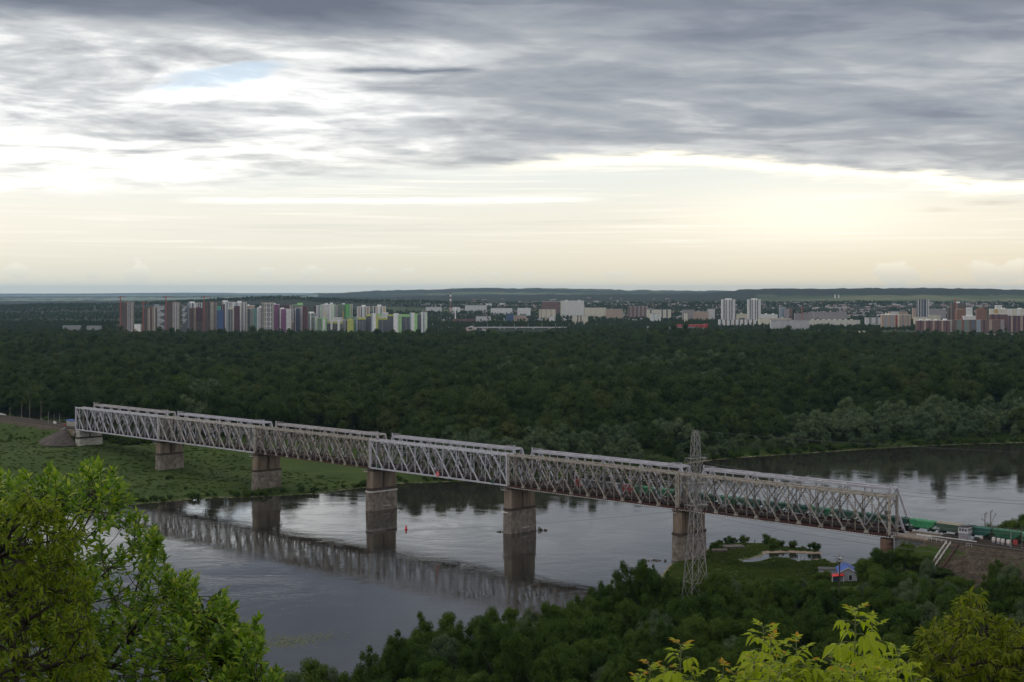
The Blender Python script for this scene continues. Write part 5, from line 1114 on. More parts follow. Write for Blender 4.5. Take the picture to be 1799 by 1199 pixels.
for rw, ids in rows_.items():
    ids.sort(key=lambda q: FPX[q])
    for j, i in enumerate(ids):
        k = int(FI[i]); nm = 'willow_tree' if k >= 5 else 'broadleaf_tree'
        t_ = thing(nm, tuple(FP[i]), float(FR[i]), '%s %s, %s in the %s row, %s far bank' % (KN[k], 'willow' if k >= 5 else 'tree', ordinal(j + 1), rw[0], rw[1]), 'tree', 'trees along the far river bank')
        s = float(FS[i]); t_.scale = (s, s, s)
        inst('crown', BIG[k], t_); inst('trunk', TR[i % 3], t_)
# ---- trees on the near bank
NK = []
for i, kw in enumerate([dict(Rr=5.6, z0=2.5, z1=19, nl=34, lobe=(.15, .30), zst=1.25), dict(Rr=4.8, z0=2, z1=21, nl=32, lobe=(.15, .32), conical=.5, zst=1.5), dict(Rr=6.4, z0=2, z1=17, nl=42, lobe=(.13, .26), zst=1.15), dict(Rr=4.3, z0=1, z1=17, nl=28, lobe=(.16, .32), conical=.4, zst=1.5), dict(Rr=5.2, z0=3, z1=22, nl=34, lobe=(.12, .26), zst=1.6)]):
    NK.append(crown_mesh('crown', NEARF, 300 + i, n=9500, card=.25, core=.8, **kw))
NK.append(crown_mesh('crown', WIL, 320, n=9500, card=.22, Rr=5.2, z0=1.5, z1=16, nl=36, lobe=(.13, .28), zst=1.3, core=.8))
NK.append(crown_mesh('crown', FOL2, 321, n=9500, card=.25, Rr=5.0, z0=2, z1=17, nl=32, lobe=(.14, .3), zst=1.2, core=.8))
NT_ = [trunk_mesh('trunk', 70 + i, 15, .28, 3., BARKP if i % 2 else BARK, 8) for i in range(3)]
def near_ok(x, y, sd):
    px = CX + x / y * F; pg = HZ + (CAMH - 3) / y * F
    s_, w_ = sw(x, y)
    if sd < 3.0: return False
    if px > 1195 and pg < 1082 and px < 1490: return False           # open green shore
    if 1480 <= px < 1510 and pg < 1075: return False                  # house and yard
    if s_ > 655 and w_ > -14 and w_ < 30: return False                # embankment
    if px > 1640 and pg < 1092: return False                          # bare slope
    if abs(px - 1221) < 26 and 478 < y < 494: return False            # pylon foot
    if abs(x + (480) * 0 - atD(1222, 800, 500).x) < 6 and abs(y - 500) < 9: return False
    if y < 366 : return False
    return True
g_ = random.Random(19); pts = []; cell = {}
CY_ = 368 + 275 * nr.random(40000) ** 1.15; CX_ = nr.uniform(-.15, .42, 40000) * CY_; CS_ = river_sd(CX_, CY_)
for x, y, sd_ in zip(CX_.tolist(), CY_.tolist(), CS_.tolist()):
    ck = (int(x // 8.), int(y // 8.))
    if any((x - a) ** 2 + (y - b_) ** 2 < 8. ** 2 for i_ in (-1, 0, 1) for j_ in (-1, 0, 1) for a, b_ in cell.get((ck[0] + i_, ck[1] + j_), ())): continue
    if not near_ok(x, y, sd_): continue
    cell.setdefault(ck, []).append((x, y)); pts.append((x, y))
def hand(px, ptop, D): p = atD(px, ptop, D); return (p.x, D, p.z)
HAND = [(1443, 1001, 570, 0, 'round tree left of the red awning, hiding part of the low shed'), (1786, 904, 642, 0, 'dark green tree behind the wagons at the right edge of the picture'), (1762, 917, 640, 2, 'lower tree behind the wagons, left of the one at the picture edge'), (1806, 908, 630, 2, 'tree cut by the right picture edge behind the wagons'), (1700, 926, 645, 6, 'small yellow-green tree behind the wagon between the catenary poles'),
        (1100, 988, 512, 4, 'tall airy poplar standing at the shore left of the lattice pylon'), (1140, 984, 506, 0, 'tall dense tree touching the left side of the lattice pylon'), (1178, 1005, 500, 1, 'tree just left of the foot of the lattice pylon'),
        (1262, 1000, 498, 2, 'broad tree just right of the foot of the lattice pylon'), (1222, 1040, 468, 2, 'round tree hiding the foot of the lattice pylon'), (1198, 1046, 462, 2, 'low broad tree before the left leg of the lattice pylon'), (1247, 1044, 466, 2, 'dense tree before the right leg of the lattice pylon'), (1226, 1078, 440, 2, 'broad tree two rows below the pylon foot'), (1552, 963, 574, 0, 'dark tall tree hiding the column of the right abutment'),
        (1588, 960, 571, 2, 'big dark tree below the right abutment wall'), (1620, 972, 566, 0, 'big dark tree under the white stair rails of the right embankment'), (1529, 982, 562, 0, 'dark tree covering the blue roof of the grey house'), (1560, 1000, 548, 2, 'broad dark tree in front of the abutment trees, right of the grey house'), (1604, 1004, 546, 6, 'bright green tree in front of the trees below the abutment wall'), (1648, 998, 560, 2, 'dark tree at the left edge of the bare slope'),
        (742, 1132, 424, 0, 'tree furthest left on the near shore, leaning over the water'), (790, 1092, 446, 4, 'airy tree at the water, second of the left shore group'), (850, 1068, 462, 0, 'tree with a gap to the water in the left shore group'), (905, 1068, 470, 6, 'bright green tree at the shore below the bridge reflection'),
        (960, 1060, 478, 6, 'bright green round tree where the bridge reflection ends'), (1010, 1058, 484, 2, 'broad tree at the shore right of the bright green pair'), (1062, 1048, 492, 6, 'bright green tree at the shore left of the tall airy poplar')]
TONE = ['dark green round', 'narrow high', 'broad spreading', 'slim', 'tall loose', 'grey-green willow-like', 'bright fresh green']
NTOP = [max(v.co.z for v in me_.vertices) - .4 for me_ in NK]
for px, pt, D, k, lab in HAND:
    x, y, zt_ = hand(px, pt, D); zg = gz(x, y); top = NTOP[k]; s = (zt_ - zg) / top
    t_ = thing('bank_tree', (x, y, zg), g_.uniform(0, 6), lab, 'tree', 'trees on the near bank'); s2_ = max(min(s, 1.2), .95) * (1.3 if px > 1500 or 1190 < px < 1250 else 1.1); t_.scale = (s2_, s2_, s); inst('crown', NK[k], t_); inst('trunk', NT_[k % 3], t_)
    pts = [p for p in pts if (p[0] - x) ** 2 + (p[1] - y) ** 2 > 30]
near = []
for (x, y) in pts:
    px = CX + x / y * F; k = g_.choice([0, 0, 1, 2, 2, 3, 4, 5, 6]); s = g_.uniform(.95, 1.5) if y < 470 else g_.uniform(.9, 1.2)
    if px > 1200 and y > 490: s = g_.uniform(1.15, 1.4)  * (.9 if px < 800 else 1)
    if y > 530: s *= .86
    lim = 1030 if 1440 < px < 1508 else 1014 if 1150 < px < 1440 else 1005 if px >= 1508 else 0
    if lim: s = min(s, (CAMH - (lim - HZ) / F * y - 3.) / (NTOP[k] * 1.05))
    if s < .35: continue
    near.append((x, y, px, k, s))
vis_ = sorted([q for q in near if -10 < q[2] < 1810], key=lambda q: q[1] / q[4])[:282]; vs_ = set(vis_)
rows_ = {}
for q in vis_: rows_.setdefault(min(9, int((q[1] - 366) // 18)), []).append(q)
RN = ['bottom', 'second', 'third', 'fourth', 'fifth', 'sixth', 'seventh', 'eighth', 'ninth', 'topmost']
for r_i, qs in rows_.items():
    qs.sort(key=lambda q: q[2])
    for j, (x, y, px, k, s) in enumerate(qs):
        t_ = thing('bank_tree', (x, y, gz(x, y) - .4), g_.uniform(0, 6), '%s tree, %s from the left in the %s row of the near wood' % (TONE[k], ordinal(j + 1), RN[r_i]), 'tree', 'trees on the near bank')
        t_.scale = (s * g_.uniform(.9, 1.15), s * 1.05, s); inst('crown', NK[k], t_); inst('trunk', NT_[k % 3], t_)
rest = [q for q in near if q not in vs_]; ncoll = bpy.data.collections.new('bank_tree_prototypes')
for i, me_ in enumerate(NK): ncoll.objects.link(bpy.data.objects.new('n%d' % i, me_))
print('near trees', len(near), len(vis_))
if rest: scatter_gn('near_wood', np.array([(q[0], q[1], gz(q[0], q[1]) - .4) for q in rest]), [q[4] for q in rest], [g_.uniform(0, 6) for q in rest], [q[3] for q in rest], ncoll, 'rest of the wood on the near bank')
# ---- low bushes and tussocks
bc = bpy.data.collections.new('bush_prototypes')
for i, mm in enumerate((FOL, NEARF, FOL2)):
    bc.objects.link(bpy.data.objects.new('q%d' % i, crown_mesh('bush', mm, 400 + i, Rr=1.6, z0=0, z1=1.8, nl=7, n=260, card=.22, lobe=(.3, .5))))
def bushes():
    g = np.random.default_rng(9); n = 26000
    X = g.uniform(-460, 470, n); Y = g.uniform(560, 1330, n); sd = river_sd(X, Y); s_, w_ = sw(X, Y)
    far_bank = (sd > .5) & (sd < 9) & (Y > 700)
    mead = (sd > 9) & (w_ < 66) & (X < 20) & (vnoise(X, Y, 22., 81) > .86) & (g.random(n) < .5) & (w_ > -190)
    green = (sd > 2.) & (X > 60) & (Y < 720) & (X < 158) & (vnoise(X, Y, 9., 82) > .45)
    slope = (s_ > 665) & (s_ < 780) & (w_ < -20) & (w_ > -60) & (vnoise(X, Y, 10., 83) > .50)
    edge_l = (w_ > 24) & (w_ < 62) & (s_ < 30) & (sd > 20)
    base = (np.abs(w_ + 24) < 7) & (s_ < -12) & (vnoise(X, Y, 16., 84) > .45)
    onb = (s_ > 640) & (w_ > -20) & (w_ < 26)
    ok = (far_bank | mead | green | slope | edge_l | base) & ~onb
    # keep piers and stages clear
    for k in range(0, 7): ok &= ~((np.abs(s_ - k * SPAN) < 6) & (w_ > -4) & (w_ < 22))
    X, Y, sd, fb, gr = X[ok], Y[ok], sd[ok], far_bank[ok], green[ok]; z = ground_z(X, Y, sd); m_ = len(X)
    sz = np.where(fb, g.uniform(.6, 1.9, m_), np.where(gr, g.uniform(.25, .55, m_), g.uniform(.3, 1.15, m_))) * np.where((X > 60) & fb, 1.25, 1.)
    edgel = (sw(X, Y)[1] > 24) & (X < -200); sz = np.where(edgel, sz * 2.2, sz)
    scatter_gn('bushes', np.stack([X, Y, z - .1], 1), sz, g.uniform(0, 6.28, m_), g.integers(0, 3, m_), bc, 'low bushes along the banks and over the meadow')
    # grass tussocks of the meadow
    n = 5200; X = g.uniform(-440, 60, n); Y = g.uniform(860, 1120, n); sd = river_sd(X, Y); s_, w_ = sw(X, Y); px = CX + X / Y * F
    ok = (sd > .6) & (w_ < 64) & (px > -40); 
    for k in range(0, 4): ok &= ~((np.abs(s_ - k * SPAN) < 5) & (w_ > -3) & (w_ < 20))
    ok &= ~((s_ < -8) & (w_ > -6))
    X, Y, sd = X[ok], Y[ok], sd[ok]; m_ = len(X)
    X2 = g.uniform(60, 160, 5000); Y2 = g.uniform(600, 715, 5000); s2 = river_sd(X2, Y2); q = (s2 > 2.4); X2, Y2, s2 = X2[q], Y2[q], s2[q]
    X = np.concatenate([X, X2]); Y = np.concatenate([Y, Y2]); sd = np.concatenate([sd, s2]); m_ = len(X)
    z = ground_z(X, Y, sd); scatter_gn('grass_tussocks', np.stack([X, Y, z], 1), g.uniform(.35, 1.3, m_) * (.75 + .4 * vnoise(X, Y, 18., 88)), g.uniform(0, 6.28, m_), g.integers(0, 2, m_), tc2, 'long meadow grass')
tc2 = bpy.data.collections.new('tussock_prototypes')
GRM = leafmat('meadow_grass', [(.032, .054, .009), (.042, .068, .011), (.055, .082, .014), (.078, .092, .024)], .25, patch=.03)
for i in range(2):
    g = np.random.default_rng(500 + i); n = 70; a = g.uniform(0, 6.28, n); r = g.uniform(0, 1.3, n); bx, by = r * np.cos(a), r * np.sin(a); h = g.uniform(.35, .8, n); lx, ly = g.uniform(-.35, .35, n), g.uniform(-.35, .35, n)
    wx, wy = .10 * np.cos(a * 3), .10 * np.sin(a * 3); zz = np.zeros(n)
    Q = np.stack([np.stack([bx - wx, by - wy, zz - .1], -1), np.stack([bx + wx, by + wy, zz - .1], -1), np.stack([bx + lx + wx * .3, by + ly + wy * .3, h], -1), np.stack([bx + lx - wx * .3, by + ly - wy * .3, h], -1)], 1).reshape(-1, 3)
    tc2.objects.link(bpy.data.objects.new('g%d' % i, crown_mesh('tussock', GRM, 520 + i, Rr=1.7, z0=-.3, z1=.55, nl=9, n=320, card=.14, lobe=(.25, .45), zst=.5, core=.5)))
bushes()
# algae on the water
def algae():
    g = np.random.default_rng(77); vs = []; 
    for c_, n, rx, ry in ((at(520, 1124, 0), 520, 14, 5), (at(1230, 905 + 40, 0), 0, 8, 4), (at(495, 1133, 0), 220, 9, 3)):
        for _ in range(n):
            x = c_.x + g.normal() * rx * .6; y = c_.y + g.normal() * ry * .9 + (x - c_.x) * .25; s1 = g.uniform(.15, .6); s2 = g.uniform(.1, .3)
            vs += [(x - s1, y - s2, .012), (x + s1, y - s2 * .6, .012), (x + s1 * .8, y + s2, .012), (x - s1 * .7, y + s2 * .7, .012)]
    o = link(bpy.data.objects.new('floating_algae', meshnp('floating_algae', np.array(vs), np.arange(len(vs)).reshape(-1, 4), mat('algae', (.10, .12, .03), (.07, .09, .025), 1., .8)))); tag(o, 'thin yellow-green algae drifting on the river', kind='stuff')
algae()

# ------------------------------------------------------------------ foreground trees with real leaves
def leaf_shape(n=1, droop=.25, wid=.23):
    """pointed ash-maple leaflet lying along +x, length 1, folded on its midrib"""
    prof = [(0, 0), (.18, .55), (.42, 1.), (.68, .62), (1., 0)]
    vs = []; 
    for x, hw_ in prof:
        z = -droop * x * x
        if hw_ == 0: vs.append((x, 0, z))
        else: vs += [(x, -hw_ * wid, z + .10 * hw_), (x, 0, z), (x, hw_ * wid, z + .10 * hw_)]
    f = [(0, 1, 2), (0, 2, 3), (1, 4, 5, 2), (2, 5, 6, 3), (4, 7, 8, 5), (5, 8, 9, 6), (7, 10, 8), (8, 10, 9)]
    return np.array(vs), f
LV, LF = leaf_shape(); LFT = []
for f in LF: LFT += [(f[0], f[1], f[2])] + ([(f[0], f[2], f[3])] if len(f) == 4 else [])
LFT = np.array(LFT)
LFS = {}
def leaf_tree(name, root, placements, m, twigs, label_cat, n_obj=300, barkm=BARK, tipm=None):
    """placements: (pos, direction, up, length, width); the n_obj largest in view are leaves of their own, the rest one mass"""
    P_ = np.array([p[0] for p in placements]); 
    px = CX + P_[:, 0] / P_[:, 1] * F; py = HZ + (CAMH - P_[:, 2]) / P_[:, 1] * F
    inv = (px > -5) & (px < 1805) & (py < 1200); size = np.array([p[3] for p in placements]) / P_[:, 1] * inv
    idx = set(np.argsort(-size)[:n_obj].tolist()) if n_obj else set()
    base = bpy.data.meshes.new('leaf'); base.from_pydata([tuple(v) for v in LV], [], [tuple(f) for f in LF]); base.materials.append(m); base.update()
    based = bpy.data.meshes.new('leaf'); lv2 = LV.copy(); lv2[:, 2] -= .35 * LV[:, 0] ** 2; based.from_pydata([tuple(v) for v in lv2], [], [tuple(f) for f in LF]); based.materials.append(m); based.update()
    tips = base.copy(); tips.materials.clear(); tips.materials.append(tipm or m)
    rl = Vector(root.location); V_ = []; F_ = []; nb = 0
    for i, pl_ in enumerate(placements):
        pos, d, up, ln, wd = pl_[:5]; d = Vector(d).normalized(); y_ = Vector(up).cross(d)
        if y_.length < 1e-3: y_ = Vector((1, 0, 0)).cross(d)
        y_.normalize(); z_ = d.cross(y_)
        if i in idx:
            o = bpy.data.objects.new('leaf', tips if (len(pl_) > 5 and pl_[5] and tipm) else (base if i % 2 else based)); COL.objects.link(o); o.parent = root
            M = Matrix((d * ln, y_ * ln * wd, z_ * ln)).transposed().to_4x4(); M.translation = Vector(pos) - rl; o.matrix_local = M
        else:
            A = np.array([d * ln, y_ * ln * wd, z_ * ln]); V_.append(LV @ A + np.array(pos) - np.array(rl)); F_.append(LFT + nb); nb += len(LV)
    if V_: o = inst('leaves', meshnp('leaves', np.concatenate(V_), np.concatenate(F_), m), root); tag(o, kind='stuff')
    bk = MB()
    for pts_, rad in twigs: bk.tube([tuple(Vector(p) - rl) for p in pts_], rad, 5, False)
    return bk
GLEAF = leafmat('foreground_leaf', [(.040, .095, .006), (.070, .145, .008), (.105, .195, .010), (.17, .25, .014), (.27, .32, .035)], .42, rough=.5, spec=.2)
DLEAF2 = leafmat('yellowish_leaf', [(.065, .11, .006), (.095, .15, .008), (.14, .19, .010), (.20, .22, .014)], .5, rough=.5, spec=.15)
YLEAF = leafmat('yellow_green_leaf', [(.11, .19, .010), (.20, .28, .012), (.30, .35, .016), (.42, .40, .02)], .5, rough=.5, spec=.2)
OLEAF = leafmat('orange_tip_leaf', [(.34, .16, .03), (.36, .20, .03), (.32, .22, .03)], .4, rough=.5)
DLEAF = leafmat('olive_leaf', [(.055, .085, .005), (.09, .125, .007), (.14, .165, .010), (.20, .21, .014)], .5, rough=.5, spec=.15)
def grow(name, label, base, outline, Dm, Dr, ntw, leafn, lsize, m, seed, droop=0., dens=None, n_obj=300, limbs=7, wid=1.0, barkm=None, group=None, upw=.5, clus=.26):
    """tree whose twigs fill a crown volume; outline = list of (px, top py) of the crown seen from the camera, crown depth Dm +- Dr"""
    g = random.Random(seed); root = thing(name, tuple(base), 0, label, 'tree', group)
    xs = [p[0] for p in outline]; ys = [p[1] for p in outline]
    tg = []
    while len(tg) < ntw:
        px = g.uniform(min(xs) - 5, max(xs)); top = np.interp(px, xs, ys); dd = g.random() ** 1.0
        py = top + (1330 - top) * (dd ** 1.25) + 3
        if dens and g.random() > dens(px, py, top): continue
        D = Dm + g.uniform(-1, 1) * Dr * math.sqrt(max(.05, 1 - (1 - dd) ** 2 * .8)); tg.append(atD(px, py, D))
    b = Vector(base); twigs = []; skel = [(b + Vector((0, 0, .5)), .0)]
    # main limbs: from base towards sample targets
    cx_ = sum((p for p in tg), Vector()) / len(tg); fork = Vector((cx_.x, b.y * .5 + cx_.y * .5, min(p.z for p in tg) - .3)); nodes = []
    twigs.append(([b - Vector((0, 0, .5)), (b + fork) / 2, fork], [.13, .12, .10]))
    for k in range(limbs):
        t_ = g.choice(tg); t_ = fork + (t_ - fork) * .86; mid = (fork + t_) / 2 + Vector((g.uniform(-.3, .3), g.uniform(-.3, .3), -.15)); ptsl = []
        for q in range(9):
            f = q / 8; p = fork * (1 - f) ** 2 + mid * 2 * f * (1 - f) + t_ * f * f; p += Vector((g.uniform(-.04, .04),) * 3) * (f > 0); ptsl.append(p); nodes.append((p, f))
        twigs.append((ptsl, [.075 * (1 - q / 8) + .012 for q in range(9)]))
    # secondary branches
    NPn = np.array([tuple(n[0]) for n in nodes]); sec = []
    for k in range(max(40, ntw // 9)):
        t_ = g.choice(tg); d = np.linalg.norm(NPn - np.array(t_), axis=1) + np.maximum(0, NPn[:, 2] - t_.z) * 2; j = int(np.argmin(d)); a = Vector(NPn[j]); e = a + (t_ - a) * .85
        mid = (a + e) / 2 + Vector((g.uniform(-.1, .1), g.uniform(-.1, .1), g.uniform(-.12, .02))); ptsl = [a, (a + mid) / 2, mid, (mid + e) / 2 + Vector((0, 0, .02)), e]; twigs.append((ptsl, [.022, .018, .014, .010, .006])); sec += ptsl[1:]
    NPn = np.concatenate([NPn, np.array([tuple(p) for p in sec])]); place = []
    for t_ in tg:
        d = np.linalg.norm(NPn - np.array(t_), axis=1) + np.maximum(0, NPn[:, 2] - t_.z) * 1.5; j = int(np.argmin(d)); a = Vector(NPn[j]); e = t_
        mid = (a + e) / 2 + Vector((g.uniform(-.06, .06), g.uniform(-.06, .06), -.05)); twigs.append(([a, mid, e], [.007, .005, .003]))
        dr = (e - mid).normalized(); dr = (dr + Vector((0, 0, upw))).normalized()
        for q in range(leafn):
            f = q / max(1, leafn - 1); p = e - dr * (clus * (1 - f))
            an = q * 2.4 + g.uniform(-.3, .3); side = dr.orthogonal().normalized(); side.rotate(Matrix.Rotation(an, 3, dr))
            ld = (side * (1.0 - .55 * f) + dr * (.35 + f * .8) + Vector((0, 0, -droop * g.uniform(.6, 1.3)))).normalized()
            up = (Vector((g.uniform(-.35, .35), g.uniform(-.5, .1), 1)) + dr * .3).normalized()
            place.append((tuple(p), tuple(ld), tuple(up), lsize * g.uniform(.7, 1.2) * (1 - .25 * (f > .9)), wid * g.uniform(.8, 1.15)))
    bk = leaf_tree(name, root, place, m, twigs, 'tree', n_obj); bk.obj('branches', barkm or DBARK, root)
    return root
def dens_left(px, py, top):
    d = 1.
    q = ((px - 150) / 130.) ** 2 + ((py - 925) / 62.) ** 2
    if q < 1: d = .30 + .45 * q
    q2 = ((px - 235) / 52.) ** 2 + ((py - 990) / 62.) ** 2
    if q2 < 1: d = min(d, .25 + .4 * q2)
    return d
grow('box_elder_tree', 'large leafy green tree filling the lower left corner, water glinting through it', (-6.6, 19.5, gz(-6.6, 19.5)),
     [(-60, 850), (-20, 832), (0, 825), (25, 832), (45, 822), (70, 835), (90, 812), (105, 835), (118, 845), (130, 815), (145, 805), (158, 797), (168, 803), (180, 818), (196, 812), (208, 838), (222, 842), (232, 862), (240, 885), (255, 880), (262, 915), (276, 925), (288, 950), (291, 985), (300, 1000), (322, 1002), (346, 1005), (350, 1040), (345, 1062), (362, 1072), (382, 1048), (396, 1032), (402, 1060), (416, 1062), (424, 1092), (440, 1096), (458, 1075), (474, 1078), (478, 1110), (470, 1145), (462, 1168), (478, 1176), (488, 1168), (494, 1180), (497, 1210)],
     19., 2.6, 1900, 12, .118, GLEAF, 4, dens=dens_left, limbs=16, wid=1.1)
# yellower drooping branches in the same corner belong to a second tree in front
grow('box_elder_tree', 'yellow-green tree with drooping narrow leaves at the left edge of the picture', (-5.3, 15.2, gz(-5.3, 15.2)),
     [(-60, 860), (-10, 870), (20, 860), (38, 850), (60, 872), (78, 868), (100, 862), (112, 900), (135, 905), (150, 925), (146, 985), (170, 1030), (180, 1080), (160, 1100), (175, 1150), (190, 1200)],
     15.2, 1.1, 560, 14, .100, DLEAF2, 14, clus=.15, droop=.85, limbs=6, wid=.72, dens=lambda px, py, top: .35 if (px < 150 and 905 < py < 960) else .8, upw=.1)
grow('box_elder_tree', 'olive green tree with drooping leaf clusters in the lower right corner', (5.7, 15.5, gz(5.7, 15.5)),
     [(1606, 1118), (1616, 1100), (1630, 1108), (1640, 1088), (1652, 1096), (1662, 1070), (1672, 1078), (1682, 1042), (1692, 1048), (1700, 1032), (1712, 1038), (1726, 1034), (1734, 1050), (1738, 1082), (1748, 1070), (1762, 1086), (1776, 1076), (1786, 1092), (1796, 1074), (1812, 1090), (1860, 1090)],
     15.5, 2.2, 560, 16, .100, DLEAF, 24, clus=.15, droop=.9, limbs=7, wid=.75, upw=.1)
def shoots():
    g = random.Random(31)
    groups = [('box_elder_sapling', 'tallest bright yellow-green leafy shoot at the bottom, right of the centre', [(1503, 1073, 8.0, 1.0), (1532, 1090, 8.6, .95), (1578, 1143, 7.8, .9), (1545, 1168, 7.9, .8), (1462, 1158, 8.1, .9), (1480, 1176, 7.7, .8), (1520, 1180, 7.8, .8), (1602, 1176, 8.1, .8), (1560, 1184, 7.6, .9), (1500, 1188, 7.6, .9), (1446, 1186, 7.9, .8)], (2.0, 8.4)),
              ('box_elder_sapling', 'pair of yellow-green shoots with reddish tips beside a darker green one at the bottom', [(1354, 1126, 8.0, 1.), (1399, 1130, 7.9, 1.), (1341, 1104, 8.8, 1.), (1372, 1158, 7.8, .9), (1325, 1160, 8.2, .9), (1352, 1178, 7.7, .8), (1412, 1168, 7.9, .9), (1436, 1182, 8.1, .8), (1388, 1176, 7.8, .9), (1368, 1186, 7.6, .9), (1310, 1184, 8., .8)], (1.6, 8.3)),
              ('box_elder_sapling', 'two small yellow-green shoots at the bottom edge, leftmost of the maple shoots', [(1196, 1135, 8.0, .9), (1141, 1171, 8.2, .8), (1171, 1176, 8.1, .8), (1215, 1180, 8.0, .8), (1122, 1190, 8.1, .7)], (.95, 8.2)),
              ('box_elder_sapling', 'small single yellow-green shoot at the bottom edge between two taller groups', [(1271, 1171, 8.1, .75), (1290, 1186, 8.0, .7)], (1.2, 8.2))]
    for nm, lab, tips, (bx, by) in groups:
        root = thing(nm, (bx, by, gz(bx, by)), 0, lab, 'sapling', 'yellow-green maple shoots at the bottom'); b = Vector(root.location); place = []; twigs = []
        for (px, py, D, k) in tips:
            tip = atD(px, py, D); foot = Vector((tip.x * .9 + b.x * .1, D, tip.z - 1.5)); base = b + Vector((0, 0, -.1))
            twigs.append(([base, (base + foot) / 2 + Vector((0, 0, .1)), foot, (foot + tip) / 2 + Vector((g.uniform(-.02, .02), 0, 0)), tip], [.016, .013, .010, .006, .003])); dark = (px in (1341, 1532))
            ax = (tip - foot).normalized(); z = .0; j = 0; ph = g.uniform(0, 3)
            while z < .95:
                c = tip - ax * z; f = min(1, .40 + z * 2.8) * k
                for sgn in (0, math.pi):
                    a = ph + j * math.pi / 2 + sgn + g.uniform(-.25, .25); out = Vector((math.cos(a), math.sin(a), .55 if z < .1 else .12)).normalized(); rl_ = .135 * f; e = c + out * rl_ + Vector((0, 0, -.012 * f))
                    twigs.append(([c, (c + e) / 2 + Vector((0, 0, .012)), e], [.003, .0025, .0018]))
                    sd_ = Vector((-out.y, out.x, 0)).normalized()
                    for q, (fr, sg) in enumerate(((1., 0), (.92, 1), (.92, -1), (.5, 1), (.5, -1))):
                        p = c + (e - c) * fr; ld = (out * (1.0 if sg == 0 else .62) + sd_ * sg * .85 + Vector((0, 0, -.45 - .35 * g.random() if z > .05 else .25))).normalized()
                        place.append((tuple(p), tuple(ld), (g.uniform(-.2, .2), -.3, 1), .110 * f * g.uniform(.85, 1.15) * (1.1 if sg == 0 else 1), .95 * g.uniform(.9, 1.15), z < .035 and g.random() < .7))
                z += .040 + .024 * min(1, z * 3); j += 1
        bk = leaf_tree(nm, root, place, YLEAF, twigs, 'sapling', 300, tipm=OLEAF); bk.obj('stems', mat('green_stem', (.12, .15, .05), (.10, .11, .05), 8., .6), root)
shoots()
# ------------------------------------------------------------------ train
GRN = [(.03, .17, .085), (.035, .10, .07), (.02, .10, .065), (.016, .075, .05)]
def hopper(s0, c_, label, top=None):
    m = mat('wagon_%d_%d' % (int(c_[0] * 1000), int(c_[1] * 1000)), c_, tuple(x * .7 for x in c_), .8, .5, rand=.0); dk = mat('black_running_gear', (.025, .023, .022), (.015, .014, .014), 1., .7)
    mt = m if top is None else mat('pale_dusty_roof', (.30, .27, .20), (.22, .19, .14), .8, .8)
    p = br(s0, 13.9, 25.32); L = 11.1; root = thing('hopper_wagon', tuple(p), BRZ, label, 'railway wagon', 'hopper wagons on the far track')
    hw = 1.5; z0, z1 = 1.35, 4.1; b = MB()
    # side outline: upper box, ends sloping in towards the hopper bottoms
    prof = [(0, 2.9), (0, z1), (L, z1), (L, 2.9), (L - 2.2, z0), (2.2, z0)]
    n = len(prof); b.v = [(x, -hw, z) for x, z in prof] + [(x, hw, z) for x, z in prof]; b.f = [tuple(range(n))[::-1], tuple(range(n, 2 * n))] + [(i, (i + 1) % n, n + (i + 1) % n, n + i) for i in range(n)]
    b.f = [tuple(reversed(f)) for f in b.f]; b.obj('body', m, root)
    rf = MB(); rf.v = [(-.15, -hw - .05, z1 + .01), (L + .15, -hw - .05, z1 + .01), (L + .15, hw + .05, z1 + .01), (-.15, hw + .05, z1 + .01), (.1, -.75, z1 + .5), (L - .1, -.75, z1 + .5), (L - .1, .75, z1 + .5), (.1, .75, z1 + .5)]
    rf.f = [(0, 1, 5, 4), (1, 2, 6, 5), (2, 3, 7, 6), (3, 0, 4, 7), (4, 5, 6, 7), (3, 2, 1, 0)]; rf.obj('roof', mt, root)
    for k in range(4): MB().tube([(1.4 + k * 2.75, 0, z1 + .5), (1.4 + k * 2.75, 0, z1 + .72)], .38, 8).obj('hatch', mt, root)
    rb = MB().box(-.05, .05, -.06, 0, 1.45, z1 - .05).mesh('rib', m)
    for k in range(11):
        x = 1.0 + k * (L - 2.) / 10
        if 2.0 < x < L - 2.0: inst('rib', rb, root, (x, -hw, 0)); inst('rib', rb, root, (x, hw + .06, 0))
    MB().box(-.5, L + .5, -.35, .35, .95, 1.3).obj('frame', dk, root)
    for xa in (.25, L - .37):
        e = MB()
        for yy in (-1.3, 1.18): e.bar((xa + .06, yy, 1.2), (xa + .06, yy, 3.0), .12, .12)
        e.box(xa - .5 if xa < 5 else xa, xa + .1 if xa < 5 else xa + .6, -1.4, 1.4, 1.2, 1.28); e.obj('end_platform', m, root)
    for xa in (1.9, L - 1.9):
        bg_ = MB().box(xa - 1.35, xa + 1.35, -1.12, -.98, .35, .85).box(xa - 1.35, xa + 1.35, .98, 1.12, .35, .85).box(xa - .2, xa + .2, -1.1, 1.1, .5, .9).obj('bogie', dk, root)
        for dx_ in (-.92, .92):
            w_ = MB()
            for yy in (-.82, .70): w_.tube([(xa + dx_, yy, .475), (xa + dx_, yy + .12, .475)], .475, 12)
            w_.tube([(xa + dx_, -.7, .475), (xa + dx_, .7, .475)], .08, 6); w_.obj('wheel', dk, bg_)
    return root
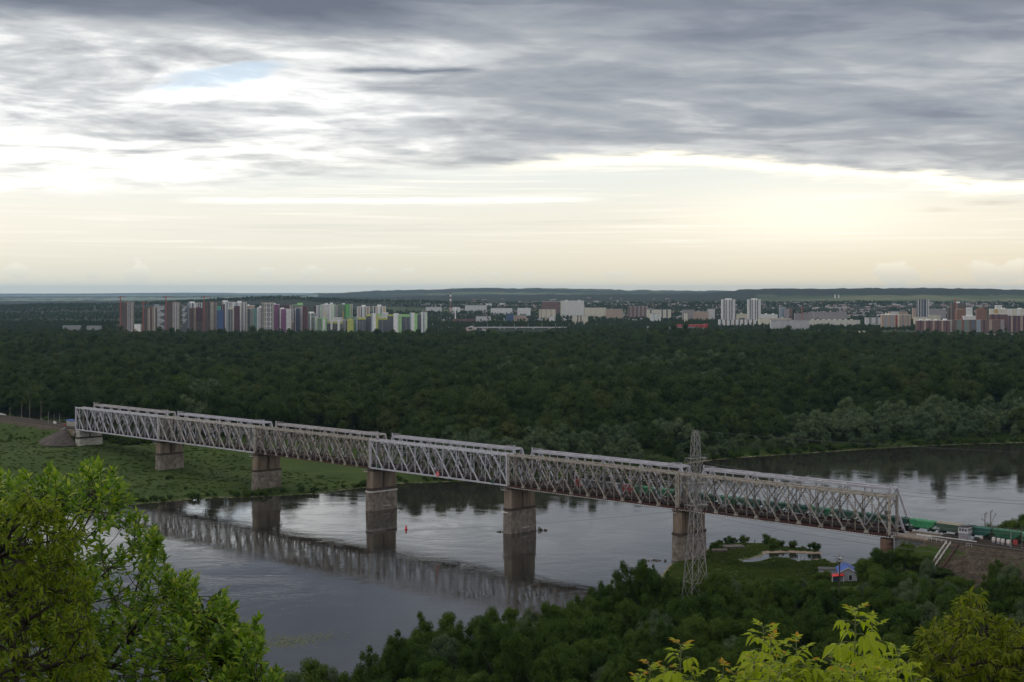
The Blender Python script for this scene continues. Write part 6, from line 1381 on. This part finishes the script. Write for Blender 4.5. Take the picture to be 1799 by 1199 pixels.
for k in range(20):
    s0 = 656.4 - 12.15 * 12 + k * 12.15
    pos = ['seen between the tall pylon and the locomotive, number %s' % w_ for w_ in ()]
    col = {12: (.04, .26, .11), 13: (.055, .10, .07), 14: (.016, .10, .075), 15: (.018, .10, .05), 16: (.07, .26, .15), 0: (.035, .19, .09), 1: (.06, .21, .12), 2: (.02, .08, .05)}.get(k, GRN[k % 4])
    ords = ['first', 'second', 'third', 'fourth', 'fifth', 'sixth', 'seventh', 'eighth', 'ninth', 'tenth', 'eleventh', 'twelfth']
    lab = {12: 'bright green hopper wagon, the first one clear of the bridge end', 13: 'dull green hopper wagon with a dusty beige roof, left of the white guard booth', 14: 'dark teal-green hopper wagon right of the white guard booth',
           15: 'dark green hopper wagon behind the row of white drums', 16: 'light green hopper wagon at the right edge, cut by the picture'}.get(k)
    if k > 17: continue
    if not lab: lab = '%s green hopper wagon behind the truss, %s in line after the red locomotive' % ('bright' if col[1] > .16 else 'dark', ords[min(k, 11)]) if k < 12 else 'green hopper wagon beyond the right edge'
    hopper(s0, col, lab, top=1 if k == 13 else None)
def loco():
    red = mat('locomotive_red', (.42, .03, .03), (.34, .03, .03), .8, .4); gy = mat('locomotive_grey', (.13, .13, .14), (.10, .10, .11), .8, .4); dk = MATS['black_running_gear']
    for j, (s0, lab) in enumerate(((472.0, 'red and grey locomotive half furthest left in the train, red nose first'), (489.6, 'red and grey locomotive half coupled to the first green wagon'))):
        p = br(s0, 13.9, 25.32); root = thing('locomotive', tuple(p), BRZ, lab, 'locomotive', 'two halves of the train locomotive'); L = 16.6
        MB().prism([(0, -1.5), (L, -1.5), (L, 1.5), (0, 1.5)], 1.2, 3.9).obj('body', gy, root)
        MB().box(.6, L - .6, -1.1, 1.1, 3.92, 4.4).obj('roof', gy, root)
        a, b_ = ((-.15, 3.6) if j == 0 else (L - 3.6, L + .15)); MB().box(a, b_, -1.54, 1.54, 1.15, 4.2).obj('cab', red, root)
        MB().box(a + .6, b_ - .6, -1.57, 1.57, 2.6, 3.5).obj('window', GLASS, root)
        if j == 0: MB().box(-.2, -.12, -1.2, 1.2, 2.6, 3.6).obj('windscreen', GLASS, root)
        pt = MB().bar((7, 0, 4.4), (8.6, 0, 5.4), .1).bar((8.6, 0, 5.4), (7.2, 0, 6.2), .1).box(6.6, 7.8, -1, 1, 6.2, 6.28); pt.obj('pantograph', dk, root)
        for xa in (3.6, L - 3.6):
            bg_ = MB().box(xa - 2, xa + 2, -1.2, -1.05, .4, 1.).box(xa - 2, xa + 2, 1.05, 1.2, .4, 1.).obj('bogie', dk, root)
            for dx_ in (-1.4, 1.4):
                w_ = MB()
                for yy in (-.85, .7): w_.tube([(xa + dx_, yy, .6), (xa + dx_, yy + .14, .6)], .6, 12)
                w_.obj('wheel', dk, bg_)
loco()
# ------------------------------------------------------------------ trackside things, right bank
def booth():
    p = br(680.3, 8.6, 24.4); root = thing('guard_booth', tuple(p), BRZ, 'two-storey white guard booth with a slanted dark roof beside the green wagons', 'booth')
    wl = mat('booth_white', (.50, .50, .52), (.42, .42, .45), .5, .8); lw = mat('booth_grey_base', (.27, .28, .32), (.22, .23, .26), .5, .85); dk = paint((.05, .05, .06))
    MB().box(0, 3.8, 0, 3.6, 0, 2.7).obj('lower_wall', lw, root); MB().box(-.12, 3.92, -.12, 3.72, 2.7, 5.2).obj('upper_wall', wl, root)
    MB().box(-.15, 3.95, -.15, 3.75, 2.55, 2.69).obj('ledge', dk, root); MB().box(-.03, 3.83, -.035, -.005, 1.5, 1.62).obj('red_stripe', paint((.4, .08, .07)), root)
    r_ = MB(); r_.v = [(-.7, -.7, 5.2), (4.5, -.7, 5.75), (4.5, 4.3, 5.75), (-.7, 4.3, 5.2), (-.7, -.7, 5.42), (4.5, -.7, 5.97), (4.5, 4.3, 5.97), (-.7, 4.3, 5.42)]; r_.f = [(3, 2, 1, 0), (4, 5, 6, 7), (0, 1, 5, 4), (1, 2, 6, 5), (2, 3, 7, 6), (3, 0, 4, 7)]; r_.obj('roof', dk, root)
    for x in (.35, 1.55, 2.75):
        f = MB().box(x, x + .85, -.17, -.121, 3.6, 4.7).obj('window', wl, root); MB().box(x + .08, x + .77, -.20, -.171, 3.7, 4.6).obj('pane', GLASS, f)
    for y in (.5, 2.1):
        f = MB().box(3.925, 3.97, y, y + 1.1, 3.6, 4.8).obj('window', wl, root); MB().box(3.971, 4.0, y + .1, y + 1.0, 3.7, 4.7).obj('pane', GLASS, f)
    MB().box(3.925, 3.96, .3, 3.4, 3.2, 3.28).obj('sill', dk, root)
    q = thing('grey_tank', tuple(br(685.4, 8.4, 24.4)), BRZ, 'round grey tank lying against the white guard booth', 'tank'); MB().tube([(0, 0, .95), (0, 1.7, .95)], .95, 14).obj('drum', lw, q); MB().box(-.7, .7, .1, 1.5, 0, .3).obj('cradle', dk, q)
booth()
def drum(s0, w0, label):
    root = thing('marker_block', tuple(br(s0, w0, 24.4)), BRZ, label, 'block', 'white marker blocks with a red stripe between the tracks')
    MB().box(-.62, .62, -.5, .5, 0, .72).obj('grey_base', paint((.22, .23, .26)), root); MB().prism([(-.62, -.5), (.62, -.5), (.62, .5), (-.62, .5)], .725, 2.2, .93).obj('white_top', WHITE, root)
    MB().box(-.635, .635, -.515, .515, .8, .98).obj('red_stripe', paint((.42, .1, .08)), root)
for px, lab in ((1725, 'white marker block standing alone, left of the two catenary poles'), (1746, 'first white marker block right of the two catenary poles'), (1754.5, 'second white marker block right of the catenary poles'), (1762, 'third white marker block right of the catenary poles'), (1771.5, 'last white marker block, beside the red cabinet')):
    D = 98.4 * F / (947 + (px - 1725) * .18 + 2.5 - HZ); X = (px - CX) / F * D; s_, w_ = sw(X, D); drum(s_, w_, lab)
D = 98.4 * F / (958 - HZ); X = (1784 - CX) / F * D; s_, w_ = sw(X, D)
root = thing('red_cabinet', tuple(br(s_, w_, 24.3)), BRZ, 'red metal cabinet right of the last white marker block', 'cabinet'); RC = paint((.36, .06, .06), .5)
MB().box(-.85, .85, -.4, .4, .4, 2.3).obj('box', RC, root); MB().box(-.8, -.03, -.44, -.405, .5, 2.2).obj('door', RC, root); MB().box(.03, .8, -.44, -.405, .5, 2.2).obj('door', RC, root)
for x in (-.7, .6): MB().box(x, x + .12, -.3, .3, 0, .4).obj('foot', RC, root)
def cat_pole(px, pt, pb, label, arm=0, zb=24.3, col=None, rad=.2, group='catenary poles beside the track'):
    D = (CAMH - zb) * F / (pb - HZ); X = (px - CX) / F * D; zt = CAMH - (pt - HZ) / F * D; H = zt - zb
    root = thing('catenary_pole', (X, D, zb), BRZ, label, 'pole', group); m = col or mat('pole_concrete', (.13, .12, .115), (.09, .08, .078), 1., .9)
    MB().tube([(0, 0, -1), (0, 0, H)], [rad * 1.2, rad * .75], 8).obj('mast', m, root)
    MB().tube([(0, 0, 0), (0, 0, 1.1)], [rad * 1.35, rad * 1.3], 8).obj('painted_foot', paint((.30, .33, .38)), root)
    if arm:
        b = MB(); sg = 1 if arm > 0 else -1
        if abs(arm) == 1:
            b.bar((0, 0, H - .3), (0, sg * 2.2, H - .2), .12).bar((0, 0, H - 1.2), (0, sg * 1.6, H - .3), .08); b.bar((0, 0, H - 3.4), (0, -2.6, H - 1.7), .13).bar((0, -2.6, H - 1.7), (0, -2.9, H - 2.6), .1)
        else:
            b.bar((0, 0, H - .3), (0, sg * 1.6, H + .2), .12).bar((0, 0, H - .9), (0, sg * 1.7, H - .5), .1); b.bar((0, 0, H - 5.4), (0, 4.4, H - 1.2), .15).bar((0, 4.4, H - 1.2), (0, 4.2, H - 2.4), .1)
        b.obj('bracket_arm', m, root)
        ins_ = MB()
        for y in (.8, 1.6): ins_.tube([(0, sg * y, H - .2), (0, sg * y, H + .25)], .1, 6)
        ins_.obj('insulator', paint((.2, .12, .08)), root)
    return (X, D, zt)
cat_pole(1730.5, 902, 950, 'left one of the two close catenary poles right of the booth, with a hooked arm', 1)
cat_pole(1740.5, 898, 952, 'right one of the two close catenary poles, with a long slanted arm', 2)
cat_pole(1776, 935, 966, 'short pale post at the near track, in front of the red cabinet', 0, col=paint((.3, .3, .3)), rad=.14)
cat_pole(1795.5, 921, 967, 'grey post at the near track by the right edge of the picture', 0, rad=.15)
def rail_fence(pts, h, m, name, label, n, cat='railing', r=.05):
    root = thing(name, tuple(pts[0]), 0, label, cat); b0 = Vector(pts[0]); tot = []; post = MB()
    seg = [(Vector(a), Vector(c)) for a, c in zip(pts[:-1], pts[1:])]; L = sum((c - a).length for a, c in seg); d = L / n
    for a, c in seg:
        for f in (1., .55): MB().bar(a - b0 + Vector((0, 0, h * f)), c - b0 + Vector((0, 0, h * f)), r * 2).obj('rail_bar', m, root)
        k = max(1, int((c - a).length / d))
        for i in range(k + 1):
            p = a + (c - a) * i / k - b0; MB().box(p.x - r, p.x + r, p.y - r, p.y + r, p.z - .2, p.z + h).obj('post', m, root)
# white barrier strips between the tracks (edge of walkway) and stairs with white rails
wb = MB().box(0, 26, -.12, .12, 0, .55); o = wb.obj('white_barrier', WHITE); o.location = br(663, 6.8, 24.55); o.rotation_euler = (0, 0, BRZ); tag(o, 'long low white barrier between the tracks left of the guard booth', 'barrier')
rail_fence([br(654, -1.2, 24.9), br(672, -1.6, 24.7)], 1.1, FARR, 'hand_railing', 'thin grey railing on top of the right abutment edge', 9)
rail_fence([br(672, -1.7, 24.8), br(681, -2.0, 24.5)], 1.1, WHITE, 'hand_railing', 'white horizontal railing at the head of the stairs on the right bank', 4)
st = br(682, -2.6, 24.4); dv2 = Vector((NV.x * -1, NV.y * -1, -.60)); dd = Vector((DV.x, DV.y, 0))
root = thing('stairway', tuple(st), 0, 'steep stairway with two white handrails descending from the right bridge end', 'stairs')
for off in (-.9, .9):
    a = dd * off; MB().bar(a + Vector((0, 0, 1.1)), a + dv2 * 14 + Vector((0, 0, 1.1)), .11).obj('handrail', WHITE, root); MB().bar(a + Vector((0, 0, .5)), a + dv2 * 14 + Vector((0, 0, .5)), .12).obj('handrail', WHITE, root)
    for k in range(6): p = a + dv2 * (k * 2.6); MB().box(p.x - .06, p.x + .06, p.y - .06, p.y + .06, p.z - .2, p.z + 1.1).obj('post', WHITE, root)
for k in range(38):
    p = dv2 * (k * .37); MB().bar(p - dd * .85, p + dd * .85, .34, .08).obj('step', MATS['weathered_concrete'], root)
b = MB().bar(dd * 4.2 + Vector((0, 0, .1)), dd * 4.2 + dv2 * 17 + Vector((0, 0, .1)), .5, 1.0); tag(b.obj('cable_duct', OXIDE), 'red-brown duct running down the right slope beside the stairs', 'duct').location = st
sg = thing('track_gauge_stand', tuple(br(690.5, -2.2, 24.0)), BRZ, 'small grey metal stand at the brow of the right slope below the guard booth', 'stand')
for x in (-1.1, 0, 1.1): MB().box(x - .06, x + .06, -.06, .06, 0, 1.5).obj('post', FARR, sg)
for z in (.7, 1.4): MB().box(-1.3, 1.3, -.05, .05, z, z + .1).obj('crossbar', FARR, sg)
# rubble on the bare slope
def rubble():
    g = random.Random(8); b = MB()
    for _ in range(700):
        s_ = g.uniform(672, 760); w_ = -g.uniform(8, 34); p = br(s_, w_); z = gz(p.x, p.y); k = g.uniform(.12, .45); b.prism([(p.x + k * math.cos(a + g.uniform(-.3, .3)), p.y + k * math.sin(a)) for a in (0, 1.3, 2.6, 3.9, 5.1)], z - .1, z + k * g.uniform(.5, 1.1), .6)
    tag(b.obj('rubble', mat('rubble_stone', (.13, .11, .09), (.07, .058, .046), 1.5, .95)), 'pale loose stones on the bare slope', kind='stuff')
rubble()
# house, awning, mast
def house():
    p = at(1490, 1022, 3.5); x, y = p.x, p.y; z = 3.0; root = thing('house', (x, y, z), R(-8), 'small grey house with a bright blue roof, half hidden by a dark tree', 'house'); gy = mat('grey_siding', (.30, .31, .36), (.26, .27, .31), .5, .8, stretch=(1, 1, 6)); bl = mat('blue_metal_roof', (.015, .085, .42), (.012, .07, .34), .6, .45)
    W_, H = 3.6, 4.2
    b = MB(); b.v = [(-W_, 0, 0), (W_, 0, 0), (W_, 0, H), (0, 0, H + 1.9), (-W_, 0, H), (-W_, 13, 0), (W_, 13, 0), (W_, 13, H), (0, 13, H + 1.9), (-W_, 13, H)]
    b.f = [(0, 1, 2, 3, 4), (9, 8, 7, 6, 5), (0, 5, 6, 1), (1, 6, 7, 2), (4, 9, 5, 0)]; b.obj('wall', gy, root)
    for sx in (-1, 1):
        r_ = MB().bar((sx * (W_ + .5), -.5, H - .18), (sx * (W_ + .5), 13.5, H - .18), .05); q = MB(); q.v = [(0, -.5, H + 2.05), (sx * (W_ + .5), -.5, H - .2), (sx * (W_ + .5), 13.5, H - .2), (0, 13.5, H + 2.05)]; q.v += [(a, b_, c - .14) for a, b_, c in q.v]
        q.f = [(0, 1, 2, 3), (7, 6, 5, 4), (0, 4, 5, 1), (1, 5, 6, 2), (2, 6, 7, 3), (3, 7, 4, 0)]; q.obj('roof', bl, root)
        MB().bar((0, -.56, H + 1.98), (sx * (W_ + .5), -.56, H - .27), .1, .3).obj('barge_board', WHITE, root)
    f = MB().box(.2, 1.7, -.06, -.003, 1.0, 3.3).obj('window', WHITE, root); MB().box(.32, 1.58, -.09, -.061, 1.12, 3.18).obj('pane', GLASS, f)
    MB().box(-W_ - .3, W_ + .5, -1.6, -.01, -.3, .35).obj('porch', MATS['weathered_concrete'], root)
    # long lean-to behind, and red awning to the left
    q = at(1462, 1016, 3.2); sh = thing('shed', (q.x, q.y + 3, 2.8), R(-8), 'low pale-roofed shed left of the mast and grey house', 'shed'); MB().box(-4.6, 3.6, 0, 5, 0, 3.3).obj('wall', gy, sh); rr = MB().box(-5.0, 4.0, -.4, 5.4, 3.3, 3.5); rr.obj('roof', paint((.10, .10, .10)), sh)
    q = at(1472, 1024, 3.2); aw = thing('awning', (q.x, q.y - 1., 2.8), R(-8), 'bright red awning roof on a white post left of the mast', 'awning'); rd = paint((.62, .03, .03), .5)
    r_ = MB(); r_.v = [(-2.6, -.6, 3.0), (2.3, -.6, 3.6), (2.3, 3.2, 3.9), (-2.6, 3.2, 3.3), (-2.6, -.6, 3.15), (2.3, -.6, 3.75), (2.3, 3.2, 4.05), (-2.6, 3.2, 3.45)]; r_.f = [(3, 2, 1, 0), (4, 5, 6, 7), (0, 1, 5, 4), (1, 2, 6, 5), (2, 3, 7, 6), (3, 0, 4, 7)]; r_.obj('canopy', rd, aw)
    for x, y2 in ((-2.4, -.4), (2.1, -.4), (2.1, 3.), (-2.4, 3.)): MB().box(x - .12, x + .12, y2 - .12, y2 + .12, 0, 3.1 if x < 0 else 3.6).obj('post', WHITE, aw)
    MB().box(-2.2, 1.9, 2.9, 3.1, .0, 2.8).obj('back_panel', paint((.08, .12, .2)), aw)
house()
def mast():
    D = 586.; zb = 3.; X = (1475 - CX) / F * D; zt = CAMH - (982 - HZ) / F * D; H = zt - zb; root = thing('floodlight_mast', (X, D, zb), R(10), 'dark column with a floodlight platform between the red awning and the grey house', 'mast'); dk = mat('dark_mast', (.085, .07, .07), (.05, .042, .042), 1., .8)
    MB().tube([(0, 0, -1), (0, 0, H)], [.34, .26], 8).obj('column', dk, root); MB().box(-1.15, 1.15, -1.15, 1.15, H - 1.3, H - 1.1).obj('platform', dk, root)
    b = MB()
    for x in (-1.1, 0, 1.1):
        for y in (-1.1, 1.1): b.box(x - .04, x + .04, y - .04, y + .04, H - 1.1, H)
    b.box(-1.15, 1.15, -1.15, -1.08, H - .06, H + .02).box(-1.15, 1.15, 1.08, 1.15, H - .06, H + .02).box(-1.15, -1.08, -1.1, 1.1, H - .06, H + .02).box(1.08, 1.15, -1.1, 1.1, H - .06, H + .02); b.obj('railing', dk, root)
    for x in (-.8, 0, .8): f = MB().box(x - .28, x + .28, -1.45, -1.2, H - .9, H - .35).obj('floodlight', dk, root); MB().box(x - .22, x + .22, -1.47, -1.455, H - .84, H - .41).obj('lens', WHITE, f)
    MB().box(-2.5, 2.5, -.05, .05, H + .9, H + 1.02).obj('crossarm', dk, root); MB().tube([(0, 0, H), (0, 0, H + 2.6)], .05, 5).obj('antenna', dk, root); MB().tube([(.55, 0, H + .2), (.55, .5, H + .2)], .42, 10).obj('dish', WHITE, root)
    return X, D, H + zb
MX, MD, MZ = mast()
# ------------------------------------------------------------------ lattice pylon
STEEL = mat('galvanised_steel', (.24, .24, .25), (.16, .15, .14), .8, .5, .3)
def pylon():
    D = 500.; X = (1222 - CX) / F * D; zg = gz(X, D); zt = CAMH - (757 - HZ) / F * D; H = zt - zg; u = D / F
    root = thing('lattice_pylon', (X, D, zg), R(22), 'tall grey steel lattice pylon standing in the trees before the bridge', 'pylon')
    def half(z):   # half width at height
        zz = H - z
        pts_ = [(0, 5), (22, 8), (47, 8.5), (130, 8.6), (180, 12), (231, 17), (276, 21), (420, 33)]
        xs = [p[0] * u for p in pts_]; return float(np.interp(zz, xs, [p[1] * u / 1.3 for p in pts_]))
    zs = [0.]; 
    while zs[-1] < H - 1.: zs.append(min(H, zs[-1] + max(3.4, half(zs[-1]) * 2.7)))
    if H - zs[-1] > .01: zs[-1] = H
    c = [(-1, -1), (1, -1), (1, 1), (-1, 1)]
    for sx, sy in c:
        b = MB()
        for a, e in zip(zs[:-1], zs[1:]): ha, he = half(a), half(e); b.bar((sx * ha, sy * ha, a), (sx * he, sy * he, e), .22 if a < H * .6 else .16)
        b.obj('leg', STEEL, root)
    for i, (a, e) in enumerate(zip(zs[:-1], zs[1:])):
        ha, he = half(a), half(e); t_ = .10 if a < H * .6 else .08
        for j in range(4):
            (x0, y0), (x1, y1) = c[j], c[(j + 1) % 4]; b = MB()
            b.bar((x0 * ha, y0 * ha, a), (x1 * he, y1 * he, e), t_).bar((x1 * ha, y1 * ha, a), (x0 * he, y0 * he, e), t_); b.bar((x0 * he, y0 * he, e), (x1 * he, y1 * he, e), t_)
            if a < H * .45:
                mz = (a + e) / 2; hm = (ha + he) / 2; b.bar((x0 * hm, y0 * hm, mz), ((x0 + x1) / 2 * ha, (y0 + y1) / 2 * ha, a), t_ * .7).bar((x1 * hm, y1 * hm, mz), ((x0 + x1) / 2 * ha, (y0 + y1) / 2 * ha, a), t_ * .7)
            b.obj('brace', STEEL, root)
    ends = []
    for py, rch in ((805, 3.7), (848, 4.6), (887, 3.9)):
        z = CAMH - (py - HZ) / F * D - zg; h_ = half(z)
        for s in (-1, 1):
            b = MB(); tip = (s * (rch + .3), 0, z + .2)
            for yy in (-h_, h_): b.bar((s * h_, yy, z), tip, .15).bar((s * h_, yy, z - 2.6), tip, .13)
            b.bar((s * (h_ + rch) / 2, -h_ / 2, z + .1), (s * (h_ + rch) / 2, h_ / 2, z + .1), .1); b.obj('crossarm', STEEL, root)
            b = MB().tube([tip, (tip[0], 0, z - 1.7)], .12, 6); b.obj('insulator', mat('insulator_glass', (.12, .14, .14), (.1, .1, .1), 1., .3), root)
            ends.append(Matrix.Rotation(R(22), 4, 'Z') @ Vector((tip[0], 0, z - 1.7)) + Vector((X, D, zg)))
        b = MB().box(-rch, rch, -h_ - .9, -h_ - .15, z + .05, z + .12)
        for k in range(7): x = -rch + k * rch / 3; b.box(x - .03, x + .03, -h_ - .9, -h_ - .84, z + .12, z + 1.2)
        b.box(-rch, rch, -h_ - .9, -h_ - .84, z + 1.2, z + 1.27); b.obj('service_platform', STEEL, root)
    return ends, Vector((X, D, zt))
ends, ptop = pylon()
WIREM = mat('wire', (.06, .06, .065), (.05, .05, .05), 1., .5)
def wire(a, b_, sag, label, r=.055, group='overhead wires'):
    a = Vector(a); b_ = Vector(b_); pts_ = [a + (b_ - a) * (k / 28) - Vector((0, 0, 4 * sag * (k / 28) * (1 - k / 28))) for k in range(29)]
    o = MB().tube(pts_, r, 3, False).obj('power_wire', WIREM); tag(o, label, 'wire', group)
for i, e in enumerate(ends):
    t_ = e + Vector((170 + i * 3, -225, 22 - 0 * i)) ; wire(e, t_, 9, 'thin power wire from the pylon to the lower right, %s arm, %s side' % (['top', 'top', 'middle', 'middle', 'lowest', 'lowest'][i], ['left', 'right'][i % 2]))
for i, (px, py, D) in enumerate(((1340, 800, 1010), (1440, 845, 830))): pass
wire(ptop, (480, 330, 100), 12, 'highest thin wire from the tip of the pylon to the right')
for i, (k, lab) in enumerate(((0, 'upper'), (2, 'middle'), (4, 'lower'))):
    wire(ends[k], (-560, 960, 70 - i * 5), 38, 'very thin river-crossing wire leaving the pylon to the left, %s one' % lab, .035)
wire((MX, MD, MZ + 1), (330, 440, 22), 4, 'thin wire from the floodlight mast towards the lower right')
# ------------------------------------------------------------------ stages, buoys, rocks
def stage(px, py, z, L, W_, H, rot, label, m, planks=True):
    p = at(px, py, z); root = thing('landing_stage', (p.x, p.y, z), R(rot), label, 'landing stage'); MB().box(-L / 2, L / 2, -W_ / 2, W_ / 2, -H, 0).obj('hull', m, root)
    n = int(L / 1.5)
    pm = MB().box(0, L / n - .12, -W_ / 2 - .1, W_ / 2 + .1, .01, .14).mesh('plank', mat('grey_boards', (.10, .085, .075), (.06, .05, .045), 1.2, .9))
    for k in range(n): inst('plank', pm, root, (-L / 2 + k * L / n, 0, 0))
    return root
RCON = mat('dark_raft_concrete', (.12, .10, .09), (.07, .058, .05), .6, .9)
stage(526, 844, 2.0, 19, 4, 1.0, 6, 'flat grey wooden stage on the grass right of the second pier', RCON)
stage(1265, 966, 1.8, 7.0, 4.5, 1.6, 4, 'small concrete landing raft nearest the pier behind the pylon', RCON)
r_ = stage(1289, 959.5, 2.0, 9.5, 6, 1.4, 12, 'larger concrete landing raft tilted on the grass spit', RCON)
def buoy(px, py, c_, label):
    p = at(px, py, 0); root = thing('river_buoy', (p.x, p.y, 0), 0, label, 'buoy', 'river buoys'); m = paint(c_, .5)
    MB().tube([(0, 0, -.3), (0, 0, .35)], [.8, .8], 12).obj('float', m, root); MB().tube([(0, 0, .35), (0, 0, 1.5), (0, 0, 2.3)], [.45, .42, .12], 10).obj('tower', m, root)
buoy(713.5, 931, (.55, .02, .03), 'red river buoy right of the pier with the white stripe'); buoy(494, 920, (.6, .6, .62), 'white river buoy near the reflection of the second pier')
def rocks():
    g = random.Random(4)
    for (px, py, n, w_, lab, gm) in ((706, 893, 14, 3, 'pile of dark rocks at the right foot of the striped pier', None), (948, 932, 16, 3.5, 'grassy rock pile at the right foot of the pier with the short stripe', 1), (1160, 985, 22, 8, 'line of dark rocks in the water left of the pylon pier', None), (878, 934, 5, 2, 'few rocks at the left foot of the pier with the short stripe', None)):
        p = at(px, py, .1); root = thing('rock_pile', (p.x, p.y, 0), 0, lab, 'rocks')
        for _ in range(n):
            x, y, k = g.uniform(-w_, w_), g.uniform(-1.6, 1.6), g.uniform(.4, .9)
            b = MB().prism([(x + k * math.cos(a + g.uniform(-.3, .3)), y + k * math.sin(a)) for a in (0, 1.2, 2.3, 3.5, 4.6, 5.5)], -.4, k * g.uniform(.3, .9), .65); b.obj('rock', FOL if gm and g.random() < .5 and False else RCON, root)
        if gm:
            Q, Fq, L = crown_np(77, 1.6, 0, 1.2, 4, 200, .2); inst('grass_tuft', meshnp('grass_tuft', Q, Fq, FOL2), root, (0, 0, .3))
rocks()
# mooring posts in the inlet
for i, (px, py) in enumerate(((1401, 979), (1407, 980), (1413, 980.5))):
    p = at(px, py, 0); o = MB().tube([(0, 0, -.5), (.05, 0, 1.1)], [.12, .09], 6).obj('mooring_post', BARK); o.location = (p.x, p.y, 0); tag(o, '%s of three tiny dark posts in the inlet behind the sand spit' % ['leftmost', 'middle one', 'rightmost'][i], 'post', 'posts in the inlet')
# small people on the spit
def person(px, py, z, label, c_):
    p = at(px, py, z); me = bpy.data.meshes.new('body')
    J = [(0, 0, .95), (0, 0, 1.2), (0, 0, 1.42), (0, 0, 1.62), (0, 0, 1.72), (.1, 0, .9), (.12, 0, .48), (.13, -.02, .06), (-.1, 0, .9), (-.13, 0, .48), (-.14, -.02, .06), (.2, 0, 1.4), (.27, -.03, 1.12), (.27, -.15, .9), (-.2, 0, 1.4), (-.27, -.03, 1.12), (-.26, -.12, .9)]
    E_ = [(0, 1), (1, 2), (2, 3), (3, 4), (0, 5), (5, 6), (6, 7), (0, 8), (8, 9), (9, 10), (2, 11), (11, 12), (12, 13), (2, 14), (14, 15), (15, 16)]
    me.from_pydata(J, E_, []); o = link(bpy.data.objects.new('person', me)); o.location = p; tag(o, label, 'person', 'people on the grass spit'); md = o.modifiers.new('skin', 'SKIN'); rad = [.15, .16, .15, .07, .11, .10, .07, .05, .10, .07, .05, .07, .05, .04, .07, .05, .04]
    for v, r in zip(me.skin_vertices[0].data, rad): v.radius = (r, r)
    me.skin_vertices[0].data[0].use_root = True; s = o.modifiers.new('sub', 'SUBSURF'); s.levels = 1; s.render_levels = 1; me.materials.append(paint(c_))
person(1290.5, 957, 2.1, 'tiny dark figure standing on the larger landing raft', (.03, .03, .035)); person(1314, 955.5, 1.2, 'tiny figure in dark red standing at the spit edge right of the rafts', (.14, .04, .04)); person(1326, 955, .8, 'tiny dark figure at the water edge of the spit, furthest right', (.04, .04, .05))
# ------------------------------------------------------------------ left bank trackside
def hut():
    p = br(-21.8, 8.2, 24.4); root = thing('guard_hut', tuple(p), BRZ, 'small pale hut with a blue roof and two windows at the left bridge end', 'hut'); wl = paint((.42, .40, .34)); bl = paint((.05, .12, .40), .5)
    MB().box(-2.6, 2.6, -2, 2, 0, 3.9).obj('wall', wl, root); MB().box(-2.9, 2.9, -2.3, 2.3, 3.9, 4.7).obj('roof', bl, root)
    for x in (-1.5, .5):
        f = MB().box(x, x + 1.1, -2.05, -2.004, 1.9, 3.4).obj('window', WHITE, root); MB().box(x + .15, x + .95, -2.09, -2.051, 2.05, 3.25).obj('pane', GLASS, f)
    MB().box(-2.7, 2.7, -2.12, -2.01, 1.35, 1.5).obj('ledge', paint((.1, .1, .11)), root)
    q = thing('red_barrel', tuple(br(-26, 5.6, 24.4)), 0, 'small red barrel beside the blue-roofed hut', 'barrel'); MB().tube([(0, 0, 0), (0, 0, 1.6)], .6, 10).obj('drum', paint((.4, .03, .05)), q)
hut()
for i, (px, pt, pb, c_, lab) in enumerate(((17.5, 716, 738, 'p', 'short pale post at the far left of the left embankment'), (38, 712, 735, None, 'second post from the left edge, dark with a grey foot'), (52, 705, 738, None, 'tall catenary pole with a blue-white foot, left one of the tall pair'),
    (72, 705, 738, None, 'tall catenary pole, right one of the tall pair on the left embankment'), (85, 723, 745, 'p', 'slim greenish post between the tall pole pair and the hut'), (95, 728, 742, None, 'short dark post with stays left of the hut'), (104.5, 727, 741, 'p', 'short post nearest the blue-roofed hut'))):
    cat_pole(px, pt, pb, lab, 0, 24.3, paint((.22, .20, .17)) if c_ else None, .16 if c_ else .26, group='poles along the left embankment')
q = thing('relay_cabinet', tuple(br(-47, 9, 24.4)), BRZ, 'small white trackside cabinet between the posts left of the hut', 'cabinet'); MB().box(-1.1, 1.1, -.6, .6, .3, 1.9).obj('box', WHITE, q); MB().box(-1., 1., -.5, .5, 0, .3).obj('foot', RCON, q); MB().box(-.05, .0, -.64, -.602, .4, 1.8).obj('door_seam', RCON, q)
fp = [br(-172, 17.5, 24.3), br(-140, 17.5, 24.3)]; root = thing('picket_fence', tuple(fp[0]), BRZ, 'white stepped fence beyond the left track at the picture edge', 'fence')
for k in range(14): MB().box(k * 2.2, k * 2.2 + 1.7, -.06, .06, 0, 3.0 - k * .14).obj('panel', WHITE, root)
# overhead contact wires on the left and right approach
for w0, lab in ((2.9, 'contact wire over the near track on the right bank'), (13.9, 'contact wire over the far track on the right bank')): wire(br(655, w0, 31.2), br(760, w0, 31.), .4, lab, .03)
# flat weed-grown wreck line below the left abutment
b = MB().box(-14, 14, -.6, .6, 0, 1.2); o = b.obj('concrete_beam', RCON); p = at(212, 777, 10.5); o.location = p; o.rotation_euler = (0, 0, R(4)); tag(o, 'long dark concrete beam lying in the grass right of the pale abutment', 'beam')
# nothing else: remember names are final
print('objects', len(bpy.data.objects))
